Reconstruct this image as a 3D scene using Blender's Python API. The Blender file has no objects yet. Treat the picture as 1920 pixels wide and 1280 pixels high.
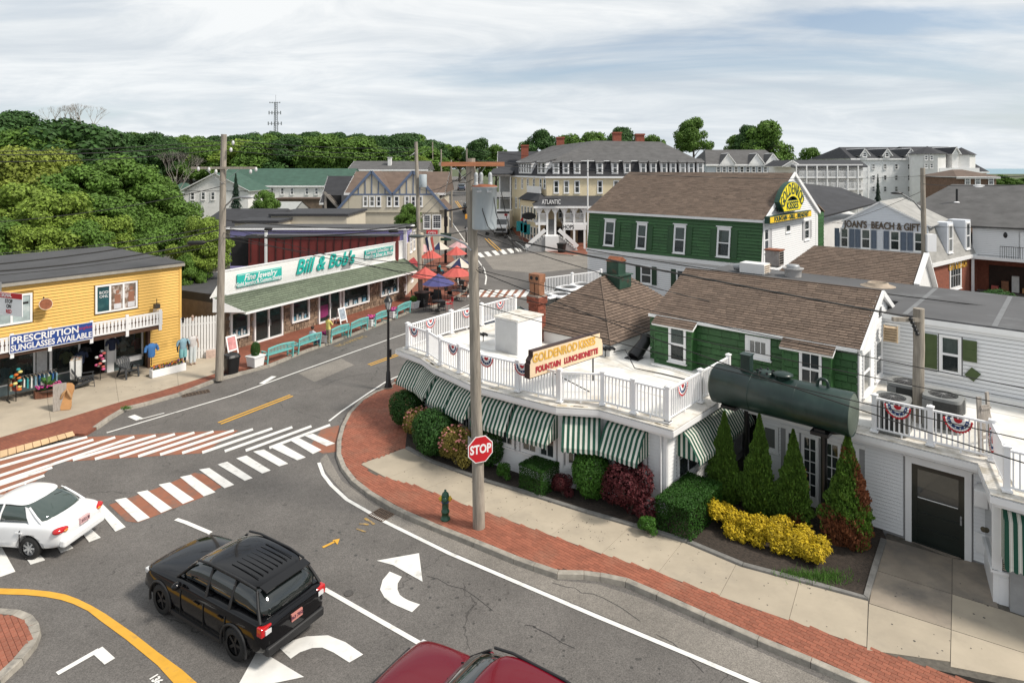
import bpy,math,random
import numpy as np
from mathutils import Vector as V,Matrix,noise
random.seed(7)
rnd=random.Random(11)
R=math.radians
scene=bpy.context.scene
COL=scene.collection
CAMH,FOC,CX,HY=11.0,1180.0,960.0,315.0
cd=bpy.data.cameras.new('camera');cam=bpy.data.objects.new('camera',cd);COL.objects.link(cam)
cam.location=(0,0,CAMH);cam.rotation_euler=(R(90),0,0)
cd.sensor_width=36.0;cd.lens=FOC/1920*36.0
cd.shift_y=-(640-HY)/1920.0
cd.clip_start=0.1;cd.clip_end=9000
scene.camera=cam
SUN_AZ=V((0.88,-0.34,0)).normalized()
SUN_EL=R(48)
w=bpy.data.worlds.new('World');scene.world=w;w.use_nodes=True
nt=w.node_tree;N=nt.nodes;Lk=nt.links;N.clear()
out=N.new('ShaderNodeOutputWorld');bg=N.new('ShaderNodeBackground');bg.inputs[1].default_value=0.118
Lk.new(bg.outputs[0],out.inputs[0])
sky=N.new('ShaderNodeTexSky');sky.sky_type='NISHITA';sky.sun_disc=False
sky.sun_elevation=SUN_EL;sky.sun_rotation=math.atan2(SUN_AZ.x,SUN_AZ.y);sky.dust_density=1.5
tc=N.new('ShaderNodeTexCoord');sp=N.new('ShaderNodeSeparateXYZ');Lk.new(tc.outputs['Generated'],sp.inputs[0])
def nmath(op,a,b=None,c=None,clamp=False):
 m=N.new('ShaderNodeMath');m.operation=op;m.use_clamp=clamp
 for i,x in enumerate((a,b,c)):
  if x is None:continue
  if isinstance(x,(int,float)):m.inputs[i].default_value=x
  else:Lk.new(x,m.inputs[i])
 return m.outputs[0]
zz=nmath('ADD',nmath('MAXIMUM',sp.outputs['Z'],0.0),0.15)
cmb=N.new('ShaderNodeCombineXYZ')
Lk.new(nmath('DIVIDE',sp.outputs['X'],zz),cmb.inputs[0]);Lk.new(nmath('DIVIDE',sp.outputs['Y'],zz),cmb.inputs[1])
mp=N.new('ShaderNodeMapping');mp.inputs['Rotation'].default_value=(0,0,R(8));mp.inputs['Scale'].default_value=(0.50,0.95,1)
Lk.new(cmb.outputs[0],mp.inputs[0])
def cnoise(sc,det,rough,dist,off):
 n=N.new('ShaderNodeTexNoise');n.inputs['Scale'].default_value=sc;n.inputs['Detail'].default_value=det
 n.inputs['Roughness'].default_value=rough;n.inputs['Distortion'].default_value=dist
 m2=N.new('ShaderNodeMapping');m2.inputs['Location'].default_value=off;Lk.new(mp.outputs[0],m2.inputs[0]);Lk.new(m2.outputs[0],n.inputs[0])
 return n.outputs['Fac']
n1=cnoise(0.75,7,0.58,0.5,(3.1,1.7,0));n2=cnoise(1.7,8,0.62,1.0,(0.4,5.2,2));n3=cnoise(0.33,3,.5,.2,(7.3,2.2,5))
def ramp(fac,stops):
 r=N.new('ShaderNodeValToRGB');e=r.color_ramp.elements
 e[0].position,e[0].color=stops[0][0],(*stops[0][1],1);e[1].position,e[1].color=stops[-1][0],(*stops[-1][1],1)
 for p,c in stops[1:-1]:
  x=e.new(p);x.color=(*c,1)
 Lk.new(fac,r.inputs[0]);return r.outputs[0]
def grey(v):return(v,v,v)
def gapmask(ax_,az_,wx_,wz_):
 yy=nmath('MAXIMUM',sp.outputs['Y'],0.05);ex=nmath('DIVIDE',nmath('SUBTRACT',nmath('DIVIDE',sp.outputs['X'],yy),ax_),wx_);ez=nmath('DIVIDE',nmath('SUBTRACT',nmath('DIVIDE',sp.outputs['Z'],yy),az_),wz_)
 return nmath('SUBTRACT',1.0,nmath('ADD',nmath('MULTIPLY',ex,ex),nmath('MULTIPLY',ez,ez)),None,True)
gap=nmath('MULTIPLY',nmath('ADD',gapmask(.72,.235,.40,.028),nmath('MULTIPLY',gapmask(.88,.06,.35,.06),.55)),.12)
cover=ramp(nmath('SUBTRACT',nmath('ADD',nmath('MULTIPLY',n1,.65),nmath('MULTIPLY',n3,.35)),gap),[(0.33,grey(0.10)),(0.41,grey(0.80)),(0.47,grey(0.98))])
shade=ramp(nmath('ADD',nmath('MULTIPLY',n1,.45),nmath('MULTIPLY',n2,.55)),[(0.38,(4.5,4.9,5.35)),(0.49,(5.7,6.0,6.25)),(0.60,(7.4,7.5,7.5))])
mx=N.new('ShaderNodeMix');mx.data_type='RGBA'
Lk.new(cover,mx.inputs[0]);Lk.new(sky.outputs[0],mx.inputs[6]);Lk.new(shade,mx.inputs[7])
hz=ramp(nmath('MAXIMUM',sp.outputs['Z'],0.0),[(0.0,grey(0.45)),(0.22,grey(0.12)),(0.5,grey(0.0))])
mx2=N.new('ShaderNodeMix');mx2.data_type='RGBA';mx2.inputs[7].default_value=(5.7,6.3,6.8,1)
Lk.new(hz,mx2.inputs[0]);Lk.new(mx.outputs[2],mx2.inputs[6]);Lk.new(mx2.outputs[2],bg.inputs[0])
sl=bpy.data.lights.new('sun','SUN');sl.energy=3.8;sl.angle=R(10);sl.color=(1,0.93,0.83)
so=bpy.data.objects.new('sun',sl);COL.objects.link(so)
sd=V((SUN_AZ.x*math.cos(SUN_EL),SUN_AZ.y*math.cos(SUN_EL),math.sin(SUN_EL)))
so.rotation_euler=(-sd).to_track_quat('-Z','Y').to_euler();so.location=(40,-20,60)
scene.view_settings.view_transform='Standard';scene.view_settings.look='None'
scene.view_settings.gamma=1;scene.view_settings.exposure=0.16;scene.view_settings.use_curve_mapping=False
scene.render.engine='CYCLES';scene.cycles.max_bounces=5;scene.cycles.transparent_max_bounces=12
scene.cycles.use_denoising=True
try:scene.cycles.denoiser='OPENIMAGEDENOISE'
except Exception:pass
def P(px,py,z=0.0):
 d=py-HY;Y=FOC*(CAMH-z)/d
 return V(((px-CX)*(CAMH-z)/d,Y,z))
def PD(px,py,Y):return V(((px-CX)*Y/FOC,Y,CAMH-(py-HY)*Y/FOC))
def g(x,y):
 pts=[(-1e4,0),(88,0),(101,1.3),(116,2.8),(145,4.2),(250,6.2),(420,8.5),(900,9.0)]
 h=9.0
 for(a,ha),(b,hb)in zip(pts,pts[1:]):
  if y<=b:
   h=ha+(hb-ha)*(y-a)/(b-a);break
 k=min(1,max(0,(70+y*.12-x)/60.0));k=k*k*(3-2*k)
 if y>150:k*=min(1,max(0,(y*.18+60-x)/60))
 return h*k
def PT(px,py,dz=0.0):
 Y=60.0
 for _ in range(60):
  x=(px-CX)*Y/FOC
  Y2=FOC*(CAMH-g(x,Y)-dz)/(py-HY);Y=Y*.6+Y2*.4
 x=(px-CX)*Y/FOC
 return V((x,Y,g(x,Y)+dz))
A42=R(42);D1=V((-math.cos(A42),math.sin(A42),0));D2=V((math.sin(A42),math.cos(A42),0));UP=V((0,0,1))
def vz(v,z):return V((v.x,v.y,z))
MATS={}
def mat(name,col,rough=.65,var=.12,scale=3.0,bump=0.0,bscale=None,metal=0,coat=0,isl=0.0,dirt=None,dscale=.6,dlim=(.55,.75),spec=.5,detail=5,stretch=None,emit=0,trans=None,alpha=None):
 if name in MATS:return MATS[name]
 m=bpy.data.materials.new(name);m.use_nodes=True;t=m.node_tree;n=t.nodes;l=t.links
 b=n['Principled BSDF'];b.inputs['Roughness'].default_value=rough;b.inputs['Metallic'].default_value=metal
 b.inputs['Specular IOR Level'].default_value=spec;b.inputs['Coat Weight'].default_value=coat;b.inputs['Coat Roughness'].default_value=.04
 co=n.new('ShaderNodeTexCoord');src=co.outputs['Object']
 if stretch:
  mpn=n.new('ShaderNodeMapping');mpn.inputs['Scale'].default_value=stretch;l.new(src,mpn.inputs[0]);src=mpn.outputs[0]
 def nz(sc,det=5,r=.6):
  x=n.new('ShaderNodeTexNoise');x.inputs['Scale'].default_value=sc;x.inputs['Detail'].default_value=det;x.inputs['Roughness'].default_value=r
  l.new(src,x.inputs[0]);return x
 def rgb(c):
  x=n.new('ShaderNodeRGB');x.outputs[0].default_value=(*c,1);return x.outputs[0]
 def mixc(f,a,bb):
  x=n.new('ShaderNodeMix');x.data_type='RGBA'
  if isinstance(f,float):x.inputs[0].default_value=f
  else:l.new(f,x.inputs[0])
  l.new(a,x.inputs[6]);l.new(bb,x.inputs[7]);return x.outputs[2]
 cur=rgb(col)
 def bright(cur,fac,amt):
  mr=n.new('ShaderNodeMapRange');mr.inputs[3].default_value=1-amt;mr.inputs[4].default_value=1+amt;l.new(fac,mr.inputs[0])
  vm=n.new('ShaderNodeVectorMath');vm.operation='SCALE';l.new(cur,vm.inputs[0]);l.new(mr.outputs[0],vm.inputs[3]);return vm.outputs[0]
 nn=None
 if var>0:
  nn=nz(scale,detail)
  mr0=n.new('ShaderNodeMapRange');mr0.inputs[1].default_value=.3;mr0.inputs[2].default_value=.7;l.new(nn.outputs['Fac'],mr0.inputs[0])
  cur=bright(cur,mr0.outputs[0],var)
 if isl>0:
  ge=n.new('ShaderNodeNewGeometry');oi=n.new('ShaderNodeObjectInfo')
  a=n.new('ShaderNodeMath');a.operation='ADD';l.new(ge.outputs['Random Per Island'],a.inputs[0]);l.new(oi.outputs['Random'],a.inputs[1])
  f=n.new('ShaderNodeMath');f.operation='FRACT';l.new(a.outputs[0],f.inputs[0]);cur=bright(cur,f.outputs[0],isl)
 if dirt is not None:
  dn=nz(dscale,6,.65);mr=n.new('ShaderNodeMapRange');mr.inputs[1].default_value=dlim[0];mr.inputs[2].default_value=dlim[1]
  l.new(dn.outputs['Fac'],mr.inputs[0]);cur=mixc(mr.outputs[0],cur,rgb(dirt))
 l.new(cur,b.inputs['Base Color'])
 if bump>0:
  bn=nz(bscale or scale*4,4);bp=n.new('ShaderNodeBump');bp.inputs['Strength'].default_value=bump;bp.inputs['Distance'].default_value=.02
  l.new(bn.outputs['Fac'],bp.inputs['Height']);l.new(bp.outputs[0],b.inputs['Normal'])
 if emit:b.inputs['Emission Color'].default_value=(*col,1);b.inputs['Emission Strength'].default_value=emit
 if trans is not None:
  tr=n.new('ShaderNodeBsdfTranslucent');l.new(cur,tr.inputs[0]);ms=n.new('ShaderNodeMixShader');ms.inputs[0].default_value=trans
  l.new(b.outputs[0],ms.inputs[1]);l.new(tr.outputs[0],ms.inputs[2]);l.new(ms.outputs[0],n['Material Output'].inputs[0])
 if alpha is not None:
  tr=n.new('ShaderNodeBsdfTransparent');tr.inputs[0].default_value=(.80,.86,.85,1);ms=n.new('ShaderNodeMixShader');ms.inputs[0].default_value=alpha
  l.new(tr.outputs[0],ms.inputs[1]);l.new(b.outputs[0],ms.inputs[2]);l.new(ms.outputs[0],n['Material Output'].inputs[0])
 MATS[name]=m;return m
def stripes(name,cols,period,axis=0,rough=.8,offs=0.0):
 """printed stripes across a local axis (object coordinates)"""
 if name in MATS:return MATS[name]
 m=bpy.data.materials.new(name);m.use_nodes=True;t=m.node_tree;n=t.nodes;l=t.links;b=n['Principled BSDF'];b.inputs['Roughness'].default_value=rough
 uv=n.new('ShaderNodeUVMap');s=n.new('ShaderNodeSeparateXYZ');l.new(uv.outputs[0],s.inputs[0])
 a=n.new('ShaderNodeMath');a.operation='DIVIDE';l.new(s.outputs[axis],a.inputs[0]);a.inputs[1].default_value=period
 f=n.new('ShaderNodeMath');f.operation='FRACT';l.new(a.outputs[0],f.inputs[0])
 r=n.new('ShaderNodeValToRGB');r.color_ramp.interpolation='CONSTANT';e=r.color_ramp.elements
 e[0].position=0;e[0].color=(*cols[0][1],1);e[1].position=cols[1][0];e[1].color=(*cols[1][1],1)
 for p,c in cols[2:]:
  x=e.new(p);x.color=(*c,1)
 l.new(f.outputs[0],r.inputs[0])
 nz=n.new('ShaderNodeTexNoise');nz.inputs['Scale'].default_value=3;mr=n.new('ShaderNodeMapRange');mr.inputs[3].default_value=.78;mr.inputs[4].default_value=1.1;l.new(nz.outputs[0],mr.inputs[0])
 vm=n.new('ShaderNodeVectorMath');vm.operation='SCALE';l.new(r.outputs[0],vm.inputs[0]);l.new(mr.outputs[0],vm.inputs[3]);l.new(vm.outputs[0],b.inputs['Base Color'])
 MATS[name]=m;return m
WHITE=mat('white_paint',(.76,.755,.74),.5,.05,1.5,dirt=(.60,.59,.56),dscale=.8,dlim=(.6,.85))
TRIM=mat('white_trim',(.80,.80,.80),.45,.04,2)
VINYL=mat('white_vinyl',(.82,.82,.83),.35,.03,2)
CLAPW=mat('white_clapboard',(.74,.745,.75),.5,.05,1.2,dirt=(.6,.6,.59),dscale=.7,dlim=(.6,.9))
ROOFW=mat('white_roof_membrane',(.76,.745,.71),.55,.08,.7,dirt=(.54,.50,.43),dscale=.8,dlim=(.46,.68))
GAPSHADE=mat('shadow_gap_board',(.30,.30,.30),.8,.1);GREENS=mat('green_backing',(.008,.03,.009),.8,.2)  # dark wall cores paint the shadow line under each board course
GREENP=mat('green_shingle_paint',(.028,.098,.026),.55,.22,2.5,isl=.16,dirt=(.04,.13,.04),dscale=1.7,dlim=(.6,.9),bump=.3,bscale=30)
SHING=mat('brown_shingle',(.150,.108,.082),.9,.12,1.2,isl=.20,bump=.5,bscale=60)
ROOFBR=mat('brown_underlay',(.035,.026,.022),.95,.1,2)  # underlay coloured near-black so gaps between shingle courses read as shadow
GREYSH=mat('grey_shingle',(.19,.185,.175),.9,.16,.8,isl=.28,bump=.4,bscale=40)
DARKROOF=mat('dark_roof',(.060,.060,.063),.85,.16,.8,isl=.2,bump=.4,bscale=8)
FLATROOF=mat('grey_roof_membrane',(.085,.085,.088),.75,.14,.5,dirt=(.15,.155,.16),dscale=.35,dlim=(.55,.7))
GLASS=mat('window_glass',(.035,.042,.045),.04,0,spec=.9,coat=.3)
GLASSB=mat('glass_before_blind',(.15,.155,.15),.08,.2,1,spec=.8,coat=.3)
GLASSV=mat('clear_glass',(.05,.06,.06),.03,0,spec=.9,alpha=.35)
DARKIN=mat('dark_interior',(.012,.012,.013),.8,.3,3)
CURT=mat('curtain',(.55,.54,.5),.9,.18,4,stretch=(6,6,.4))
BLACKM=mat('black_metal',(.010,.010,.011),.35,.2,3)
STEEL=mat('grey_steel',(.32,.33,.34),.45,.12,3,metal=.4)
RUBBER=mat('rubber',(.012,.012,.012),.8,.2,5)
WOODP=mat('weathered_pole_wood',(.30,.265,.22),.9,.32,5,stretch=(3,3,.25),bump=.7,bscale=14,dirt=(.12,.10,.085),dscale=2)
WIREM=mat('wire_black',(.012,.012,.012),.6,0)
BRICKR=mat('paving_brick',(.28,.095,.056),.85,.12,2.2,isl=.15,dirt=(.27,.13,.085),dscale=.8,dlim=(.5,.8),bump=.3,bscale=40)
MORTAR=mat('paving_joint',(.13,.055,.038),.95,.2,5)
CONC=mat('concrete_walk',(.395,.34,.262),.85,.10,1.0,isl=.06,dirt=(.27,.235,.19),dscale=.55,dlim=(.5,.8),bump=.25,bscale=50)
CONC2=mat('weathered_concrete',(.27,.228,.18),.85,.16,1.2,isl=.08,dirt=(.15,.135,.12),dscale=.7,dlim=(.45,.7),bump=.25,bscale=50)
GRANITE=mat('kerb_granite',(.30,.275,.235),.85,.22,5,isl=.12,bump=.5,bscale=30,dirt=(.14,.13,.12),dscale=2)
PAINTW=mat('road_paint_white',(.70,.69,.66),.7,.08,3,dirt=(.33,.32,.30),dscale=2.6,dlim=(.57,.78),detail=8)
PAINTY=mat('road_paint_yellow',(.62,.33,.035),.7,.1,3,dirt=(.30,.19,.07),dscale=3,dlim=(.58,.78))
PAINTR=mat('road_paint_terracotta',(.27,.105,.06),.8,.12,3,dirt=(.17,.11,.085),dscale=1.6,dlim=(.48,.68))
MULCH=mat('bark_mulch',(.040,.030,.023),.95,.5,14,bump=1,bscale=30)
def link(o):COL.objects.link(o);return o
WM={}
def tag(o,label=None,cat=None,group=None,kind=None):
 if label:o['label']=label
 if cat:o['category']=cat
 if group:o['group']=group
 if kind:o['kind']=kind
 return o
def thing(name,label,cat,loc=(0,0,0),group=None,rz=0):
 o=bpy.data.objects.new(name,None);link(o);o.location=loc;o.rotation_euler=(0,0,rz);o.empty_display_size=.3
 WM[o.name]=Matrix.Translation(V(loc))@Matrix.Rotation(rz,4,'Z')
 return tag(o,label,cat,group)
def setparent(o,parent):
 if parent is not None:
  o.parent=parent
  if parent.name in WM:o.matrix_parent_inverse=WM[parent.name].inverted()
 return o
def meshobj(name,me,parent=None,M=None):
 o=link(bpy.data.objects.new(name,me))
 if M is not None:
  o.matrix_basis=M;WM[o.name]=M.copy()
 return setparent(o,parent)
def copy_tree(o,parent=None,loc=None,rz=None,label=None,group=None,_top=True,scale=None):
 c=o.copy();link(c)
 if _top:
  if loc is not None:c.location=loc
  if rz is not None:c.rotation_euler=(0,0,rz)
  if scale is not None:c.scale=(scale,)*3 if isinstance(scale,(int,float))else scale
  if label:c['label']=label
  if group:c['group']=group
  WM[c.name]=c.matrix_basis.copy()
 else:
  c.parent=parent
 for ch in[x for x in bpy.data.objects if x.parent==o]if False else KIDS(o):
  copy_tree(ch,c,_top=False)
 return c
def KIDS(o):return[x for x in o.children]
class MB:
 def __init__(s,T=None):s.v=[];s.f=[];s.m=[];s.s=[];s.T=T;s.uv=None
 def add(s,vs,fs,mi=0,sm=False):
  o=len(s.v);T=s.T
  s.v+=[(T@V(p))[:]if T is not None else tuple(p)for p in vs]
  s.f+=[tuple(i+o for i in f)for f in fs];s.m+=[mi]*len(fs);s.s+=[sm]*len(fs);return s
 def box(s,c,d,rz=0,mi=0,M=None):
  h=[x/2 for x in d];c=V(c);q=Matrix.Rotation(rz,3,'Z')if M is None else M
  vs=[c+q@V((sx*h[0],sy*h[1],sz*h[2]))for sz in(-1,1)for sy in(-1,1)for sx in(-1,1)]
  return s.add(vs,[(0,2,3,1),(4,5,7,6),(0,1,5,4),(2,6,7,3),(0,4,6,2),(1,3,7,5)],mi)
 def b2(s,a,b,mi=0):
  a=V(a);b=V(b);return s.box((a+b)/2,[abs(x)for x in(b-a)],0,mi)
 def bar(s,a,b,w,h,mi=0,up=UP):
  a=V(a);b=V(b);d=b-a;L=d.length
  if L<1e-6:return s
  x=d/L;y=up.cross(x)
  if y.length<1e-4:y=V((0,1,0)).cross(x)
  y.normalize();z=x.cross(y);M=Matrix((x,y,z)).transposed()
  return s.box((a+b)/2,(L,w,h),0,mi,M)
 def tube(s,pts,r,n=8,mi=0,caps=True,sm=True):
  pts=[V(p)for p in pts];rings=[];rr=r if isinstance(r,(list,tuple))else[r]*len(pts)
  t0=None
  for i,p in enumerate(pts):
   d=(pts[min(i+1,len(pts)-1)]-pts[max(i-1,0)]).normalized()
   if t0 is None:
    u=d.cross(UP)
    if u.length<.05:u=d.cross(V((0,1,0)))
    u.normalize()
   else:
    u=(t0-d*t0.dot(d))
    u=u.normalized()if u.length>1e-4 else d.cross(V((0,1,0))).normalized()
   t0=u;w2=d.cross(u)
   rings.append([p+(u*math.cos(a)+w2*math.sin(a))*rr[i]for a in[2*math.pi*k/n for k in range(n)]])
  vs=[q for ring in rings for q in ring];fs=[]
  for i in range(len(pts)-1):
   for k in range(n):
    a=i*n+k;b=i*n+(k+1)%n;fs.append((a,b,b+n,a+n))
  s.add(vs,fs,mi,sm)
  if caps:s.add(rings[0],[tuple(range(n-1,-1,-1))],mi);s.add(rings[-1],[tuple(range(n))],mi)
  return s
 def prism(s,poly,z0,z1,mi=0,top=True,bottom=True,side=True):
  poly=[(p[0],p[1])for p in poly]
  if sum(a[0]*b[1]-b[0]*a[1]for a,b in zip(poly,poly[1:]+poly[:1]))<0:poly=poly[::-1]
  n=len(poly);vs=[(x,y,z0)for x,y in poly]+[(x,y,z1)for x,y in poly];fs=[]
  if side:fs+=[(i,(i+1)%n,n+(i+1)%n,n+i)for i in range(n)]
  if top:fs.append(tuple(range(n,2*n)))
  if bottom:fs.append(tuple(range(n-1,-1,-1)))
  return s.add(vs,fs,mi)
 def poly(s,pts,mi=0):return s.add(pts,[tuple(range(len(pts)))],mi)
 def slab(s,pts,t,mi=0,mi2=None):
  pts=[V(p)for p in pts];nr=(pts[1]-pts[0]).cross(pts[2]-pts[0]).normalized()
  if nr.z<0:pts=pts[::-1];nr=-nr
  n=len(pts);vs=pts+[p-nr*t for p in pts]
  s.add(vs,[tuple(range(n))],mi)
  return s.add(vs,[tuple(range(2*n-1,n-1,-1))]+[(i,i+n,(i+1)%n+n,(i+1)%n)for i in range(n)],mi if mi2 is None else mi2)
 def lathe(s,prof,c=(0,0,0),n=16,mi=0,sm=True,M=None,caps=True):
  c=V(c);vs=[];fs=[]
  for r_,z_ in prof:
   for k in range(n):
    a=2*math.pi*k/n;p=V((r_*math.cos(a),r_*math.sin(a),z_));vs.append(c+(M@p if M is not None else p))
  for i in range(len(prof)-1):
   for k in range(n):
    a=i*n+k;b=i*n+(k+1)%n;fs.append((a,b,b+n,a+n))
  s.add(vs,fs,mi,sm);m=len(prof)
  if not caps:return s
  s.add(vs[:n],[tuple(range(n-1,-1,-1))],mi);return s.add(vs[-n:],[tuple(range(n))],mi)
 def ell(s,c,r,n=10,m=6,mi=0,M=None):
  c=V(c);vs=[];fs=[]
  for j in range(m+1):
   t=math.pi*j/m
   for k in range(n):
    a=2*math.pi*k/n;p=V((r[0]*math.sin(t)*math.cos(a),r[1]*math.sin(t)*math.sin(a),-r[2]*math.cos(t)));vs.append(c+(M@p if M is not None else p))
  for j in range(m):
   for k in range(n):
    a=j*n+k;b=j*n+(k+1)%n;fs.append((a,b,b+n,a+n))
  return s.add(vs,fs,mi,True)
 def mesh(s,name,mats):
  me=bpy.data.meshes.new(name);me.from_pydata(s.v,[],s.f)
  for m_ in(mats if isinstance(mats,(list,tuple))else[mats]):me.materials.append(m_)
  me.polygons.foreach_set('material_index',s.m);me.polygons.foreach_set('use_smooth',s.s)
  if s.uv:
   u=me.uv_layers.new(name='UVMap');li=0
   for p in me.polygons:
    for vi in p.vertices:u.data[li].uv=s.uv[vi];li+=1
  me.update();return me
 def build(s,name,mats,parent=None,M=None):return meshobj(name,s.mesh(name,mats),parent,M)
def bevel(o,w=.02,seg=2,ang=35):
 b=o.modifiers.new('bevel','BEVEL');b.width=w;b.segments=seg;b.limit_method='ANGLE';b.angle_limit=R(ang);return o
TMP=bpy.data.scenes.new('workbench')
def evalmesh(o,*more):
 for x in(o,)+more:TMP.collection.objects.link(x)
 vl=TMP.view_layers[0];vl.update();me=bpy.data.meshes.new_from_object(o.evaluated_get(vl.depsgraph))
 for x in(o,)+more:TMP.collection.objects.unlink(x)
 return me
def bake(o,*more):
 me=evalmesh(o,*more);o.modifiers.clear();o.data=me;return o
def text_mesh(txt,size=1.0,ext=.02,shear=0.0,off=0.0,align='CENTER',sx=1.0,spacing=1.0):
 c=bpy.data.curves.new('t','FONT');c.body=txt;c.size=size;c.extrude=ext;c.shear=shear;c.offset=off;c.align_x=align;c.align_y='CENTER';c.space_character=spacing;c.resolution_u=3
 o=bpy.data.objects.new('t',c);me=evalmesh(o);bpy.data.objects.remove(o);bpy.data.curves.remove(c)
 if sx!=1.0:
  for v in me.vertices:v.co.x*=sx
 return me
def text(name,txt,T,size,m,parent,ext=.012,shear=0,off=0,sx=1.0,align='CENTER',spacing=1.0):
 """T: frame whose x runs along the writing, z up, -y towards the reader"""
 me=text_mesh(txt,size,ext,shear,off,align,sx,spacing);me.materials.clear();me.materials.append(m)
 return meshobj(name,me,parent,T@Matrix.Rotation(R(90),4,'X'))
def frame(a,b,z=0.0):
 a=V(a);b=V(b);x=vz(b-a,0).normalized();y=UP.cross(x)
 M=Matrix((x,y,UP)).transposed().to_4x4();M.translation=vz(a,z);return M
def T3(x,y,z):return Matrix.Translation(V((x,y,z)))
CAMP=V((0,0,CAMH))
class Pieces:
 """alike pieces that share one unit mesh; the 300 that show largest are objects, the rest one joined part"""
 def __init__(s,name,unit,m,rest=None):s.name,s.unit,s.m,s.rest,s.M=name,unit,m,rest or name+'_field',[]
 def put(s,M):s.M.append(M)
 def done(s,parent,limit=295):
  if not s.M:return
  s.M.sort(key=lambda M:(M.translation-CAMP).length);me=s.unit.mesh(s.name,s.m)
  for M in s.M[:limit]:meshobj(s.name,me,parent,M)
  if len(s.M)>limit:
   uv=np.array([(*p,1.0)for p in s.unit.v]);nv=len(uv);vs=[];
   for M in s.M[limit:]:vs.append(uv@np.array(M).T)
   vs=np.concatenate(vs)[:,:3];fs=[]
   for k in range(len(s.M)-limit):fs+=[tuple(i+k*nv for i in f)for f in s.unit.f]
   me2=bpy.data.meshes.new(s.rest);me2.from_pydata(vs.tolist(),[],fs)
   for m_ in(s.m if isinstance(s.m,(list,tuple))else[s.m]):me2.materials.append(m_)
   me2.polygons.foreach_set('material_index',s.unit.m*(len(s.M)-limit));me2.update()
   o=meshobj(s.rest,me2,parent);o['kind']='stuff'
def WEDGE():
 return MB().add([(0,0,0),(1,0,0),(1,-1,0),(0,-1,0),(0,0,1),(1,0,1),(1,-.12,1),(0,-.12,1)],[(3,2,6,7),(0,1,2,3),(4,7,6,5),(0,3,7,4),(1,5,6,2)])
def UBOX():return MB().b2((0,0,0),(1,1,1))
def S4(x,y,z):return Matrix.Diagonal((x,y,z,1))
def clad(parent,T,x0,x1,z0,z1,exp,m,holes=(),proud=.024,name='clapboard',top=None,seg=None,limit=295,lean=0.0,pieces=None):
 """lapped boards over the wall rectangle, cut round holes (x0,x1,z0,z1); top(x0,x1)->limits for gables: fn z -> (xa, xb)"""
 pc=pieces or Pieces(name,WEDGE(),m);n=max(1,round((z1-z0)/exp));e=(z1-z0)/n
 for i in range(n):
  za=z0+i*e;zb=za+e;spans=[(x0,x1)]if top is None else[top((za+zb)/2)]
  for(ha,hb,hz0,hz1)in holes:
   if hz0<(za+zb)/2<hz1:
    ns=[]
    for(a,b)in spans:
     if hb<=a or ha>=b:ns.append((a,b));continue
     if ha>a:ns.append((a,ha))
     if hb<b:ns.append((hb,b))
    spans=ns
  for(a,b)in spans:
   if b-a<.03:continue
   if seg:
    x=a;first=True
    while x<b-1e-3:
     L=seg*rnd.uniform(.6,1.4);L=L*rnd.uniform(.3,1)if first else L;first=False
     x2=min(b,x+L);x2=b if b-x2<.06 else x2
     pc.put(T@T3(x,(za-z0)*lean,za)@S4(x2-x-.010,proud*rnd.uniform(.8,1.25),e-min(.034,e*.14)*rnd.uniform(.7,1.1)));x=x2
   else:pc.put(T@T3(a,(za-z0)*lean,za)@S4(b-a,proud,e-min(.03,e*.16)))
 if pieces is None:pc.done(parent,limit)
def wallslab(T,pts,t=.18):
 mb=MB(T);n=len(pts);vs=[(x,0,z)for x,z in pts]+[(x,t,z)for x,z in pts]
 return mb.add(vs,[tuple(range(n)),tuple(range(2*n-1,n-1,-1))]+[(i,i+n,(i+1)%n+n,(i+1)%n)for i in range(n)])
WINC={}
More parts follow.
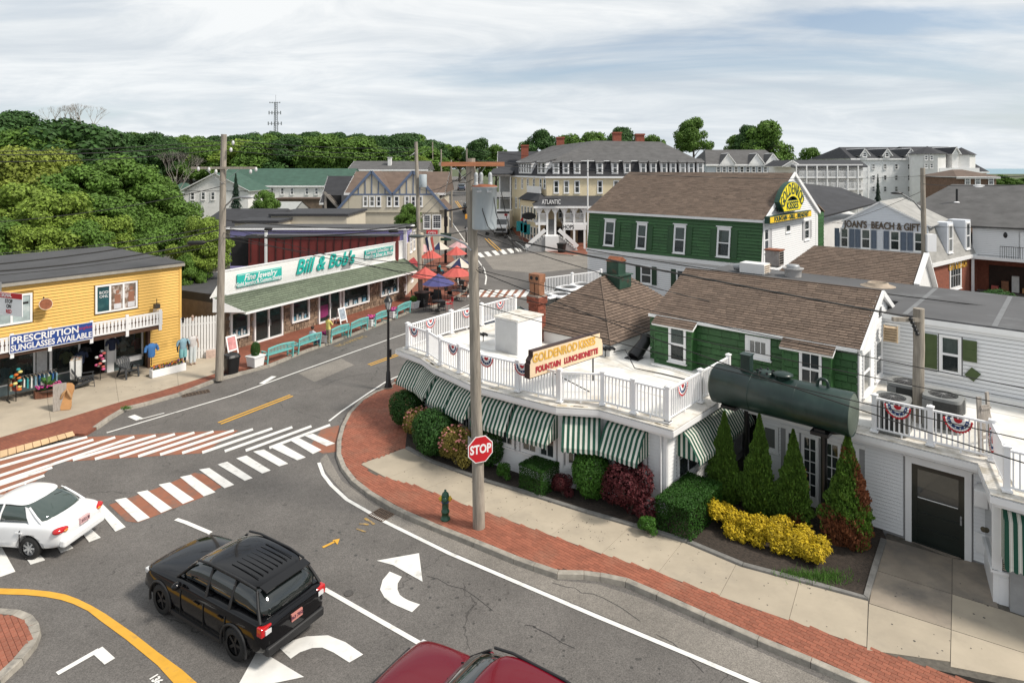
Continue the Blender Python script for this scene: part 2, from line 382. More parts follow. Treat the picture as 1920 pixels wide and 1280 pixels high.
def window(parent,T,x,z,w,h,cw=.09,nx=1,nz=1,sashes=2,proud=.06,m=None,glass=None,name='window',curtain=None,head=False,lights=None,sill=True):
 """sash window centred at x with its foot at z: a casing with glass, rail, glazing bars; curtain or blind behind clear glass"""
 m=m or TRIM;key=(round(w,3),round(h,3),cw,nx,nz,sashes,proud,m.name,head,sill)
 if key not in WINC:
  b=MB();y0=-proud
  b.b2((-w/2-cw,y0,-cw),(-w/2,0,h+cw));b.b2((w/2,y0,-cw),(w/2+cw,0,h+cw));b.b2((-w/2,y0+.002,h),(w/2,0,h+cw));b.b2((-w/2,y0+.002,-cw),(w/2,0,0))
  if sill:b.b2((-w/2-cw-.05,y0-.05,-cw-.05),(w/2+cw+.05,0,-cw-.001))
  if head:b.b2((-w/2-cw-.08,y0-.07,h+cw+.12),(w/2+cw+.08,0,h+cw+.19));b.b2((-w/2-cw,y0-.01,h+cw+.001),(w/2+cw,0,h+cw+.12))
  yb=y0+.012;s_=.04
  for k in range(sashes):
   za,zb=h*k/sashes,h*(k+1)/sashes;yk=yb+(.012 if k%2 else 0)
   b.b2((-w/2,yk,za),(w/2,-.016,za+s_));b.b2((-w/2,yk,zb-s_),(w/2,-.016,zb))
   b.b2((-w/2,yk+.001,za+s_),(-w/2+s_,-.016,zb-s_));b.b2((w/2-s_,yk+.001,za+s_),(w/2,-.016,zb-s_))
   for i in range(1,nx):b.b2((-w/2+w*i/nx-.012,yk+.006,za+s_),(-w/2+w*i/nx+.012,-.017,zb-s_))
   for j in range(1,nz):b.b2((-w/2+s_,yk+.008,za+(zb-za)*j/nz-.012),(w/2-s_,-.018,za+(zb-za)*j/nz+.012))
  WINC[key]=(b.mesh(name,m),)
 glass=glass or rnd.choice((GLASS,GLASS,GLASSB));gk=('g',round(w,3),round(h,3),(glass or GLASS).name)
 if gk not in WINC:WINC[gk]=MB().b2((-w/2+.01,-.020,.01),(w/2-.01,-.014,h-.01)).mesh('pane',glass or GLASS)
 M=T@T3(x,0,z);o=meshobj(name,WINC[key][0],parent,M)
 if curtain:
  ck=('c',round(w,3),round(h,3),curtain[0],curtain[1].name)
  if ck not in WINC:
   lo=h*(1-curtain[0]);b=MB();k=14
   for i in range(k):b.b2((-w/2+.02+(w-.04)*i/k,-.012+(.004 if i%2 else 0),lo),(-w/2+.02+(w-.04)*(i+1)/k,-.004,h-.015))
   WINC[ck]=b.mesh('curtain',curtain[1])
   WINC[('gv',round(w,3),round(h,3))]=MB().b2((-w/2+.01,-.020,.01),(w/2-.01,-.015,h-.01)).mesh('pane',GLASSV)
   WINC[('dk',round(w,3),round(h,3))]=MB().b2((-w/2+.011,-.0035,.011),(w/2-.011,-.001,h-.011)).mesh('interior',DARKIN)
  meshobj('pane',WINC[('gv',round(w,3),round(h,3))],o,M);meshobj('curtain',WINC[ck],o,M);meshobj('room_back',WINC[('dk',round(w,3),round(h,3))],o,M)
 else:meshobj('pane',WINC[gk],o,M)
 return o
def shutter(parent,T,x,z,w,h,m,name='shutter'):
 k=('sh',w,h,m.name)
 if k not in WINC:
  b=MB();b.b2((0,-.035,0),(.06,0,h));b.b2((w-.06,-.035,0),(w,0,h));b.b2((.06,-.034,0),(w-.06,0,.08));b.b2((.06,-.034,h-.08),(w-.06,0,h));b.b2((.06,-.034,h*.48),(w-.06,0,h*.48+.07));b.b2((.06,-.02,.08),(w-.06,-.002,h-.08))
  WINC[k]=b.mesh(name,m)
 return meshobj(name,WINC[k],parent,T@T3(x,-.045,z))
def shingles(parent,pts,m=None,exp=.15,tab=.32,thick=.012,limit=295,name='shingle',holes=None):
 """courses over a planar quad: pts = eave-left, eave-right, top-right, top-left (seen from outside)"""
 a,b,c,d=[V(p)for p in pts];x=(b-a).normalized();nr=(b-a).cross(d-a).normalized()
 if nr.z<0:nr=-nr;
 up=nr.cross(x)
 if up.z<0:up=-up
 if x.cross(up).dot(nr)<0:x=-x;a,b,c,d=b,a,d,c
 L=lambda p:((p-a).dot(x),(p-a).dot(up));A,B,C_,D=L(a),L(b),L(c),L(d);top=max(C_[1],D[1])
 M0=Matrix((x,-nr,up)).transposed().to_4x4();M0.translation=a
 pc=Pieces(name,WEDGE(),m or SHING);n=int(top/exp)
 def lim(z):
  l_=A[0]+(D[0]-A[0])*min(1,z/max(D[1],.01));r_=B[0]+(C_[0]-B[0])*min(1,z/max(C_[1],.01));return l_,r_
 for i in range(n+1):
  z=i*exp;zc=min(top,z+exp/2)
  if z>top-.02:break
  l_,r_=lim(zc);xx=l_;first=True
  while xx<r_-.01:
   t_=tab*rnd.uniform(.75,1.25)*(rnd.uniform(.3,1)if first else 1);first=False
   x2=min(r_,xx+t_)
   if r_-x2<.05:x2=r_
   pc.put(M0@T3(xx,0,z)@S4(x2-xx-.010,thick*rnd.choice((1,1,1.6)),min(exp*.85,top-z)));xx=x2
 pc.done(parent,limit)
def zat(py,Y):return CAMH-(py-HY)*Y/FOC
def grid_ground():
 xs=[-2500,-1200,-600,-300,-200,-150,-120,-100,-80,-60]+[x for x in range(-48,150,6)]+[160,190,230,300,420,600,900,1300,2500]
 ys=[-40,0,60,88,94,101,108,116,130,145,170,200,250,300,360,420,600,900,1150]
 mb=MB();vs=[(x,y,g(x,y))for y in ys for x in xs];n=len(xs)
 mb.add(vs,[(j*n+i,j*n+i+1,(j+1)*n+i+1,(j+1)*n+i)for j in range(len(ys)-1)for i in range(n-1)])
 return mb
GRASSM=mat('ground_grass',(.065,.085,.032),.95,.35,.25,dirt=(.12,.10,.07),dscale=.08,dlim=(.5,.7))
tag(grid_ground().build('ground',GRASSM),kind='structure')
def asphalt(name,col,crack=True):
 m=bpy.data.materials.new(name);m.use_nodes=True;t=m.node_tree;n=t.nodes;l=t.links;b=n['Principled BSDF'];b.inputs['Roughness'].default_value=.82
 co=n.new('ShaderNodeTexCoord')
 def nz(sc,det=3,r=.6):
  x=n.new('ShaderNodeTexNoise');x.inputs['Scale'].default_value=sc;x.inputs['Detail'].default_value=det;x.inputs['Roughness'].default_value=r;l.new(co.outputs['Object'],x.inputs[0]);return x.outputs['Fac']
 def mr(f,a,b_,c,d):
  x=n.new('ShaderNodeMapRange');x.inputs[1].default_value=a;x.inputs[2].default_value=b_;x.inputs[3].default_value=c;x.inputs[4].default_value=d;l.new(f,x.inputs[0]);return x.outputs[0]
 def mul(a,b_):
  x=n.new('ShaderNodeMath');x.operation='MULTIPLY';l.new(a,x.inputs[0]);l.new(b_,x.inputs[1]);return x.outputs[0]
 f=mul(mr(nz(38,2),.3,.7,.62,1.38),mr(nz(.5,6),.3,.7,.82,1.18));f=mul(f,mr(nz(5,5),.3,.7,.93,1.07))
 if crack:
  vo=n.new('ShaderNodeTexVoronoi');vo.feature='DISTANCE_TO_EDGE';vo.inputs['Scale'].default_value=.16
  dn=n.new('ShaderNodeTexNoise');dn.inputs['Scale'].default_value=1.1;dn.inputs['Detail'].default_value=6;l.new(co.outputs['Object'],dn.inputs[0])
  ad=n.new('ShaderNodeVectorMath');ad.operation='MULTIPLY_ADD';l.new(dn.outputs['Color'],ad.inputs[0]);ad.inputs[1].default_value=(1.6,1.6,0);l.new(co.outputs['Object'],ad.inputs[2]);l.new(ad.outputs[0],vo.inputs['Vector'])
  c=mr(vo.outputs['Distance'],.001,.0045,0,1);k=mr(nz(.23,3),.50,.56,0,1)
  mx_=n.new('ShaderNodeMath');mx_.operation='MAXIMUM';l.new(c,mx_.inputs[0])
  inv=n.new('ShaderNodeMath');inv.operation='SUBTRACT';inv.inputs[0].default_value=1;l.new(k,inv.inputs[1]);l.new(inv.outputs[0],mx_.inputs[1])
  f=mul(f,mr(mx_.outputs[0],0,1,.5,1))
  st=mr(nz(2.6,3),.655,.70,1,.68);f=mul(f,st)
 rg=n.new('ShaderNodeRGB');rg.outputs[0].default_value=(*col,1);vm=n.new('ShaderNodeVectorMath');vm.operation='SCALE';l.new(rg.outputs[0],vm.inputs[0]);l.new(f,vm.inputs[3]);l.new(vm.outputs[0],b.inputs['Base Color'])
 bn=n.new('ShaderNodeTexNoise');bn.inputs['Scale'].default_value=60;l.new(co.outputs['Object'],bn.inputs[0]);bp=n.new('ShaderNodeBump');bp.inputs['Strength'].default_value=.45;bp.inputs['Distance'].default_value=.01;l.new(bn.outputs['Fac'],bp.inputs['Height']);l.new(bp.outputs[0],b.inputs['Normal'])
 MATS[name]=m;return m
ASPH=asphalt('asphalt',(.120,.111,.103));ASPH2=asphalt('asphalt_light',(.20,.182,.160),False)
mb=MB();mb.poly([(-62,-12,.012),(60,-12,.012),(60,87.9,.012),(-62,87.9,.012)])
rows=[(87.9,-9.5,5.2),(94,-10.5,3.6),(101,-11.5,2.4),(108,-12.3,.8),(116,-13.4,-1.5),(130,-15.6,-5),(145,-17.8,-8.5),(170,-20.5,-11.5),(200,-23.5,-14),(250,-28,-18),(300,-32,-21)]
for(y0,a0,b0),(y1,a1,b1)in zip(rows,rows[1:]):
 mb.poly([(a0,y0,g(a0,y0)+.03),(b0,y0,g(b0,y0)+.03),(b1,y1,g(b1,y1)+.03),(a1,y1,g(a1,y1)+.03)])
tag(mb.build('road',ASPH),kind='structure')
Z1,Z2,Z3=.018,.024,.030
def sheet(name,polys,m,z=Z1,parent=None,kind='structure'):
 mb=MB()
 for p in polys:mb.poly([P(x,y,z)for x,y in p])
 o=mb.build(name,m,parent)
 for f in o.data.polygons:
  if f.normal.z<0:f.flip()
 return tag(o,kind=kind)if kind else o
def band(pts,wpx=None,wm=.1):
 w_=[P(x,y,0)for x,y in pts];L=[];Rr=[]
 for i,p in enumerate(w_):
  d=(w_[min(i+1,len(w_)-1)]-w_[max(i-1,0)]).normalized();nn_=V((-d.y,d.x,0));L.append(p+nn_*wm/2);Rr.append(p-nn_*wm/2)
 return[(L[i],L[i+1],Rr[i+1],Rr[i])for i in range(len(w_)-1)]
def line_sheet(name,strips,m,z=Z2):
 mb=MB()
 for i_,st in enumerate(strips):
  for q in st:mb.poly([(p.x,p.y,z+.0012*i_)for p in q])
 o=mb.build(name,m)
 for f in o.data.polygons:
  if f.normal.z<0:f.flip()
 return tag(o,kind='structure')
cr=lambda pts:[(x/2.37,740+y/2.37)for x,y in pts]
sheet('crossing_field',[cr([(-60,282),(0,275),(330,205),(395,186),(700,172),(1030,156),(1060,158),(900,258),(430,288),(255,297),(150,392),(-60,470)])],PAINTR,Z1)
sheet('crossing_field',[cr([(485,487),(560,462),(700,413),(865,345),(905,352),(985,408),(905,452),(715,527),(612,567),(560,560)])],PAINTR,Z1)
sheet('crossing_field',[[(604,803),(636,797),(632,846),(606,850),(580,838)]],PAINTR,Z1)
cw=thing('crosswalk','wide crossing of long slanting white stripes on terracotta paint','crosswalk',P(230,830,0))
for(a,b)in[((-90,312),(385,188)),((-90,347),(413,200)),((-90,390),(510,189)),((-60,408),(595,187)),((322,291),(690,181)),((420,287),(775,175)),((530,277),(862,168)),((612,275),(947,163)),((710,267),(1037,158)),((808,260),(1122,153)),((897,258),(1208,150)),((997,252),(1297,144)),((1090,249),(1382,140)),((1195,237),(1465,134)),((-90,430),(230,323)),((-60,452),(195,359)),((-60,478),(155,397))]:
 q=cr([(a[0],a[1]-5),(b[0],b[1]-3),(b[0]+4,b[1]+6),(a[0]+3,a[1]+6)])
 mb=MB();mb.prism([P(x,y,0)[:2]for x,y in q],Z1+.001,Z3-rnd.uniform(0,.003));mb.build('stripe',PAINTW,cw)
tag(cw,kind='structure')
cw=thing('crosswalk','zebra crossing of short white bars passing behind the white sedan','crosswalk',P(430,880,0));cw['kind']='structure'
for q in[[(510,470),(560,460),(665,548),(612,567)],[(608,437),(655,427),(765,507),(715,527)],[(705,402),(755,392),(862,467),(812,487)],[(800,368),(848,358),(957,435),(905,453)],[(885,335),(930,328),(1040,402),(997,417)],[(967,312),(1010,300),(1122,372),(1087,384)],[(1050,285),(1095,272),(1202,338),(1165,352)],[(1125,255),(1172,245),(1280,308),(1240,320)],[(1195,232),(1245,218),(1358,280),(1320,293)],[(1290,205),(1330,195),(1428,247),(1390,265)],[(1355,185),(1390,175),(1488,218),(1450,230)],[(420,495),(455,488),(558,590),(512,610)],[(320,560),(352,550),(447,637),(395,657)],[(205,595),(235,588),(325,683),(270,705)],[(60,645),(100,632),(200,737),(135,757)],[(-60,645),(-15,640),(68,788),(0,812)],[(-200,690),(-150,680),(-70,820),(-140,860)]]:
 mb=MB();mb.prism([P(x,y,0)[:2]for x,y in cr(q)],Z1+.002,Z3+.003);mb.build('stripe',PAINTW,cw)
cw=thing('crosswalk','far zebra crossing in front of the porch hotel','crosswalk',P(950,472,0));cw['kind']='structure'
for k in range(9):
 x=893+k*14.2;y=481-k*2.0
 mb=MB();mb.prism([P(*p,0)[:2]for p in[(x,y-6),(x+8,y-7),(x+16,y+1),(x+8,y+2)]],Z1+.001,Z3);mb.build('stripe',PAINTW,cw)
cw=thing('crosswalk','zebra crossing with brown gaps just behind the roof deck railing','crosswalk',P(960,552,0));cw['kind']='structure'
sheet('crossing_field',[[(862,546),(990,543),(975,558),(845,556)]],PAINTR,Z1)
for k in range(10):
 x=880+k*14.5;y=549
 mb=MB();mb.prism([P(*p,0)[:2]for p in[(x+6,y-5),(x+14,y-5),(x+4,y+8),(x-5,y+8)]],Z1+.001,Z3);mb.build('stripe',PAINTW,cw)
Lw=lambda pts,w=.1:band(pts,wm=w)
line_sheet('edge_line',[Lw([(598,868),(606,890),(622,911),(650,937),(690,960)],.13),Lw([(690,960),(712,974),(842,1038),(954,1086),(1120,1157),(1300,1232),(1450,1296)],.13)],PAINTW)
line_sheet('edge_line',[Lw([(617,790),(640,772),(690,738),(727,714),(760,700)],.1),Lw([(200,812),(439,741),(560,697),(762,625),(840,590),(900,563)],.1),Lw([(490,720),(514,706),],.28),Lw([(246,780),(262,787)],.3),Lw([(262,787),(308,775)],.08)],PAINTW)
line_sheet('lane_line',[Lw([(608,1105),(785,1206),(960,1300)],.13),Lw([(330,974),(348,980),(395,1000)],.14),Lw([(887,478),(896,488),(908,505),(912,520),(910,534)],.14)],PAINTW)
line_sheet('centre_line',[Lw([(409,793),(544,741)],.11),Lw([(414,795.5),(549,743)],.11),Lw([(690,684),(745,664)],.1),Lw([(694,686),(749,666)],.1)],PAINTY)
mb=MB()
for off in(-3,3):
 rr=[(912+off,447),(937+off,470)]
 a,b=PT(*rr[0],.06),PT(*rr[1],.06);mb.bar(a,b,.12,.01)
 pts=[PT(x+off*.6,y,.06)for x,y in[(855,377),(865,391),(875,405),(897,432)]]
 for a,b in zip(pts,pts[1:]):mb.bar(a,b,.14,.01)
tag(mb.build('centre_line',PAINTY),kind='structure')
mb=MB()
for pl in[[(837,400),(851,422),(872,452)],[(940,435),(965,452),(987,467)]]:
 pts=[PT(x,y,.06)for x,y in pl]
 for a,b in zip(pts,pts[1:]):mb.bar(a,b,.14,.01)
for x0 in(834,842,850,862):mb.bar(PT(x0,377.5,.06),PT(x0+5,377.3,.06),.4,.01)
tag(mb.build('edge_line',PAINTW),kind='structure')
sheet('island_line',[cr([(-80,862),(0,858),(120,862),(220,872),(290,885),(345,905),(405,934),(470,972),(600,1062),(700,1140),(810,1220),(900,1300),(790,1300),(700,1200),(560,1085),(450,1005),(390,958),(325,927),(270,909),(200,896),(120,888),(0,884),(-80,886)])],PAINTY,Z2)
def arrow_curve(pl,pr,tri,nm):
 o=sheet(nm,[[pl[i],pl[i+1],pr[i+1],pr[i]]for i in range(len(pl)-1)]+[tri],PAINTW,Z2)
 return o
c8=lambda pts:[(560+x/3.048,860+y/3.048)for x,y in pts]
arrow_curve(c8([(520,642),(480,690),(465,745),(490,790),(530,822),(580,845),(648,874)]),c8([(590,672),(566,710),(565,745),(578,775),(600,792),(630,808),(694,830)]),c8([(445,580),(688,537),(708,700),(610,645),(540,605)]),'turn_arrow')
arrow_curve([(525,1215),(550,1199),(575,1192),(615,1190),(648,1203),(681,1226)],[(545,1234),(562,1222),(585,1214),(604,1213),(625,1222),(655,1241)],[(484,1216),(570,1268),(440,1295)],'turn_arrow')
line_sheet('yellow_mark',[Lw([(605,1027),(628,1016)],.09)],PAINTY);sheet('yellow_mark',[[(623,1012),(637,1009),(633,1020)]],PAINTY,Z2)
line_sheet('yellow_mark',[Lw([(684,972),(702,984)],.09),Lw([(674,982),(692,984)],.1),Lw([(668,992),(686,998)],.06)],mat('faded_yellow',(.38,.24,.07),.8,.4,6,dirt=(.13,.12,.11),dscale=5,dlim=(.42,.6)))
line_sheet('parking_mark',[Lw([(107,1264),(186,1219)],.14),Lw([(182,1219),(206,1241)],.22)],PAINTW)
def ground_text(txt,a,b,size,m,nm='painted_writing',z=Z2,sx=1.0):
 A,B=P(*a,z),P(*b,z);x=(B-A).normalized();y=UP.cross(x);M=Matrix((x,y,UP)).transposed().to_4x4();M.translation=(A+B)/2
 me=text_mesh(txt,size,.001,0,.01,'CENTER',sx);me.materials.clear();me.materials.append(m)
 o=meshobj(nm,me,None,M);o['kind']='structure';return o
FADEY=mat('faded_yellow_paint',(.40,.27,.10),.8,.4,6,dirt=(.15,.14,.12),dscale=3,dlim=(.42,.66))
ground_text('NO PARKING',(628,650),(688,629),.62,FADEY,sx=.72)
ground_text('136',(282,1262),(302,1284),.22,PAINTW)
sheet('gutter',[[(600,862),(612,850),(640,900),(700,945),(757,972),(888,1027),(963,1058),(1045,1087),(1120,1094),(1200,1120),(1320,1175),(1480,1245),(1600,1300),(1480,1300),(1300,1225),(1120,1149),(954,1079),(842,1031),(717,972),(650,930),(612,885)]],ASPH2,.015)
sheet('asphalt_patch',[[(560,700),(640,672),(664,684),(590,716)],[(905,480),(1100,470),(1120,500),(1000,512),(925,505)]],ASPH2,.015)
mb=MB();c=P(654,1113,0);mb.lathe([(.12,.012),(.12,.03),(.0,.03)],(c.x,c.y,0),16,0,False);tag(mb.build('manhole_cover',mat('cast_iron',(.07,.065,.06),.7,.3,20)),'small round iron cover in the lane beside the turn arrow','manhole cover')
def drain(px,py,W,Dp,rz,label):
 t=thing('storm_drain',label,'drain',P(px,py,0));M=Matrix.Translation(P(px,py,0))@Matrix.Rotation(rz,4,'Z');ir=mat('rusty_iron',(.10,.07,.05),.8,.3,10)
 mb=MB(M);mb.b2((-W/2,-Dp/2,.013),(W/2,Dp/2,.020));mb.build('pit',DARKIN,t)
 mb=MB(M)
 for k in range(9):x=-W/2+W*k/8;mb.b2((x-.018,-Dp/2,.021),(x+.018,Dp/2,.034))
 for k in range(5):y=-Dp/2+Dp*k/4;mb.b2((-W/2,y-.014,.022),(W/2,y+.014,.036))
 mb.build('grate',ir,t);return t
drain(715,966,.62,.5,R(-35),'square iron grate in the road by the brick corner kerb')
drain(367,738,1.2,.45,R(36),'long iron grate in the gutter in front of the yellow shop')
def kerb(name,px,z=.145,wdt=.17,seg=1.9,inward=1,M=GRANITE,pts=None,zf=None):
 """granite stones along the pixel polyline of the kerb's top outer edge"""
 pts=pts or[P(x,y,z)for x,y in px];t=thing(name,None,None,vz(pts[0],0));t['kind']='structure'
 out_=[pts[0]];
 for a,b in zip(pts,pts[1:]):
  n=max(1,round((b-a).length/seg))
  for k in range(1,n+1):out_.append(a.lerp(b,k/n))
 ns=[]
 for i,p in enumerate(out_):
  d=(out_[min(i+1,len(out_)-1)]-out_[max(i-1,0)]);ns.append(V((-d.y,d.x,0)).normalized()*inward)
 for i in range(len(out_)-1):
  a,b=out_[i],out_[i+1];d=(b-a).normalized()*.006;a2,b2=a+d,b-d;na,nb=ns[i]*wdt,ns[i+1]*wdt;dz=rnd.uniform(-.006,.006);h=z if zf is None else z
  vs=[]
  for p,nn_ in((a2,na),(b2,nb)):
   vs+=[(p.x-nn_.x*.15,p.y-nn_.y*.15,p.z-z),(p.x,p.y,p.z-.012+dz),(p.x+nn_.x*.1,p.y+nn_.y*.1,p.z+dz),(p.x+nn_.x,p.y+nn_.y,p.z+dz),(p.x+nn_.x,p.y+nn_.y,p.z-z)]
  mb=MB();mb.add(vs,[(0,5,6,1),(1,6,7,2),(2,7,8,3),(3,8,9,4),(0,1,2,3,4),(9,8,7,6,5)])
  mb.build('kerb_stone',M,t)
 return t
def inpoly(x,y,poly):
 c=False;n=len(poly)
 for i in range(n):
  x1,y1=poly[i][0],poly[i][1];x2,y2=poly[i-1][0],poly[i-1][1]
  if(y1>y)!=(y2>y)and x<(x2-x1)*(y-y1)/(y2-y1)+x1:c=not c
 return c
def paving(name,px,z,m=MORTAR):
 mb=MB();pts=[P(x,y,z)for x,y in px];mb.prism(pts,0.0,z);o=mb.build(name,m);o['kind']='structure';return o,pts
K1=[(738,716),(722,726),(702,733),(675,749),(652,773),(639,798),(632,824),(631,851),(640,875),(659,900),(691,925),(731,949),(757,962),(809,985),(888,1016),(963,1047),(1000,1060),(1045,1075),(1095,1076),(1125,1080),(1173,1090),(1231,1115),(1320,1155),(1420,1199),(1520,1240),(1640,1292),(1700,1320)]
kerb('kerb',K1,inward=1)
C1=[(676,869),(698,888),(777,909),(888,952),(1003,992),(1120,1035),(1190,1056),(1281,1091),(1380,1129),(1500,1169),(1625,1212),(1760,1257),(1900,1303)]
B1=[(760,839),(808,865),(875,889),(908,901),(963,917),(1100,960),(1188,985),(1287,1015),(1392,1059),(1523,1094),(1628,1122)]
brick_poly=[(747,708)]+K1[1:]+[(1900,1340)]+C1[::-1]+[(760,839),(775,800),(800,700)]
ob,bp_=paving('brick_pavement',brick_poly,.128)
poly2=[(p.x,p.y)for p in bp_]
kp=[P(x,y,.145)for x,y in K1]
def nearkerb(x,y,d=.15):
 for a,b in zip(kp,kp[1:]):
  ab=V((b.x-a.x,b.y-a.y));t=max(0,min(1,((x-a.x)*ab.x+(y-a.y)*ab.y)/max(ab.length_squared,1e-6)))
  if(a.x+ab.x*t-x)**2+(a.y+ab.y*t-y)**2<d*d:return True
 return False
pc=Pieces('brick',UBOX(),BRICKR);ux,uy=-D1,D2
MBk=Matrix((ux,uy,UP)).transposed().to_4x4();O0=P(900,1000,0)
for i in range(-130,130):
 for j in range(-75,75):
  x=j*.206+(.103 if i%2 else 0);y=i*.106;p=O0+ux*x+uy*y;c=p+ux*.1+uy*.05
  if c.y<12.5:continue
  if inpoly(c.x,c.y,poly2)and not nearkerb(c.x,c.y,.16):
   M=MBk.copy();M.translation=V((p.x,p.y,.10));pc.put(M@S4(.198,.098,.034+rnd.uniform(0,.004)))
pc.done(ob)
def slabs(name,A,Bq,z=.134,m=CONC,size=1.5,parent=None):
 """concrete slabs between two pixel polylines, one part each"""
 A=[P(x,y,z)for x,y in A];Bw=[P(x,y,z)for x,y in Bq]
 def at(pl,t):
  Ls=[(b-a).length for a,b in zip(pl,pl[1:])];s_=t*sum(Ls)
  for(a,b),L in zip(zip(pl,pl[1:]),Ls):
   if s_<=L+1e-6:return a.lerp(b,s_/L)
   s_-=L
  return pl[-1].copy()
 TL=sum((b-a).length for a,b in zip(A,A[1:]));n=max(1,round(TL/size));root=parent or thing(name,None,None,vz(A[0],0));root['kind']='structure'
 for k in range(n):
  e=.005/TL;q=[at(A,k/n+e),at(A,(k+1)/n-e),at(Bw,(k+1)/n-e),at(Bw,k/n+e)]
  mb=MB();dz=rnd.uniform(-.003,.003);mb.prism(q,.0,z+dz);mb.build('concrete_slab',m,root)
 return root
JOINT=mat('joint_dirt',(.10,.09,.075),.95,.3,8)
w1=slabs('concrete_sidewalk',[C1[0]]+C1[1:11],B1,size=1.62)
mb=MB();mb.prism([P(x,y,.122)for x,y in C1[:11]+B1[::-1]],0,.122);tag(mb.build('walk_bed',JOINT),kind='structure')
c5=lambda pts:[(1500+x/3.2,780+y/3.2)for x,y in pts]
for q in[[(520,735),(912,850),(910,1063),(452,920)],[(915,851),(1110,885),(1190,1150),(914,1064)],[(452,923),(910,1066),(905,1276),(416,1120)],[(914,1067),(1190,1153),(1420,1230),(1420,1440),(909,1278)],[(414,1123),(905,1279),(900,1470),(402,1400)],[(909,1281),(1420,1443),(1420,1600),(904,1500)],[(635,735),(1000,850),(912,850)]]:
 mb=MB();mb.prism([P(x,y,.136)for x,y in c5(q)],0,.136);mb.build('concrete_slab',CONC2 if q[0][1]<930 else CONC,w1)
mb=MB();mb.prism([P(x,y,.120)for x,y in c5([(400,1090),(520,700),(1000,800),(1420,1100),(1420,1650),(400,1430)])],0,.120);tag(mb.build('walk_bed',JOINT),kind='structure')
bed=[(760,838),(808,864),(875,888),(908,900),(963,916),(1100,959),(1188,984),(1287,1014),(1392,1058),(1523,1093),(1628,1121),(1662,1010),(1640,960),(1300,880),(1000,790),(860,720),(770,740)]
mb=MB();mb.prism([P(x,y,.16)for x,y in bed],0,.16);bo=mb.build('planting_bed',MULCH);bo['kind']='structure'
kerb('bed_kerb',[(x,y)for x,y in bed[:12]],z=.20,wdt=.14,seg=1.4,inward=1,M=mat('bed_kerb_stone',(.17,.165,.155),.9,.2,5,isl=.1,bump=.4))
K2=[(-60,868),(0,851),(141,812),(160,813),(181,800),(211,779),(236,764),(270,756),(338,737),(405,711),(505,684),(575,656),(620,641),(700,611),(768,583),(800,576),(838,566),(868,549),(880,537),(884,522),(880,505)]
kerb('kerb',K2[4:],inward=1)
def brickpaint(name,c1,c2,mo,sc,rot=0.0):
 if name in MATS:return MATS[name]
 m=bpy.data.materials.new(name);m.use_nodes=True;n=m.node_tree.nodes;l=m.node_tree.links;b=n['Principled BSDF'];b.inputs['Roughness'].default_value=.9
 co=n.new('ShaderNodeTexCoord');mp_=n.new('ShaderNodeMapping');mp_.inputs['Rotation'].default_value=rot if isinstance(rot,tuple)else(0,0,rot);l.new(co.outputs['Object'],mp_.inputs[0])
 bt=n.new('ShaderNodeTexBrick');bt.inputs['Scale'].default_value=sc;bt.inputs['Color1'].default_value=(*c1,1);bt.inputs['Color2'].default_value=(*c2,1);bt.inputs['Mortar'].default_value=(*mo,1);bt.inputs['Mortar Size'].default_value=.012;bt.inputs['Row Height'].default_value=.25;bt.inputs['Brick Width'].default_value=.5
 l.new(mp_.outputs[0],bt.inputs[0]);nz=n.new('ShaderNodeTexNoise');nz.inputs['Scale'].default_value=.8;nz.inputs['Detail'].default_value=6;l.new(co.outputs['Object'],nz.inputs[0])
 mr=n.new('ShaderNodeMapRange');mr.inputs[1].default_value=.3;mr.inputs[2].default_value=.7;mr.inputs[3].default_value=.8;mr.inputs[4].default_value=1.2;l.new(nz.outputs[0],mr.inputs[0])
 vm=n.new('ShaderNodeVectorMath');vm.operation='SCALE';l.new(bt.outputs[0],vm.inputs[0]);l.new(mr.outputs[0],vm.inputs[3]);l.new(vm.outputs[0],b.inputs['Base Color']);MATS[name]=m;return m
BRICKF=brickpaint('far_paving_brick',(.24,.080,.045),(.19,.060,.036),(.12,.06,.04),2.4,R(36))
C2=[(-60,838),(0,820),(80,797),(130,782),(225,753),(300,733),(405,700),(425,693)]
paving('brick_pavement',K2[:10]+C2[::-1],.128,BRICKF)
paving('brick_pavement',[(425,695)]+K2[10:]+[(860,500),(842,470),(790,500),(600,560),(500,600),(425,640)],.130,BRICKF)
tp=thing('tactile_paving','pale ribbed tactile strip along the dropped kerb','tactile paving',P(70,828,.13));TY=mat('tactile_cream',(.60,.42,.24),.8,.1,3,isl=.05)
for k in range(9):
 a0,a1=(k/9),(k+1)/9-.008;q=[(a0*137,845-a0*37.5),(a1*137,845-a1*37.5),(a1*141,856-a1*42),(a0*141,856-a0*42)]
 mb=MB();mb.prism([P(x,y,.14)for x,y in q],.10,.14);mb.build('tile',TY,tp)
FW0,FW1=P(-70,742,.13),P(339,680,.13)
w2=slabs('concrete_sidewalk',[(-60,836)]+C2[1:],[(-60,742),(0,733),(162,708),(339,676),(425,655)],size=2.9)
FK=[(960,428),(966,437),(975,446.5),(988,454),(1000,459),(1012,468.5),(1030,473),(1050,476.5),(1075,478.5),(1103,477)]
pts=[PT(x,y,.14)for x,y in FK];mb=MB();back=[V((p.x+5+(8 if i<5 else 0),p.y+3.5,0))for i,p in enumerate(pts)];back=[V((b.x,b.y,g(b.x,b.y)+.14))for b in back]
for i in range(len(pts)-1):mb.poly([pts[i],back[i],back[i+1],pts[i+1]])
for i in range(len(pts)-1):mb.poly([pts[i],pts[i+1],V((pts[i+1].x,pts[i+1].y,pts[i+1].z-.3)),V((pts[i].x,pts[i].y,pts[i].z-.3))])
ext=V((14,95,g(14,95)+.14))
o=mb.build('brick_pavement',BRICKF);o['kind']='structure'
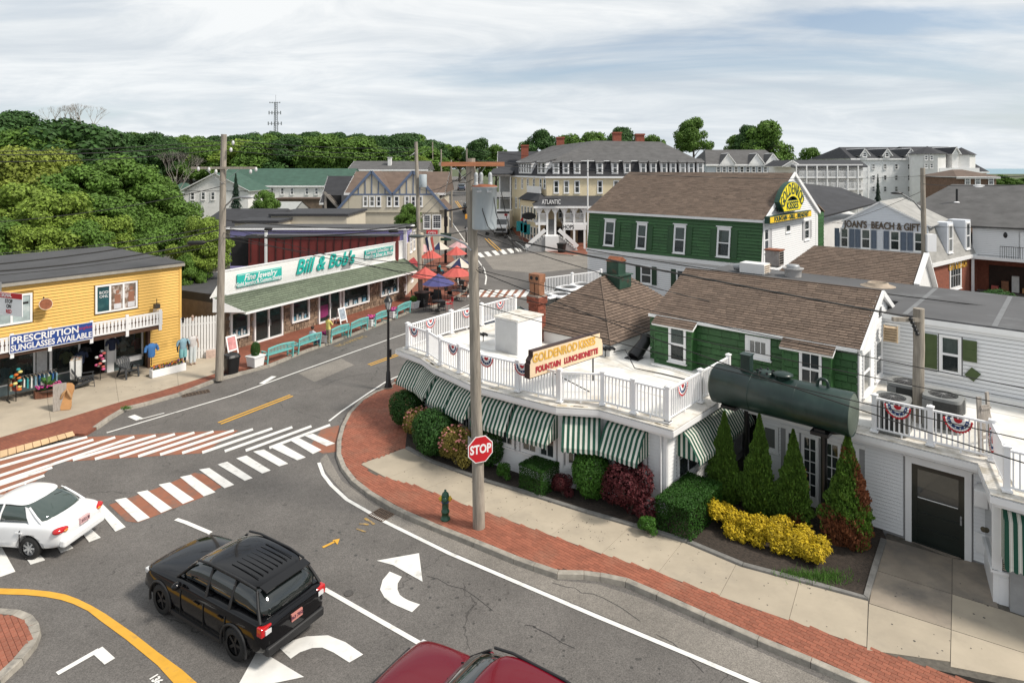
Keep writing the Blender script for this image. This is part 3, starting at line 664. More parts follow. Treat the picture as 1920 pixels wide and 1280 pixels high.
mb=MB();mb.prism([V((p.x,p.y,0))for p in pts[4:]]+[V((12,92,0)),V((3,93,0))],0,.135);o=mb.build('brick_pavement',BRICKF);o['kind']='structure'
kerb('kerb',None,pts=[V((p.x,p.y,p.z+.01))for p in pts[4:]],inward=1)
isl=cr([(-120,948),(0,945),(90,952),(145,975),(172,1008),(178,1045),(160,1095),(100,1170),(0,1262),(-120,1330)])
kerb('kerb',isl,z=.15,wdt=.2,seg=.9,inward=-1)
ip=[(x,y+4)for x,y in cr([(-120,965),(0,962),(80,966),(122,985),(140,1012),(143,1045),(128,1085),(75,1150),(0,1220),(-120,1290)])]
oi,ipw=paving('traffic_island',ip,.135,MORTAR)
pc=Pieces('brick',UBOX(),BRICKR);pl=[(p.x,p.y)for p in ipw];O0=P(50,1180,0)
for i in range(-40,40):
 for j in range(-20,20):
  x=j*.206+(.103 if i%2 else 0);y=i*.106;p=O0+ux*x+uy*y;c=p+ux*.1+uy*.05
  if inpoly(c.x,c.y,pl):
   M=MBk.copy();M.translation=V((p.x,p.y,.11));pc.put(M@S4(.198,.098,.034+rnd.uniform(0,.004)))
pc.done(oi)
sm=bpy.data.materials.new('sea_water');sm.use_nodes=True;b=sm.node_tree.nodes['Principled BSDF'];b.inputs['Base Color'].default_value=(.14,.27,.33,1);b.inputs['Roughness'].default_value=.35
wv=sm.node_tree.nodes.new('ShaderNodeTexNoise');wv.inputs['Scale'].default_value=.05;bpn=sm.node_tree.nodes.new('ShaderNodeBump');bpn.inputs['Strength'].default_value=.6;bpn.inputs['Distance'].default_value=2;sm.node_tree.links.new(wv.outputs[0],bpn.inputs['Height']);sm.node_tree.links.new(bpn.outputs[0],b.inputs['Normal'])
mb=MB();mb.poly([(-6000,1100,-.6),(8500,1100,-.6),(8500,8500,-.6),(-6000,8500,-.6)]);tag(mb.build('sea',sm),kind='structure')
SEAL=mat('crack_sealant',(.045,.043,.042),.6,.2,6)
line_sheet('sealed_crack',[Lw([(800,1080),(822,1086),(842,1098),(868,1104),(890,1118),(925,1146)],.014),Lw([(1035,1093),(1062,1101),(1078,1103),(1090,1112),(1112,1114),(1130,1121),(1165,1140),(1200,1165)],.018),Lw([(985,1172),(1000,1174),(1008,1180),(1030,1190),(1055,1206),(1078,1216)],.014),Lw([(560,735),(600,728),(622,716),(650,707),(690,700)],.018),Lw([(1230,1190),(1262,1206),(1290,1232),(1320,1262)],.012)],SEAL,.0185)
def uv(p):return(p.dot(-D1),p.dot(D2))
def U(u,v,z=0.0):return-D1*u+D2*v+UP*z
def onw(T,px,py=None):
 """where the sight line of a photo column meets the wall plane of frame T"""
 o=T.translation;d=T.to_3x3()@V((1,0,0));k=(px-CX)/FOC;s_=(k*o.y-o.x)/(d.x-k*d.y)
 Y=o.y+d.y*s_;return(s_,None if py is None else zat(py,Y)-o.z,Y)
def offs(pts,d):
 out_=[]
 for i,p in enumerate(pts):
  ns=[]
  if i>0:e=(pts[i]-pts[i-1]);ns.append(V((-e.y,e.x,0)).normalized())
  if i<len(pts)-1:e=(pts[i+1]-pts[i]);ns.append(V((-e.y,e.x,0)).normalized())
  n=sum(ns,V((0,0,0)));n=n/len(ns);n=n/max(n.length_squared,.3);out_.append(V((p.x+n.x*d,p.y+n.y*d,p.z)))
 return out_
DZ=3.05
Dp=[P(x,y,DZ)for x,y in[(741,654),(787.5,671),(809,687.5),(885,722),(1042.5,762.5),(1122.5,767.5),(1263,807)]]
u6,v6=uv(Dp[-1]);u0,v0=uv(Dp[0])
GV=23.4
Dend=U(u6+.05,GV+.3,DZ)
Dp.append(Dend)
Bk=[U(u0-.1,v0+15.5,DZ)]
front=Dp;roofpoly=Dp+[U(u6,GV+6,DZ),U(u6-3.5,v0+15.5,DZ)]+Bk
rest=thing('restaurant','white clapboard corner restaurant with a flat roof deck and striped awnings','restaurant',vz(Dp[4],0))
def inset(poly,d):
 n=len(poly);ext=[poly[-1]]+poly+[poly[0]];return offs(ext,d)[1:-1]
MB().prism(inset(roofpoly,.48),.0,2.80).build('wall',GAPSHADE,rest)
mb=MB();mb.prism(inset(roofpoly,.10),2.74,2.84);mb.prism(inset(roofpoly,.0),2.842,3.0);mb.prism(inset(roofpoly,.05),3.002,3.03);mb.prism(inset(roofpoly,.42),2.66,2.738);mb.build('cornice',TRIM,rest)
def rimmat():
 return mat('worn_deck_edge',(.66,.63,.58),.7,.10,2,dirt=(.42,.38,.31),dscale=2.2,dlim=(.48,.66))
MB().prism(inset(roofpoly,.012),3.032,DZ).build('deck_edge',rimmat(),rest)
MB().prism(inset(roofpoly,.62),DZ+.001,DZ+.035).build('deck_roof',ROOFW,rest)
wall=inset(roofpoly,.48)[:8]
STRG,STRW,STRT=(.008,.075,.045),(.70,.70,.64),(.25,.22,.15)
AWN=stripes('awning_stripes',[(0,STRG),(.54,STRW),(.62,STRT),(.65,STRW),(.88,STRT),(.91,STRW)],.17)
def awning(T,x0,x1,zt,zb,pr,label,drop=.16,group='striped awnings round the restaurant'):
 o=thing('awning',label,'awning',T@V(((x0+x1)/2,0,zt)),group)
 prof=[(0,zt),(-.22,zt-.05),(-.42,zt-.22),(-pr,zb)]
 nx=max(6,int((x1-x0)/.075));vs=[];fs=[];uvs=[]
 for i in range(nx+1):
  x=x0+(x1-x0)*i/nx;ph=i%2*.012
  for j,(y,z)in enumerate(prof):vs.append((x,y-(.008 if i%2 else 0),z));uvs.append((x-x0,j))
 m_=len(prof)
 for i in range(nx):
  for j in range(m_-1):a=i*m_+j;fs.append((a,a+1,a+m_+1,a+m_))
 mb=MB(T);mb.uv=[];mb.add(vs,fs);mb.uv+=uvs
 for x in(x0,x1):
  ys=[0,-.22,-.42,-pr];sv=[];su=[]
  for(y,z)in prof:sv.append((x,y,z));su.append((y,0))
  sv+=[(x,y,zb-.02)for y in ys];su+=[(y,0)for y in ys]
  mb.add(sv,[(k,k+1,k+5,k+4)for k in range(3)]);mb.uv+=su
 me=mb.build('canopy',AWN,o)
 mb=MB(T);mb.uv=[];vs=[];uvs=[];n2=max(10,int((x1-x0)/.05))
 for i in range(n2+1):
  x=x0+(x1-x0)*i/n2;sc=drop*(.62+.38*abs(math.sin(math.pi*(x-x0)/.155)))
  vs+=[(x,-pr,zb),(x,-pr-.01,zb-sc)];uvs+=[(x-x0,0),(x-x0,1)]
 mb.add(vs,[(2*i,2*i+1,2*i+3,2*i+2)for i in range(n2)]);mb.uv+=uvs
 mb.build('valance',AWN,o)
 mb=MB(T)
 for x in(x0+.03,x1-.03):mb.tube([(x,-.02,zb+.02),(x,-pr+.02,zb)],.012,6)
 mb.tube([(x0,-pr+.02,zb+.01),(x1,-pr+.02,zb+.01)],.013,6);mb.build('frame',STEEL,o)
 return o
FR=[frame(a,b)for a,b in zip(wall,wall[1:])];LEN=[(b-a).length for a,b in zip(wall,wall[1:])]
aw=[(0,.05,1.0,'striped awning at the narrow tip of the restaurant by the street lamp'),(1,.02,.98,'narrow striped awning second from the street lamp'),(2,.02,.49,'striped awning above the first rounded shrub past the lamp'),(2,.51,.98,'striped awning just before the wooden utility pole'),(3,.03,.47,'wide striped awning directly behind the wooden utility pole'),(3,.50,.98,'wide striped awning under the cream rooftop sign'),(4,.06,.95,'separate striped awning on the short bay wall past the rooftop sign post'),(5,.12,.74,'striped awning above the clipped green ball shrub'),(6,.10,.86,'striped awning on the side wall facing the conifers')]
holes={k:[]for k in range(7)}
for k,a,b,lab in aw:
 L=LEN[k];x0,x1=L*a,L*b;T=FR[k]
 awning(T,x0,x1,2.66,1.84,.80,lab)
 xm=(x0+x1)/2;ww=(x1-x0)-.22;z0=.98 if k in(4,5,6)else 1.05
 if ww>.5:
  window(rest,T,xm-ww/4-.01,z0,ww/2-.12,1.28,cw=.07,nx=2 if ww<1.6 else 3,nz=2,sashes=1);window(rest,T,xm+ww/4+.01,z0,ww/2-.12,1.28,cw=.07,nx=2 if ww<1.6 else 3,nz=2,sashes=1)
  holes[k].append((x0+.02,x1-.02,z0-.08,2.42))
pcw=Pieces('clapboard',WEDGE(),CLAPW)
for k in range(7):
 clad(rest,FR[k],.06,LEN[k]-.06,.28,2.66,.115,CLAPW,holes[k],proud=.036,pieces=pcw)
 MB(FR[k]).b2((.0,-.035,.02),(LEN[k],.0,.27)).build('skirt_board',TRIM,rest)
 MB(FR[k]).b2((-.01,-.036,.27),(.09,.0,2.66)).build('corner_board',TRIM,rest);MB(FR[k]).b2((LEN[k]-.09,-.037,.27),(LEN[k]+.01,.0,2.66)).build('corner_board',TRIM,rest)
mb=MB(FR[5]);mb.tube([(LEN[5]-.16,-.10,2.72),(LEN[5]-.16,-.09,2.6),(LEN[5]-.16,-.08,.15)],.035,8);mb.build('downspout',TRIM,rest)
E=[P(1615.6,814,DZ),P(1832.8,867,DZ),P(1856,926,DZ),P(1920,943,DZ)]
vE=(uv(E[0])[1]+uv(E[1])[1])/2;uE1=uv(E[1])[0]
E[0]=U(uv(E[0])[0],vE,DZ);E[1]=U(uE1,vE,DZ);d=(E[3]-E[2]).normalized()
Eout=[U(u6+.55,vE,DZ),E[1],E[2],E[2]+d*4.5]
Epoly=Eout+[U(uE1+6.5,27.4,DZ),U(uE1+6.5,34.5,DZ),U(u6+.55,34.5,DZ)]
MB().prism(inset(Epoly,.46),0,2.80).build('wall',GAPSHADE,rest)
mb=MB();mb.prism(inset(Epoly,.10),2.74,2.84);mb.prism(Epoly,2.842,3.0);mb.prism(inset(Epoly,.05),3.002,3.03);mb.prism(inset(Epoly,.40),2.62,2.738);mb.build('cornice',TRIM,rest)
MB().prism(inset(Epoly,.012),3.032,DZ).build('deck_edge',rimmat(),rest)
MB().prism(inset(Epoly,.6),DZ+.001,DZ+.035).build('deck_roof',ROOFW,rest)
we=inset(Epoly,.46)[:4];TE=frame(we[0],we[1]);LE=(we[1]-we[0]).length
xa,zt_,_=onw(TE,1710,866);xb,_,_=onw(TE,1809,885);za=.14;zb_=zt_
hol=[(xa-.22,xb+.2,0,zb_+.25)]
DOORM=mat('black_green_door',(.008,.014,.012),.3,.2,2,coat=.3)
mb=MB(TE);mb.b2((xa-.16,-.07,.0),(xa,.0,zb_+.16));mb.b2((xb,-.07,.0),(xb+.16,.0,zb_+.16));mb.b2((xa,-.068,zb_),(xb,.0,zb_+.16));mb.b2((xa-.2,-.10,zb_+.161),(xb+.2,0,zb_+.2));mb.build('door_frame',TRIM,rest)
dr=MB(TE).b2((xa,-.022,.06),(xb,-.001,zb_)).build('door',DOORM,rest)
mb=MB(TE)
for(a,b,c,d_)in[(xa,xb,.06,.16),(xa,xb,zb_-.12,zb_),(xa,xa+.13,.16,zb_-.12),(xb-.13,xb,.16,zb_-.12),(xa+.13,xb-.13,.55,.64),(xa+.13,xb-.13,.98,1.07),(xa+.13,xb-.13,zb_*.58,zb_*.58+.06)]:mb.b2((a,-.045,c),(b,-.023,d_))
mb.build('door_rail',DOORM,dr);MB(TE).b2((xa+.15,-.052,zb_*.6+.02),(xb-.15,-.046,zb_*.6+.045)).build('kick_strip',TRIM,dr)
MB(TE).b2((xa+.14,-.027,zb_*.62),(xb-.14,-.024,zb_-.14)).build('pane',GLASS,dr)
mb=MB(TE);mb.b2((xb-.10,-.07,1.05),(xb-.06,-.046,1.3));mb.tube([(xb-.08,-.07,1.2),(xb-.08,-.12,1.2)],.02,8);mb.build('handle',STEEL,dr)
MB(TE).b2((xa-.05,-.22,.0),(xb+.05,-.02,.06)).build('door_sill',mat('dark_red_sill',(.06,.02,.018),.7),rest)
def lite_door(T,x,w,z0,z1,nx,nz,nm='french_door'):
 mb=MB(T);s_=.09
 mb.b2((x,-.05,z0),(x+s_,-.002,z1));mb.b2((x+w-s_,-.05,z0),(x+w,-.002,z1));mb.b2((x+s_,-.048,z0),(x+w-s_,-.002,z0+.35));mb.b2((x+s_,-.048,z1-.1),(x+w-s_,-.002,z1))
 for i in range(1,nx):xx=x+s_+(w-2*s_)*i/nx;mb.b2((xx-.012,-.04,z0+.35),(xx+.012,-.006,z1-.1))
 for j in range(1,nz):zz_=z0+.35+(z1-.1-z0-.35)*j/nz;mb.b2((x+s_,-.039,zz_-.012),(x+w-s_,-.006,zz_+.012))
 o=mb.build(nm,TRIM,rest);MB(T).b2((x+s_,-.012,z0+.35),(x+w-s_,-.004,z1-.1)).build('pane',GLASS,o);return o
for(p0,p1)in[(1474,1500),(1503,1536),(1543,1578),(1580,1612)]:
 x0=onw(TE,p0)[0];x1=onw(TE,p1)[0];lite_door(TE,x0,x1-x0-.01,.12,2.42,2,5);
x0=onw(TE,1470)[0];x1=onw(TE,1615)[0];hol.append((x0-.1,x1+.1,0,2.52))
MB(TE).b2((x0-.12,-.06,2.43),(x1+.12,-.001,2.55)).build('door_frame',TRIM,rest)
xw=onw(TE,1444)[0];window(rest,TE,xw,1.62,.42,.72,cw=.07,sashes=1);hol.append((xw-.3,xw+.3,1.5,2.45))
pce=Pieces('clapboard',WEDGE(),CLAPW)
clad(rest,TE,.08,LE-.08,.2,2.62,.105,CLAPW,hol,proud=.036,pieces=pce)
MB(TE).b2((-.01,-.035,0),(.08,0,2.62)).build('corner_board',TRIM,rest);MB(TE).b2((LE-.08,-.036,0),(LE+.01,0,2.62)).build('corner_board',TRIM,rest)
mb=MB(TE);x=LE-.45;mb.b2((x,-.05,.45),(x+.34,-.021,1.0));mb.b2((x+.05,-.06,.5),(x+.29,-.051,.72));mb.build('wall_panel',TRIM,rest)
mb=MB(TE@T3(xb+.42,-.03,1.12));mb.ell((0,0,0),(.07,.02,.08));mb.build('wall_vent',mat('bronze',(.12,.10,.06),.5),rest)
o=tag(MB(TE).b2((LE-.42,-.62,1.95),(LE-.12,-.05,2.38)).build('box_sign',TRIM),'small white projecting box sign beside the black door','sign')
bevel(o,.015);MB(TE).b2((LE-.425,-.58,1.99),(LE-.4205,-.09,2.34)).build('sign_face',mat('sign_red_text',(.18,.05,.05),.5,.4,12),o)
TB=frame(we[1],we[2]);LB=(we[2]-we[1]).length;TC=frame(we[2],we[3]);LC=(we[3]-we[2]).length
k0=P(1842,1056,0);k1=P(1862,1137,0);k2=k1+(P(1920,1153,0)-k1).normalized()*4
MB().prism([k0,k1,k2,k2+D2*2.2,k0+D2*1.6],0,.92).build('base_wall',TRIM,rest)
TK=frame(k1,k2);mb=MB(TK)
for i in range(3):mb.b2((.12+i*1.25,-.018,.12),(1.22+i*1.25,-.002,.80))
mb.b2((-.02,-.05,.88),(4,.1,.95));mb.build('wall_panel',VINYL,rest)
TK0=frame(k0,k1);MB(TK0).b2((0,-.05,.88),((k1-k0).length+.04,.1,.95)).build('sill_board',TRIM,rest)
LK0=(k1-k0).length
mb=MB(TK0);mb.b2((0,-.02,.95),(.10,.06,2.7));mb.b2((LK0-.1,-.02,.95),(LK0,.06,2.7));mb.b2((.1,-.018,2.3),(LK0-.1,.06,2.7));o=mb.build('bay_window',TRIM,rest)
MB(TK0).b2((.10,.02,.95),(LK0-.1,.03,2.3)).build('pane',GLASS,o)
mb=MB(TK);mb.b2((0,-.02,.95),(.18,.06,2.7));mb.b2((.18,-.018,2.3),(4,.06,2.7));mb.b2((1.6,-.018,.95),(1.75,.06,2.3));o=mb.build('bay_window',TRIM,rest)
MB(TK).b2((.18,.02,.95),(4,.03,2.3)).build('pane',GLASS,o)
mb=MB(TK)
for i in range(12):mb.b2((.2,-.005,.99+i*.05),(1.6,.012,1.015+i*.05))
mb.build('blind',mat('tan_blind',(.42,.38,.30),.7),o)
awning(TK,.16,1.9,2.62,1.38,.5,'striped awning at the lower edge of the picture beyond the black door',group='striped awnings round the restaurant')
MB().prism([U(u6-.5,GV+.6),U(u6+1.5,GV+.6),U(u6+1.5,GV+.9),U(u6-.5,GV+.9)],0,2.9).build('passage_wall',DARKIN,rest)  # near-black end wall paints the deep shade inside the passage
pcw.done(rest);pce.m;pce.name='clapboard';ewall=MB(TE).b2((.0,-.001,.1),(.02,0,.2)).build('siding_panel',CLAPW,rest);pce.done(ewall)
def railing(label,pts,z=DZ+.03,h=1.02,sp=.125,maxpost=2.2,group='white railings on the roof decks',name='deck_railing'):
 t=thing(name,label,'railing',vz(pts[0],z),group)
 post=MB().b2((-.065,-.065,0),(.065,.065,h+.06)).b2((-.09,-.09,h+.061),(.09,.09,h+.10)).b2((-.11,-.11,0.0),(.11,.11,.05))
 post.add([(-.075,-.075,h+.10),(.075,-.075,h+.10),(.075,.075,h+.10),(-.075,.075,h+.10),(0,0,h+.15)],[(0,1,4),(1,2,4),(2,3,4),(3,0,4)])
 pm=post.mesh('post',VINYL);bm_=MB().b2((-.019,-.019,.09),(.019,.019,h-.04)).mesh('baluster',VINYL)
 P_=[]
 for a,b in zip(pts,pts[1:]):
  L=(b-a).length;n=max(1,math.ceil(L/maxpost))
  for k in range(n):P_.append((a.lerp(b,k/n),a.lerp(b,(k+1)/n)))
 done_=set()
 for a,b in P_:
  T=frame(a,b,z);L=(vz(b,0)-vz(a,0)).length
  for q in(a,b):
   kk=(round(q.x,2),round(q.y,2))
   if kk not in done_:done_.add(kk);M=T.copy();M.translation=vz(q,z);meshobj('post',pm,t,M)
  MB(T).b2((.06,-.035,h-.04),(L-.06,.035,h+.01)).build('top_rail',VINYL,t)
  mb=MB(T);mb.b2((.06,-.022,.09),(L-.06,.022,.135));mb.b2((L/2-.02,-.02,0),(L/2+.02,.02,.09));mb.build('bottom_rail',VINYL,t)
  n=max(1,round((L-.13)/sp))
  for k in range(n):meshobj('baluster',bm_,t,T@T3(.065+(L-.13)*(k+.5)/n,0,0))
 return t
rp=inset(roofpoly,.40)
railing('white railing along the street side of the deck behind the wooden pole',rp[0:7],maxpost=2.3)
backr=[rp[0],P(846,626,DZ),P(903,611,DZ),P(966,592,DZ)]
railing('white railing on the far side of the deck overlooking the road',backr,maxpost=3)
railing('short white railing from the deck corner back to the dark green tank',[rp[6],U(uv(rp[6])[0],GV-1.0,DZ)],maxpost=3)
railing('white railing farthest back beside the rooftop cooling units',[P(1015,553,DZ),P(1127,537,DZ)],maxpost=3.4)
re_=inset(Epoly,.38)
ra=U(uv(E[0])[0]+.25,uv(re_[1])[1],DZ)
railing('white railing with patriotic bunting above the black door',[ra,re_[1],re_[2],re_[2]+d*3.5],maxpost=2.0)
RED=mat('cloth_red',(.50,.02,.03),.8,.1);WCL=mat('cloth_white',(.78,.78,.76),.8,.05);BLU=mat('cloth_blue',(.02,.05,.16),.8,.15)
def bunting(T,x,z,r,label,tilt=0.0,group='patriotic fan buntings tied to the railings'):
 M=T@T3(x,-.06,z)@Matrix.Rotation(tilt,4,'Y');t=thing('bunting',label,'bunting',M.translation,group)
 rings=[(.0,.30,RED),(.30,.52,WCL),(.52,.74,BLU),(.74,.86,WCL),(.86,1.0,RED)];n=28
 for a,b,m in rings:
  vs=[]
  for i in range(n+1):
   an=math.pi*(1+i/n)
   for q in(a,b):
    rr=r*q*(1+(.03 if i%2 else-.03)*(q==1));vs.append((rr*math.cos(an)*.95,-.015-(.03*q if i%2 else 0),rr*math.sin(an)*1.05))
  MB(M).add(vs,[(2*i,2*i+1,2*i+3,2*i+2)for i in range(n)]).build('cloth_band',m,t)
 mb=MB(M)
 for k in range(6):
  an=math.pi*(1+(k+.5)/6);c=V((r*.63*math.cos(an)*.95,-.055,r*.63*math.sin(an)*1.05));pts=[]
  for j in range(10):q=r*(.075 if j%2==0 else .03);aj=math.pi/2+j*math.pi/5;pts.append((c.x+q*math.cos(aj),c.y,c.z+q*math.sin(aj)))
  mb.poly(pts)
 mb.build('star',WCL,t);return t
bl=['bunting nearest the street lamp on the deck railing','bunting on the railing between the lamp and the wooden pole','bunting on the railing just past the wooden pole','bunting half hidden behind the cream rooftop sign']
def runpos(pts,px):
 for a,b in zip(pts,pts[1:]):
  T=frame(a,b,DZ+.03);s_,_,_=onw(T,px)
  if 0<=s_<=(b-a).length:return T,s_
 return None,0
for px,lab in zip((779,852,914,981),bl):
 T,s_=runpos(rp[:7],px)
 if T:bunting(T,s_,.98,.34,lab)
T=frame(rp[6],U(uv(rp[6])[0],GV-1.0,DZ),DZ+.03);bunting(T,onw(T,1276)[0],.98,.34,'bunting on the short side railing beside the green tank')
for px,lab,tl in((1684,'bunting in front of the paired cooling units',0),(1797,'bunting on the railing before the leaning wooden frame',0)):
 T,s_=runpos([ra,re_[1]],px);bunting(T,s_,.94,.36,lab,tl)
T=frame(re_[1],re_[2],DZ+.03);bunting(T,.45,.72,.34,'crumpled bunting hanging askew over the deck corner',.9)
for px,lab in((805,'bunting seen from behind on the far railing nearest the deck tip'),(874,'bunting seen from behind on the far railing near the pole'),(936,'bunting seen from behind beside the white roof hutch')):
 T,s_=runpos(backr,px)
 if T:bunting(T@Matrix.Rotation(0,4,'Z'),s_,.95,.33,lab)
A=PD(992,711,21.0);zb0=A.z;Yr=(CAMH-zb0)*FOC/(666-HY);Bq=PD(1130,666,Yr);TS=frame(A,Bq,zb0);LS=(vz(Bq,0)-vz(A,0)).length;HS=.9
CREAM=mat('sign_cream',(.72,.56,.38),.6,.08,2);DKBR=mat('sign_brown',(.045,.022,.018),.6,.2,3)
sg=thing('rooftop_sign','cream shaped sign board with gold and red letters standing on the deck edge','sign',(A+Bq)/2)
o1=[(0,0),(LS,0),(LS,.48),(LS-.06,.50),(LS-.06,.60),(LS-.18,.72),(LS-.18,HS),(.18,HS),(.18,.72),(.06,.60),(.06,.50),(0,.48)]
def plate(T,pts,y0,y1,m,name,parent):
 n=len(pts);vs=[(x,y0,z)for x,z in pts]+[(x,y1,z)for x,z in pts]
 return MB(T).add(vs,[tuple(range(n)),tuple(range(2*n-1,n-1,-1))]+[(i,i+n,(i+1)%n+n,(i+1)%n)for i in range(n)]).build(name,m,parent)
plate(TS,o1,0,.22,DKBR,'board',sg);plate(TS,[(min(max(x,.03),LS-.03),min(max(z,.03),HS-.03))for x,z in o1],-.015,-.001,CREAM,'face',sg)
GOLD=mat('sign_gold',(.62,.36,.06),.5,.2,8);SRED=mat('sign_red',(.35,.02,.03),.5,.2,6)
text('lettering','GOLDENROD',TS@T3(LS*.33,-.02,.64),.40,GOLD,sg,.012,0,.012,.92);text('lettering','KISSES',TS@T3(LS*.76,-.02,.64),.40,GOLD,sg,.012,0,.012,.86)
text('lettering','FOUNTAIN',TS@T3(LS*.235,-.02,.24),.27,SRED,sg,.012,0,.014,.92);text('lettering','LUNCHEONETTE',TS@T3(LS*.68,-.02,.24),.27,SRED,sg,.012,0,.014,.90)
mb=MB(TS);xp=onw(TS,1041.5)[0];mb.tube([(xp,.1,-.95),(xp,.1,0)],.035,8);mb.tube([(LS-.45,.1,-.9),(LS-.45,.1,0)],.03,8);mb.tube([(xp,.12,-.1),(xp+1.25,-.6,-.92)],.022,6);mb.b2((xp-.18,-.08,-.96),(xp+.18,.28,-.93));mb.build('post',BLACKM,sg)
c=P(971,668,DZ);hut=thing('roof_hutch','white box with a grey door standing on the deck in front of the chimney','roof box',c)
pl=[c,c+D1*1.34,c+D1*1.34+D2*1.6,c+D2*1.6];MB().prism(pl,DZ+.03,DZ+1.46).build('wall',VINYL,hut)
MB().prism([c-D2*.06-D1*.06,c+D1*1.4-D2*.06,c+D1*1.4+D2*1.66,c-D1*.06+D2*1.66],DZ+1.461,DZ+1.52).build('roof',rimmat(),hut)
Th=frame(c+D1*1.34,c,DZ);MB(Th).b2((.06,-.03,.06),(1.26,-.002,1.40)).build('door',mat('grey_door',(.47,.475,.48),.5,.06),hut)
BRK=mat('chimney_brick',(.22,.066,.040),.9,.2,4,isl=.28,bump=.3);MORT=mat('brick_mortar',(.30,.25,.21),.95,.1)
def brick_stack(parent,c,w,d,z0,z1,ax=None,bl_=.21,bh=.068,m=None,name='brick'):
 """bricks in courses round a square shaft"""
 ax=ax or(-D1,D2);pc=Pieces(name,UBOX(),m or BRK);n=int((z1-z0)/(bh+.008))
 for i in range(n):
  z=z0+i*(bh+.008)
  for s_,(ex,ey,W)in enumerate(((ax[0],ax[1],w),(ax[1],-ax[0],d),(-ax[0],-ax[1],w),(-ax[1],ax[0],d))):
   Dd=d if s_%2==0 else w;o_=c-ex*W/2-ey*Dd/2;M=Matrix((ex,ey,UP)).transposed().to_4x4();M.translation=vz(o_,z)
   x=0.0 if i%2==0 else-bl_/2
   while x<W-.02:
    a=max(0,x);b=min(W,x+bl_)
    if b-a>.03:pc.put(M@T3(a+.004,-.02-rnd.uniform(0,.006),0)@S4(b-a-.008,.04,bh))
    x+=bl_
 pc.done(parent)
ch=PD(1007,600,28.9);chim=thing('brick_chimney','red brick chimney with twin clay flues rising behind the white roof hutch','chimney',vz(ch,DZ))
def sq(c,w,d,z0,z1):return[c+(-D1)*(sx*w/2)+D2*(sy*d/2)for sx,sy in((-1,-1),(1,-1),(1,1),(-1,1))]
zc1=zat(553,28.9);MB().prism(sq(ch,.50,.50,0,0),DZ,zc1).build('shaft',MORT,chim)
brick_stack(chim,ch,.54,.54,DZ,zc1-.35);brick_stack(chim,ch,.68,.64,zc1-.35,zc1);MB().prism(sq(ch,.64,.60,0,0),zc1-.36,zc1+.02).build('cap',MORT,chim)
TER=mat('clay_flue',(.26,.12,.065),.85,.25,4)
for s_ in(-1,1):
 cc=ch+(-D1)*(s_*.16);mb=MB();mb.prism(sq(cc,.26,.38,0,0),zc1+.02,zc1+.75);mb.prism(sq(cc,.31,.44,0,0),zc1+.60,zc1+.98)
 for f_ in(-1,):mb.lathe([(.09,0),(.09,.012)],vz(cc,0)+D2*(-.225)+UP*(zc1+.80),12,1,False,Matrix.Rotation(R(90),3,D1))
 mb.build('flue',[TER,DARKIN],chim)
HEZ=3.62;hF=P(1145,647,HEZ);uF,vF=uv(hF);hw,hl=5.3,7.6;HR=5.72
hip=thing('hip_roof','brown shingled hip roof with a green vent box between the chimney and the green house','roof',U(uF-hw/2,vF+hl/2,DZ))
cF,cL,cBL,cBR=U(uF,vF,HEZ),U(uF-hw,vF,HEZ),U(uF-hw,vF+hl,HEZ),U(uF,vF+hl,HEZ);r1,r2=U(uF-hw/2,vF+hw*.60,HR),U(uF-hw/2,vF+hl-hw*.45,HR)
mb=MB();dn=UP*-.03
for q in([cF,cL,r1],[cL,cBL,r2,r1],[cBL,cBR,r2],[cBR,cF,r1,r2]):mb.poly([p+dn for p in q])
mb.build('underlay',ROOFBR,hip);MB().prism(inset([cL,cF,cBR,cBL],.12),DZ,HEZ-.04).build('wall',WHITE,hip)
shingles(hip,[cL,cF,r1,r1],exp=.15);shingles(hip,[cF,cBR,r2,r1],exp=.15);shingles(hip,[cBL,cL,r1,r2],exp=.15,limit=5)
mb=MB();mb.tube([r1,cF],.035,6);mb.tube([r1,cL],.035,6);mb.tube([r1,r2],.035,6);mb.build('ridge_cap',SHING,hip)
GV2=mat('weathered_green_metal',(.018,.055,.035),.6,.3,3,dirt=(.11,.045,.025),dscale=2.2,dlim=(.55,.75));RUST=mat('rust',(.22,.075,.035),.9,.3,5)
vc=U(uF-hw/2+.25,vF+hw*.60+1.0,0);vb=thing('roof_vent_box','weathered green metal vent box with a rusty pitched cap on the hip roof','roof vent',vz(vc,HR))
MB().prism(sq(vc,1.05,1.05,0,0),HR-.55,HR+.05).build('base',GV2,vb);MB().prism(sq(vc,1.2,1.2,0,0),HR+.051,HR+.1).build('flange',GV2,vb);MB().prism(sq(vc,.66,.66,0,0),HR+.1,HR+.72).build('duct',GV2,vb)
a=sq(vc,.74,.74,0,0);mb=MB();zt=HR+.721;vs=[vz(p,zt)for p in a]+[vz((a[0]+a[3])/2,zt+.22),vz((a[1]+a[2])/2,zt+.22)];mb.add(vs,[(0,1,5,4),(2,3,4,5),(0,4,3),(1,2,5),(3,2,1,0)]);mb.build('cap',RUST,vb)
ex=PD(1208,655,26.5);t=thing('exhaust_hood','black curved kitchen exhaust elbow against the green house wall','exhaust',ex)
mb=MB();mb.tube([ex+V((-.5,-.3,-.25)),ex+V((-.2,-.1,.05)),ex+V((.05,0,.35)),ex+V((.1,.1,.6))],[.30,.26,.24,.22],14);mb.build('elbow',BLACKM,t);mb=MB();mb.box(ex+V((-.5,-.32,-.3)),(.62,.5,.12),R(-40));mb.build('flange',BLACKM,t)
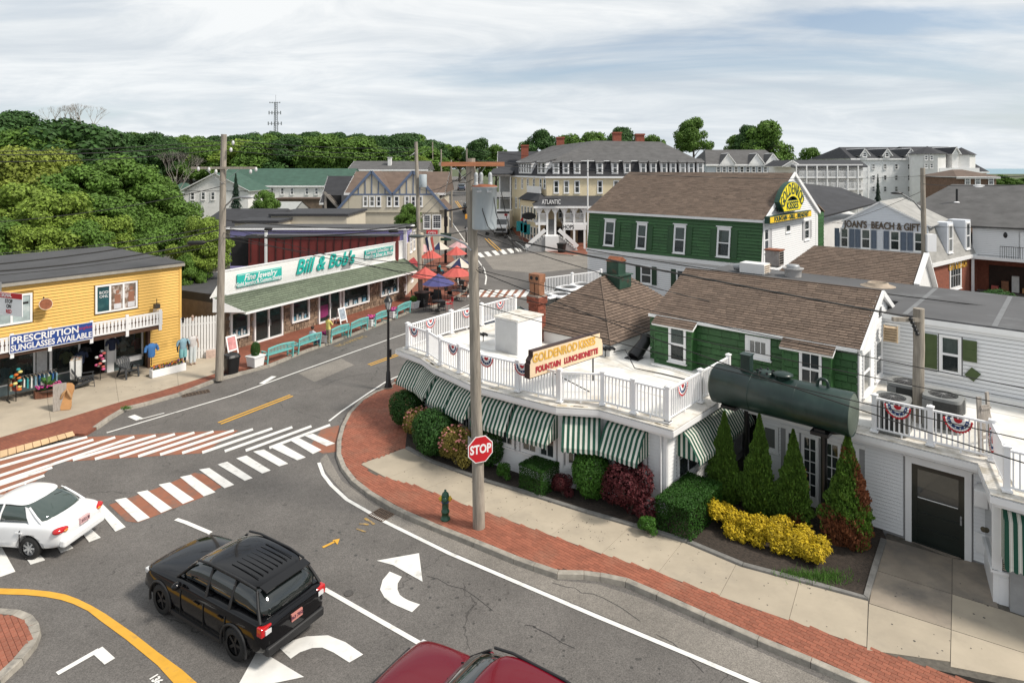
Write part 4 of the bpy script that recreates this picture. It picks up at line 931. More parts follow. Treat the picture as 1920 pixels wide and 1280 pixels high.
def floodlight(px,py,lab,n=2):
 p=P(px,py,DZ+.04);t=thing('floodlight',lab,'floodlight',p)
 mb=MB();mb.tube([p,p+UP*.28,p+UP*.3+D1*.02],.02,6);mb.build('stem',BLACKM,t)
 for k in range(n):
  mb=MB();mb.box(p+UP*(.30+.05*k)+(-D1)*(.22*k-.1),(.22,.10,.17),R(-42),0,Matrix.Rotation(R(-42),3,'Z')@Matrix.Rotation(R(55),3,'X'));mb.build('lamp_head',BLACKM,t)
floodlight(906,640,'pair of black floodlights on the deck beside the wooden pole');floodlight(1135,668,'black floodlights on a bent arm beyond the rooftop sign',3)
mb=MB();mb.tube([P(1150,660,DZ+.35),P(1172,655,DZ+.5),P(1190,690,DZ+.1),P(1240,700,DZ+.06),P(1290,712,DZ+.06)],.02,6);tag(mb.build('roof_conduit',BLACKM),'black conduit running across the white deck towards the green house','conduit')
mb=MB();mb.tube([P(1222,682,DZ+.12),P(1260,690,DZ+.12),P(1330,712,DZ+.12)],.03,6);tag(mb.build('roof_pipe',VINYL),'white pipe along the foot of the green house','pipe')
CASE=mat('condenser_case',(.20,.205,.20),.5,.1,3);FIN=mat('condenser_fins',(.035,.037,.036),.6,.25,20)
def condenser(c,w,h,label,rz=R(-42),white=False,group='cooling units on the roof decks'):
 t=thing('cooling_unit',label,'cooling unit',c,group,rz);M=WM[t.name];top=VINYL if white else CASE
 mb=MB(M);hw_=w/2
 pts=[(hw_*math.copysign(abs(math.cos(a))**.35,math.cos(a)),hw_*math.copysign(abs(math.sin(a))**.35,math.sin(a)))for a in[2*math.pi*(k+.5)/24 for k in range(24)]]
 mb.prism(pts,.04,h-.1);mb.build('coil',FIN,t)
 for k in range(6):mb=MB(M);mb.prism([(x*1.012,y*1.012)for x,y in pts],.1+k*(h-.25)/6,.112+k*(h-.25)/6);mb.build('louvre',FIN,t)
 mb=MB(M);mb.prism([(x*1.03,y*1.03)for x,y in pts],0,.08);mb.build('base',CASE,t)
 mb=MB(M);n=24;r0=w*.40;vs=[(x*1.03,y*1.03,h-.1)for x,y in pts]+[(x*1.0,y*1.0,h-.01)for x,y in pts]+[(r0*math.cos(2*math.pi*(k+.5)/24),r0*math.sin(2*math.pi*(k+.5)/24),h)for k in range(24)]+[(r0*.98*math.cos(2*math.pi*(k+.5)/24),r0*.98*math.sin(2*math.pi*(k+.5)/24),h-.09)for k in range(24)]
 mb.add(vs,[(j*n+k,j*n+(k+1)%n,(j+1)*n+(k+1)%n,(j+1)*n+k)for j in range(3)for k in range(n)]);mb.build('top_ring',top,t)
 mb=MB(M);mb.lathe([(r0*.97,h-.10),(r0*.97,h-.095),(0,h-.095)],(0,0,0),20,0,False);mb.build('fan_well',DARKIN,t)
 mb=MB(M)
 for k in range(12):a=k*math.pi/6;mb.tube([(0.04*math.cos(a),.04*math.sin(a),h+.02),(r0*math.cos(a),r0*math.sin(a),h-.01)],.006,4)
 for r_ in(.3,.5,.7,.9):mb.tube([(r0*r_*math.cos(2*math.pi*k/20),r0*r_*math.sin(2*math.pi*k/20),h+.012)for k in range(21)],.004,4,caps=False)
 mb.ell((0,0,h+.015),(.07,.07,.02));mb.build('fan_guard',mat('guard_grey',(.16,.16,.16),.5),t)
 MB(M).b2((-hw_*.95,-hw_-.02,.1),(-hw_*.4,-hw_*.9,h-.12)).build('access_panel',CASE,t)
 return t
for px,py,h,lab in((1673,804,.98,'cooling unit nearest the railing beside the pole stump'),(1698,772,1.0,'cooling unit in the corner behind the other beside the pole'),(1768,800,1.0,'cooling unit standing alone under the shuttered window')):
 condenser(P(px,py,DZ+.04),.92 if px!=1768 else .98,h,lab)
for px,py,lab in((1020,578,'small dark cooling unit immediately behind the chimney'),(1050,575,'low wide dark cooling unit behind the hip roof'),(1066,561,'grey cooling unit by the farthest railing'),(1092,555,'white topped cooling unit farthest back by the railing')):
 condenser(P(px,py,DZ+.04),1.25,.75,lab,white=True)
p=P(1840,855,DZ);t=thing('wooden_frame','weathered wooden easel frame leaning on the deck past the cooling units','wood frame',p);WD=mat('grey_wood',(.30,.27,.24),.9,.25,6,stretch=(4,4,.6))
for a,b,w_ in[((0,0,0),(0,.1,1.6),.12),((.35,.1,0),(.30,.2,1.7),.12),((.3,.15,1.2),(1.1,.9,0),.07),((0,.05,1.3),(.34,.15,1.3),.1),((0,.02,.5),(.36,.12,.5),.1)]:
 MB().bar(p+V(a),p+V(b),w_,.05).build('plank',WD,t)
MB().box(p+V((.16,.1,1.0)),(.3,.04,.75),R(15)).build('board',WD,t)
p=P(1800,775,DZ);tag(MB().box(p+UP*.25,(.3,.25,.5),R(-42)).build('meter_box',CASE),'small grey box on the deck beside the wooden frame','box')
SEAMW=mat('membrane_seam',(.60,.585,.55),.6,.15,3)
for v_ in(19.6,21.4,25.2,27.4,29.6):MB().prism([U(u0+1.4,v_),U(u6-1.2,v_),U(u6-1.2,v_+.10),U(u0+1.4,v_+.10)],DZ+.036,DZ+.041).build('roof_seam',SEAMW,rest)
for v_ in(23.6,25.6):MB().prism([U(uE1-2.6,v_),U(uE1+6,v_),U(uE1+6,v_+.1),U(uE1-2.6,v_+.1)],DZ+.036,DZ+.041).build('roof_seam',SEAMW,rest)
CAULK=mat('yellowed_caulk',(.50,.42,.28),.7,.2,6)
for k in range(26):
 i_=rnd.randrange(1,6);a,b=Dp[i_],Dp[i_+1];q=a.lerp(b,rnd.random())+D2*.17;e=(b-a).normalized();MB().box(vz(q,DZ+.004),(rnd.uniform(.15,.45),rnd.uniform(.03,.10),.006),math.atan2(e.y,e.x)).build('caulk_patch',CAULK,rest)
mb=MB();SPOTM=mat('gum_spot',(.05,.045,.04),.8,0)
def spots(n,xr,yr,z,r0,r1):
 for _ in range(n):p=P(rnd.uniform(*xr),rnd.uniform(*yr),z);mb.lathe([(rnd.uniform(r0,r1),0),(0,.001)],p,6,0,False)
W1=[P(x,y,.14)for x,y in[(700,872),(1100,1030),(1380,1125),(1620,1205),(1620,1125),(1290,1022),(980,925),(770,850)]]
for _ in range(190):
 a=W1[0].lerp(W1[3],rnd.random());b=W1[7].lerp(W1[4],rnd.random());q=a.lerp(b,rnd.random())
 if inpoly(q.x,q.y,[(p.x,p.y)for p in W1]):mb.lathe([(rnd.uniform(.006,.022),0),(0,.001)],vz(q,.1385),6,0,False)
spots(26,(1660,1900),(1060,1230),.1375,.008,.03);spots(40,(40,400),(720,735),.137,.01,.03)
mb.build('gum_spots',SPOTM)['kind']='stuff'
mb=MB()
for _ in range(150):
 f=rnd.random();q=P(640,960,0).lerp(P(1330,1270,0),f)+V((rnd.gauss(-.9,.55),rnd.gauss(-.6,.4),0));mb.lathe([(rnd.uniform(.01,.05)*rnd.random()+.008,0),(0,.001)],vz(q,.0135),7,0,False)
for _ in range(60):q=P(rnd.uniform(150,600),rnd.uniform(860,1000),.0);mb.lathe([(rnd.uniform(.01,.04),0),(0,.001)],vz(q,.0135),7,0,False)
mb.build('oil_spots',mat('oil_spot',(.055,.052,.048),.5,.2,6))['kind']='stuff'
def uof(v,px,z=0):
 k=(px-CX)/FOC;d1=-D1;return(k*(D2.y*v)-D2.x*v)/(d1.x-k*d1.y)
gh=thing('green_house','dark green shingled upper storey with brown roof rising behind the green tank','house',U(-9,GV,DZ))
x0u,x1u=uof(GV,1219),uof(GV,1609);TG1=frame(U(x0u,GV),U(x1u,GV));LG=x1u-x0u
ze=zat(651,U(x1u,GV).y);wr=3.0;zr=zat(545,U(x1u,GV+wr).y)
MB(TG1).b2((0.05,.05,DZ-.2),(LG-.05,2*wr-.05,ze)).build('wall',GREENS,gh)
def lx(px,v=GV):return uof(v,px)-x0u
b1=(lx(1238),lx(1306));b2_=(lx(1476),lx(1564));bo=.42;zb=ze-.24
for a,b in(b1,b2_):MB(TG1).b2((a+.04,-bo+.03,DZ-.2),(b-.04,.06,zb)).build('bay_wall',GREENS,gh)
def rect(px0,px1,py0,py1,v=GV):xa_=lx(px0,v);xb2=lx(px1,v);Y=U(x0u+(xa_+xb2)/2,v).y;return xa_,xb2,zat(py1,Y),zat(py0,Y)
wA=rect(1257,1284,609,676,GV-bo);wB=rect(1405,1438,638,664);wC=rect(1502,1538,657,722,GV-bo)
cl_=lambda q:(q[0],q[1],q[2],min(q[3],zb-.12));wA,wC=cl_(wA),cl_(wC)
DARKG=mat('dark_green_paint',(.015,.045,.022),.5,.2)
def put_win(parent,T,q,z0=0,y=0,**k):return window(parent,T@T3(0,y,0),(q[0]+q[1])/2,q[2],q[1]-q[0],q[3]-q[2],**k)
put_win(gh,TG1,wA,y=-bo,cw=.06,nx=1,curtain=(.5,CURT));put_win(gh,TG1,wB,cw=.14,nx=3,sashes=1);put_win(gh,TG1,wC,y=-bo,cw=.05,nx=2)
hm=lambda q,m_=.1:(q[0]-m_,q[1]+m_,q[2]-m_,q[3]+m_)
pc=Pieces('shingle',WEDGE(),GREENP)
for a,b in((0,b1[0]),(b1[1],b2_[0]),(b2_[1],LG)):clad(gh,TG1,a+.01,b-.01,DZ,ze,.235,GREENP,[hm(wB,.14)],proud=.035,seg=.45,pieces=pc)
for(a,b),q in((b1,wA),(b2_,wC)):
 clad(gh,TG1@T3(0,-bo,0),a,b,DZ,zb,.235,GREENP,[hm(q,.07)],proud=.035,seg=.45,pieces=pc)
 for x_,yy in((a,-bo),(b,-bo)):MB(TG1).b2((x_-.03,-bo-.03,DZ),(x_+.03,.0,zb)).build('corner_board',GREENP,gh)
pc.done(gh)
ov=.22;sl=(zr-ze)/wr;A_=U(x0u+.15,GV-ov,ze-ov*sl*.5);rf=gh
def rpt(u,v,z):return U(u,v,z)
e0,e1,t1,t0=rpt(x0u+.1,GV-.12,ze-.03),rpt(x1u+.12,GV-.12,ze-.03),rpt(x1u+.12,GV+wr,zr),rpt(x0u+.1,GV+wr,zr)
mb=MB();dn=UP*-.012;mb.slab([p+dn for p in(e0,e1,t1,t0)],.12,0,1);bk0,bk1=rpt(x0u+.1,GV+2*wr+.2,ze),rpt(x1u+.12,GV+2*wr+.2,ze);mb.slab([p+dn for p in(bk1,bk0,t0,t1)],.12,0,1);mb.build('roof',[ROOFBR,TRIM],rf)
shingles(rf,[e0,e1,t1,t0],exp=.145,tab=.3);shingles(rf,[bk1,bk0,t0,t1],exp=.3,tab=.9,limit=2,name='back_shingle')
for a,b in(b1,b2_):
 q0,q1=rpt(x0u+a-.1,GV-bo-.14,zb-.06),rpt(x0u+b+.1,GV-bo-.14,zb-.06);q2,q3=rpt(x0u+b+.1,GV+.15,ze+.10),rpt(x0u+a-.1,GV+.15,ze+.10)
 MB().slab([p+dn for p in(q0,q1,q2,q3)],.09,0,1).build('dormer_roof',[ROOFBR,TRIM],rf);shingles(rf,[q0,q1,q2,q3],exp=.145,tab=.3,name='dormer_shingle')
MB().tube([t0+UP*.01,t1+UP*.01],.035,6).build('ridge_cap',SHING,rf)
MB(TG1).b2((0,-.16,ze-.16),(LG,-.12,ze-.05)).build('eave_trim',TRIM,rf)
TG2=frame(U(x1u,GV),U(x1u,GV+2*wr));W2=2*wr
wallslab(TG2,[(0,DZ-.2),(W2,DZ-.2),(W2,ze),(wr,zr-.1),(0,ze)],.06).build('gable_wall',GAPSHADE,gh)
gt=lambda z:(0,W2)if z<ze else((z-ze)/(zr-ze)*wr,W2-(z-ze)/(zr-ze)*wr)
ga=onw(TG2,1617)[0];gb=onw(TG2,1629)[0];gc=onw(TG2,1640)[0];gd=onw(TG2,1651)[0]
zz0=zat(722,22.3);zz1=zat(652,22.3)
clad(gh,TG2@T3(0,0,0),0,W2,DZ,zr-.12,.13,CLAPW,[(ga-.1,gb+.1,zz0-.1,zz1+.1),(gc-.1,gd+.1,zz0-.1,zz1+.1)],proud=.03,top=gt)
window(gh,TG2,(ga+gb)/2,zz0,gb-ga,zz1-zz0,cw=.1);window(gh,TG2,(gc+gd)/2,zz0+.1,gd-gc,zz1-zz0-.1,cw=.1)
mb=MB()
for s_ in(0,1):
 a=U(x1u+.13,GV-.14 if s_==0 else GV+W2+.15,ze-.12);b=U(x1u+.13,GV+wr,zr-.06);mb.bar(a,b,.07,.2)
mb.build('rake_board',TRIM,gh);MB(TG2).b2((0,-.04,DZ),(.12,-.002,ze-.1)).build('corner_board',TRIM,gh)
MB(TG2).b2((wr-.15,-.05,zr-.95),(wr+.15,-.035,zr-.6)).build('attic_vent',mat('dark_louvre',(.10,.10,.10),.7),gh)
p=PD(1672,624,22.8);lb=thing('louvre_box','wooden louvred fan box hanging on the white wall beside the pole stump','fan box',p);BM=Matrix((-D1,D2,UP)).transposed()
MB().box(p,(.46,.30,.62),0,0,BM).build('case',mat('grey_box',(.30,.30,.29),.6),lb)
LT=mat('light_wood',(.50,.38,.25),.7,.2,6)
for k in range(6):MB().box(p+UP*(.24-k*.095)-D2*.20,(.40,.10,.018),0,0,BM@Matrix.Rotation(R(35),3,'X')).build('slat',LT,lb)
for s_ in(-1,1):MB().box(p-D1*s_*.21-D2*.18,(.03,.08,.6),0,0,BM).build('side',LT,lb)
vW=26.9;uW0=x1u;uW1=uW0+10;TW=frame(U(uW0,vW),U(uW1,vW));zW=5.45
zW=zat(600,U(uof(vW,1734),vW).y)
wg=thing('white_wing','white clapboard wing with a flat grey roof and green shuttered window','building',U(uW0+3,vW,DZ))
MB(TW).b2((0,.02,DZ-.2),(10,6.5,zW-.05)).build('wall',GAPSHADE,wg)
wxa,wxb=onw(TW,1765)[0],onw(TW,1799)[0];Yw=onw(TW,1782)[2];wz0,wz1=zat(697,Yw),zat(632,Yw)
window(wg,TW,(wxa+wxb)/2,wz0,wxb-wxa,wz1-wz0,cw=.06,nx=1,curtain=(.5,CURT));OLV=mat('olive_shutter',(.055,.085,.025),.6,.15)
shutter(wg,TW,wxa-.52,wz0+.02,.40,wz1-wz0,OLV);shutter(wg,TW,wxb+.10,wz0+.5,.40,wz1-wz0-.5,OLV)
o=MB(TW@T3(onw(TW,1824)[0],-.05,zat(705,21.6))@Matrix.Rotation(R(35),4,'Y')).b2((-.16,-.02,-.18),(.16,.02,.18)).build('hanging_shutter',OLV,wg)
clad(wg,TW,0,10,DZ,zW-.12,.135,CLAPW,[(wxa-.1,wxb+.1,wz0-.1,wz1+.1)],proud=.03)
MB(TW).b2((0,-.14,zW-.12),(10,-.0,zW+.06)).build('gutter',TRIM,wg);MB(TW).b2((0,-.34,DZ),(10,-.03,DZ+.25)).build('base_step',WHITE,wg)
MB(TW).b2((5.6,-.05,DZ+.2),(6.5,-.031,DZ+1.9)).build('door',TRIM,wg)
fl=[U(uW0+.1,vW-.1),U(uW1,vW-.1),U(uW1,33.6),U(-14.5,34.1),U(-14.2,GV+2*wr-.1),U(uW0+.1,GV+2*wr-.1)]
MB().prism(fl,zW-.1,zW+.12).build('flat_roof',FLATROOF,wg)
mb=MB();sm_=mat('seam_tape',(.16,.165,.17),.7)
for u_ in(uof(30,1722),uof(30,1875)):mb.prism([U(u_,vW-.05),U(u_+.16,vW-.05),U(u_+.16,33.5),U(u_,33.5)],zW+.121,zW+.128)
mb.build('seam',sm_,wg);MB().prism([U(-14.4,GV+6),U(uW1,GV+6.),U(uW1,33.5),U(-14.4,33.9)],0.0,zW-.11).build('lower_wall',WHITE,wg)
vR=33.9;uR1=uof(vR,1713);R2=thing('brown_roof_annex','long low brown shingled roof with a white gable end beyond the flat roof','roof',U(uR1-3,vR,zW));zR0=zW+.12;wR=2.55
zR1=zat(476,U(uR1,vR+wR).y);uL=uof(vR,1460);q0,q1,q2,q3=U(uL,vR,zR0),U(uR1,vR,zR0),U(uR1,vR+wR,zR1),U(uL+1.0,vR+wR,zR1)
MB().slab([p+dn for p in(q0,q1,q2,q3)],.08,0,1).slab([U(uR1,vR+2*wR,zR0-.8),U(uL,vR+2*wR,zR0-.8),q3+dn,q2+dn],.08,0,1).build('roof',[ROOFBR,TRIM],R2);shingles(R2,[q0,q1,q2,q3],exp=.145,tab=.34)
TR=frame(q1,U(uR1,vR+2*wR),0);wallslab(TR,[(0,0),(2*wR,0),(2*wR,zR0-.8),(wR,zR1-.06),(0,zR0-.04)],.08).build('gable_wall',WHITE,R2)
mb=MB();mb.bar(q1-D1*.12+UP*.02,q2-D1*.12+UP*.02,.22,.1);mb.bar(U(uR1+.12,vR+2*wR,zR0-.8),q2-D1*.12,.22,.1);mb.build('rake_board',TRIM,R2)
p=P(1452,500,zW+.12);t=thing('rusty_vent_box','rusty square fan box on the flat roof against the white gable','roof vent',p);mb=MB();mb.box(p+UP*.5,(.75,.7,.8),0,0,BM);mb.build('case',mat('stained_steel',(.30,.27,.25),.6,.3,3,dirt=(.14,.07,.04),dscale=2),t);MB().box(p+UP*.93,(.85,.8,.06),0,0,BM).build('lid',RUST,t)
for k in range(5):
 for j in range(4):MB().box(p+UP*(.25+k*.13)-D1*.39+D2*(j*.16-.24),(.02,.10,.08),0,0,BM).build('louvre',RUBBER,t)
MB().box(p+UP*.05,(.5,.5,.1),0,0,BM).build('base',CASE,t)
p=P(1415,512,zW+.12);t=thing('air_handler','white air handler box with a round duct lying on the flat roof','roof vent',p);MB().box(p+UP*.28,(1.25,.8,.5),0,0,BM).build('case',WHITE,t)
MB().tube([p+D1*.6+UP*.25,p+D1*1.05+UP*.22],[.22,.17],12).build('duct',STEEL,t)
for k in range(4):MB().box(p+UP*(.12+k*.11)-D1*.66,(.10,.7,.02),0,0,BM@Matrix.Rotation(R(-30),3,'Y')).build('louvre',LT,t)
p=P(1487,518,zW+.12);t=thing('round_roof_fan','round grey exhaust fan bowl on the flat roof','roof vent',p);MB().lathe([(.38,0),(.40,.30),(.48,.38),(.50,.42),(.44,.42),(.36,.34),(0,.34)],p,20).build('bowl',mat('pale_steel',(.42,.41,.40),.5,.15,4),t);MB().lathe([(.30,.36),(.31,.52),(.27,.58),(0,.6)],p,18).build('cap',STEEL,t)
p=P(1646,536,zW+.13);t=thing('roof_curb_ring','round stained curb ring on the flat roof behind the small gable','roof vent',p);MB().lathe([(.72,0),(.45,.10),(.42,.16),(.36,.16),(.35,.04),(0,.04)],p,22).build('ring',mat('stained_curb',(.33,.27,.21),.9,.3,3),t)
TNKM=mat('tank_green',(.009,.027,.022),.38,.22,1.3,coat=.1,dirt=(.028,.055,.045),dscale=1.5,dlim=(.5,.8),stretch=(1,1,.6))
vT=20.25;ua,ub=uof(vT,1344),uof(vT,1600);zc=zat(777,U(ub,vT).y);rT=.63
tk=thing('green_tank','large dark green cylindrical tank on a black post above the conifers','tank',U(ub-1,vT,0));ax=-D1
MX=Matrix((D2,UP,ax)).transposed()
mb=MB();L=ub-ua;mb.lathe([(rT*.97,0),(rT,.0),(rT,L),(rT*.985,L+.012),(rT*.97,L-.03)],U(ua,vT,zc),48,0,True,MX);mb.build('shell',TNKM,tk)
mb=MB();mb.lathe([(rT*.97,-.001),(rT*.8,-.09),(rT*.4,-.15),(0,-.16)],U(ua,vT,zc),32,0,True,MX);mb.lathe([(rT*.965,L-.02),(rT*.8,L+.04),(rT*.4,L+.07),(0,L+.08)],U(ua,vT,zc),40,0,True,MX);mb.build('end_cap',mat('tank_cap',(.10,.125,.10),.45,.2,2),tk)
mb=MB()
for f in(.30,.63):mb.lathe([(rT+.001,L*f),(rT+.004,L*f+.005),(rT+.004,L*f+.02),(rT+.001,L*f+.025)],U(ua,vT,zc),40,0,False,MX)
mb.build('weld_band',TNKM,tk)
def ontank(f,h=0.0):return U(ua+L*f,vT,zc+rT+h)
c=ontank(.245);MB().box(c+UP*.24,(.30,.30,.52),R(-42)).build('hatch_box',TNKM,tk);MB().box(c+UP*.51,(.36,.36,.03),R(-42)).build('hatch_lid',TNKM,tk)
c=ontank(.39);mb=MB();mb.lathe([(.27,-.06),(.27,.05),(.24,.09),(0,.12)],c,20);mb.build('manway',TNKM,tk)
for k in range(7):a=k*2*math.pi/7;MB().box(c+V((.24*math.cos(a),.24*math.sin(a),.09)),(.07,.05,.07),a).build('clamp',BLACKM,tk)
c=ontank(.52);MB().lathe([(.20,-.05),(.20,.06),(.30,.09),(.30,.12),(.20,.17),(0,.19)],c,24).build('fill_cap',TNKM,tk)
c=ontank(.80);mb=MB();mb.tube([c+ax*(-.16)+UP*-.05]+[c+ax*(-.14*math.cos(a))+UP*(.1+.12*math.sin(a))for a in[math.pi*k/8 for k in range(9)]]+[c+ax*.15+UP*.0],.045,10);mb.build('vent_pipe',TNKM,tk)
pb=P(1545,962,.15);pt=U(uof(vT,1545),vT,0);mb=MB();mb.tube([vz(pt,0),vz(pt,zc-rT+.1)],.09,12);mb.build('post',BLACKM,tk)
mb=MB();mb.b2((0,0,0),(0,0,0))if False else None;mb.box(vz(pt,zc-rT-.02),(.5,1.0,.1),0,0,BM);mb.box(vz(pt,zc-rT+.05),(.3,.9,.12),0,0,BM);mb.build('saddle',BLACKM,tk);mb=MB();mb.bar(vz(pt,zc-rT-.1)+ax*.1,vz(pt,zc-rT+.05)+ax*.62,.07,.07);mb.build('brace',BLACKM,tk)
pt2=U(uof(vT,1380),vT+.9,0);mb=MB();mb.tube([pt2,vz(pt2,zc-.4)],.09,12);mb.build('post',BLACKM,tk);MB().box(vz(U(uof(vT,1372),vT+.5),zc-rT-.02),(.5,1.6,.1),0,0,BM).build('saddle',BLACKM,tk)
Cg=PD(1430.7,413.3,44.0);zeG=Cg.z;Cg=vz(Cg,0);uG,vG=uv(Cg);uGL=uof(vG,1106);TB1=frame(U(uGL,vG),Cg);LB1=uG-uGL;zbG=zat(496.6,44.0);lean=.38;wG=6.2;zrG=zat(324,U(uG,vG+wG).y)
bg_=thing('gambrel_house','large green shingled gambrel house with yellow signs on its white gable','house',U(uG-6,vG,0))
MB().prism([U(uGL+.2,vG-lean+.05),U(uG-.02,vG-lean+.05),U(uG-.02,vG+12.3),U(uGL+.2,vG+12.3)],0,zbG-.1).build('lower_wall',GAPSHADE,bg_)
MB().prism([U(uGL+.1,vG+.05),U(uG-.08,vG+.05),U(uG-.08,vG+12.3),U(uGL+.1,vG+12.3)],zbG-.1,zeG).build('core_wall',GREENP,bg_)
ang=math.atan2(lean,zeG-zbG);TL=TB1@T3(0,-lean,zbG)@Matrix.Rotation(-ang,4,'X');HL=(zeG-zbG)/math.cos(ang)
mb=MB(TL);mb.b2((0,.0,0),(LB1,.06,HL-.02));mb.build('mansard_wall',GREENS,bg_)
hol=[];
for a,b,c_,d_ in[(1138,1154,416,459),(1198.5,1214,422,465),(1268,1286.5,426,473),(1349,1370,431,480)]:
 xa_=onw(TB1,a)[0];xb2=onw(TB1,b)[0];Y=onw(TB1,(a+b)/2)[2]-.2;z0,z1=zat(d_,Y)-zbG,zat(c_,Y)-zbG
 window(bg_,TL,(xa_+xb2)/2,z0,xb2-xa_,z1-z0,cw=.08,proud=.09,head=True,curtain=(.45,CURT));GSH=mat('green_shutter',(.018,.070,.020),.5,.1)
 shutter(bg_,TL,xa_-.60,z0-.06,.48,z1-z0+.1,GSH);shutter(bg_,TL,xb2+.12,z0-.06,.48,z1-z0+.1,GSH);hol.append((xa_-.1,xb2+.1,z0-.12,z1+.2))
clad(bg_,TL,0,LB1,0,HL-.1,.235,GREENP,hol,proud=.05,seg=2.2,limit=295,name='shingle')
MB(TB1).b2((-.1,-.22,zeG-.16),(LB1+.1,.0,zeG+.02)).build('eave_trim',TRIM,bg_);MB(TB1).b2((-.02,-lean-.16,zbG-.32),(LB1+.05,-lean+.04,zbG-.02)).build('belt_board',TRIM,bg_)
TLo=TB1@T3(0,-lean+.05,0);hol=[];
for a,b in[(1148,1160),(1203,1221),(1270,1286)]:
 xa_=onw(TLo,a)[0];xb2=onw(TLo,b)[0];window(bg_,TLo,(xa_+xb2)/2,1.9,xb2-xa_,1.3,cw=.07);shutter(bg_,TLo,xa_-.5,1.85,.4,1.4,DARKG);shutter(bg_,TLo,xb2+.1,1.85,.4,1.4,DARKG);hol.append((xa_-.1,xb2+.1,1.8,3.3))
clad(bg_,TLo,0,LB1-.2,0.1,zbG-.32,.16,CLAPW,hol,proud=.03,name='clapboard')
e0,e1,t1,t0=U(uGL-.15,vG-.2,zeG+.03),U(uG+.15,vG-.2,zeG+.03),U(uG+.15,vG+wG,zrG),U(uGL+.1,vG+wG,zrG)
MB().slab([p+dn for p in(e0,e1,t1,t0)],.14,0,1).slab([U(uG+.15,vG+12.4,zeG)+dn,U(uGL-.1,vG+12.4,zeG)+dn,t0+dn,t1+dn],.14,0,1).build('roof',[ROOFBR,TRIM],bg_);shingles(bg_,[e0,e1,t1,t0],exp=.17,tab=.42,thick=.016)
MB().prism([U(uG+.1,vG+10.9),U(uG+1.5,vG+10.9),U(uG+1.5,vG+12.2),U(uG+.1,vG+12.2)],0,.01).build('threshold',TRIM,bg_)
TGG=frame(Cg,U(uG,vG+12.3));Wg=12.3
wallslab(TGG,[(0,0),(Wg,0),(Wg,zeG),(wG,zrG-.12),(0,zeG)],.1).build('gable_wall',GAPSHADE,bg_)
MB().add([U(uG,vG,zeG),U(uG,vG,zbG),U(uG,vG-lean,zbG)],[(0,1,2)]).build('flare_board',TRIM,bg_)
gt=lambda z:(0.1,Wg-.1)if z<zeG else(.1+(z-zeG)/(zrG-zeG)*wG,Wg-.1-(z-zeG)/(zrG-zeG)*wG)
def gr(px0,px1,py0,py1):a=onw(TGG,px0)[0];b=onw(TGG,px1)[0];Y=onw(TGG,(px0+px1)/2)[2];return a,b,zat(py1,Y),zat(py0,Y)
g1,g2,g3=gr(1433,1440,430,470),gr(1508,1516,414,447),gr(1473,1481,422,434)
clad(bg_,TGG,.1,Wg-.1,.2,zrG-.15,.16,CLAPW,[hm(g1),hm(g2),hm(g3)],proud=.03,top=gt,name='gable_clapboard')
for q in(g1,g2):put_win(bg_,TGG,q,cw=.12);shutter(bg_,TGG,q[1]+.14,q[2],.42,q[3]-q[2],mat('grey_shutter',(.42,.42,.43),.5))
shutter(bg_,TGG,g2[0]-.56,g2[2],.42,g2[3]-g2[2],MATS['grey_shutter'])
put_win(bg_,TGG,g3,cw=.08,sashes=1)
mb=MB();mb.bar(U(uG+.16,vG-.2,zeG-.08),U(uG+.16,vG+wG,zrG-.05),.08,.26);mb.bar(U(uG+.16,vG+12.5,zeG-.1),U(uG+.16,vG+wG,zrG-.05),.08,.26);mb.build('rake_board',TRIM,bg_)
mb=MB();mb.b2((0,0,0),(0,0,0))if False else None
MB(TGG).b2((-.02,-.05,zbG),(.16,-.002,zeG)).build('corner_board',TRIM,bg_);MB(TGG).b2((Wg-.5,-.05,zbG),(Wg,-.002,zeG)).build('corner_board',TRIM,bg_)
qa,qb,qc,qd=U(uG+.0,vG+12.31,zeG),U(uG-2,vG+12.31,zeG),U(uG-2,vG+12.9,zbG),U(uG,vG+12.9,zbG)
MB().prism([U(uG-.3,vG+12.31),U(uG+.02,vG+12.31),U(uG+.02,vG+14.0),U(uG-.3,vG+14.0)],zbG,zeG-.1).build('side_cheek',GREENP,bg_)
clad(bg_,frame(U(uG+.03,vG+12.35),U(uG+.03,vG+14.0)),0,1.6,zbG,zeG-.1,.3,GREENP,proud=.04,name='cheek_shingle')
MB().slab([U(uG-.4,vG+12.3,zeG+.6),U(uG+.1,vG+12.3,zeG+.6),U(uG+.1,vG+14.1,zeG-.05),U(uG-.4,vG+14.1,zeG-.05)],.1).build('side_roof',SHING,bg_)
YEL=mat('sign_yellow',(.82,.68,.015),.45,.04,3);DGR=mat('sign_dark_green',(.008,.045,.03),.5,.2);YEB=mat('sign_amber',(.85,.55,.02),.45,.04,3)
s1=thing('arched_sign','arched yellow and green sign reading goldenrod above the plaque reading kisses','sign',TGG@V((wG,-.3,8)))
TSn=TGG@T3(0,-.55,0)
xc=(onw(TSn,1461)[0]+onw(TSn,1508)[0])/2;Yc=onw(TSn,1484)[2];ro=(onw(TSn,1508)[0]-onw(TSn,1461)[0])/2/math.cos(R(36));zc_=zat(342,Yc)-ro;ri=ro*.70
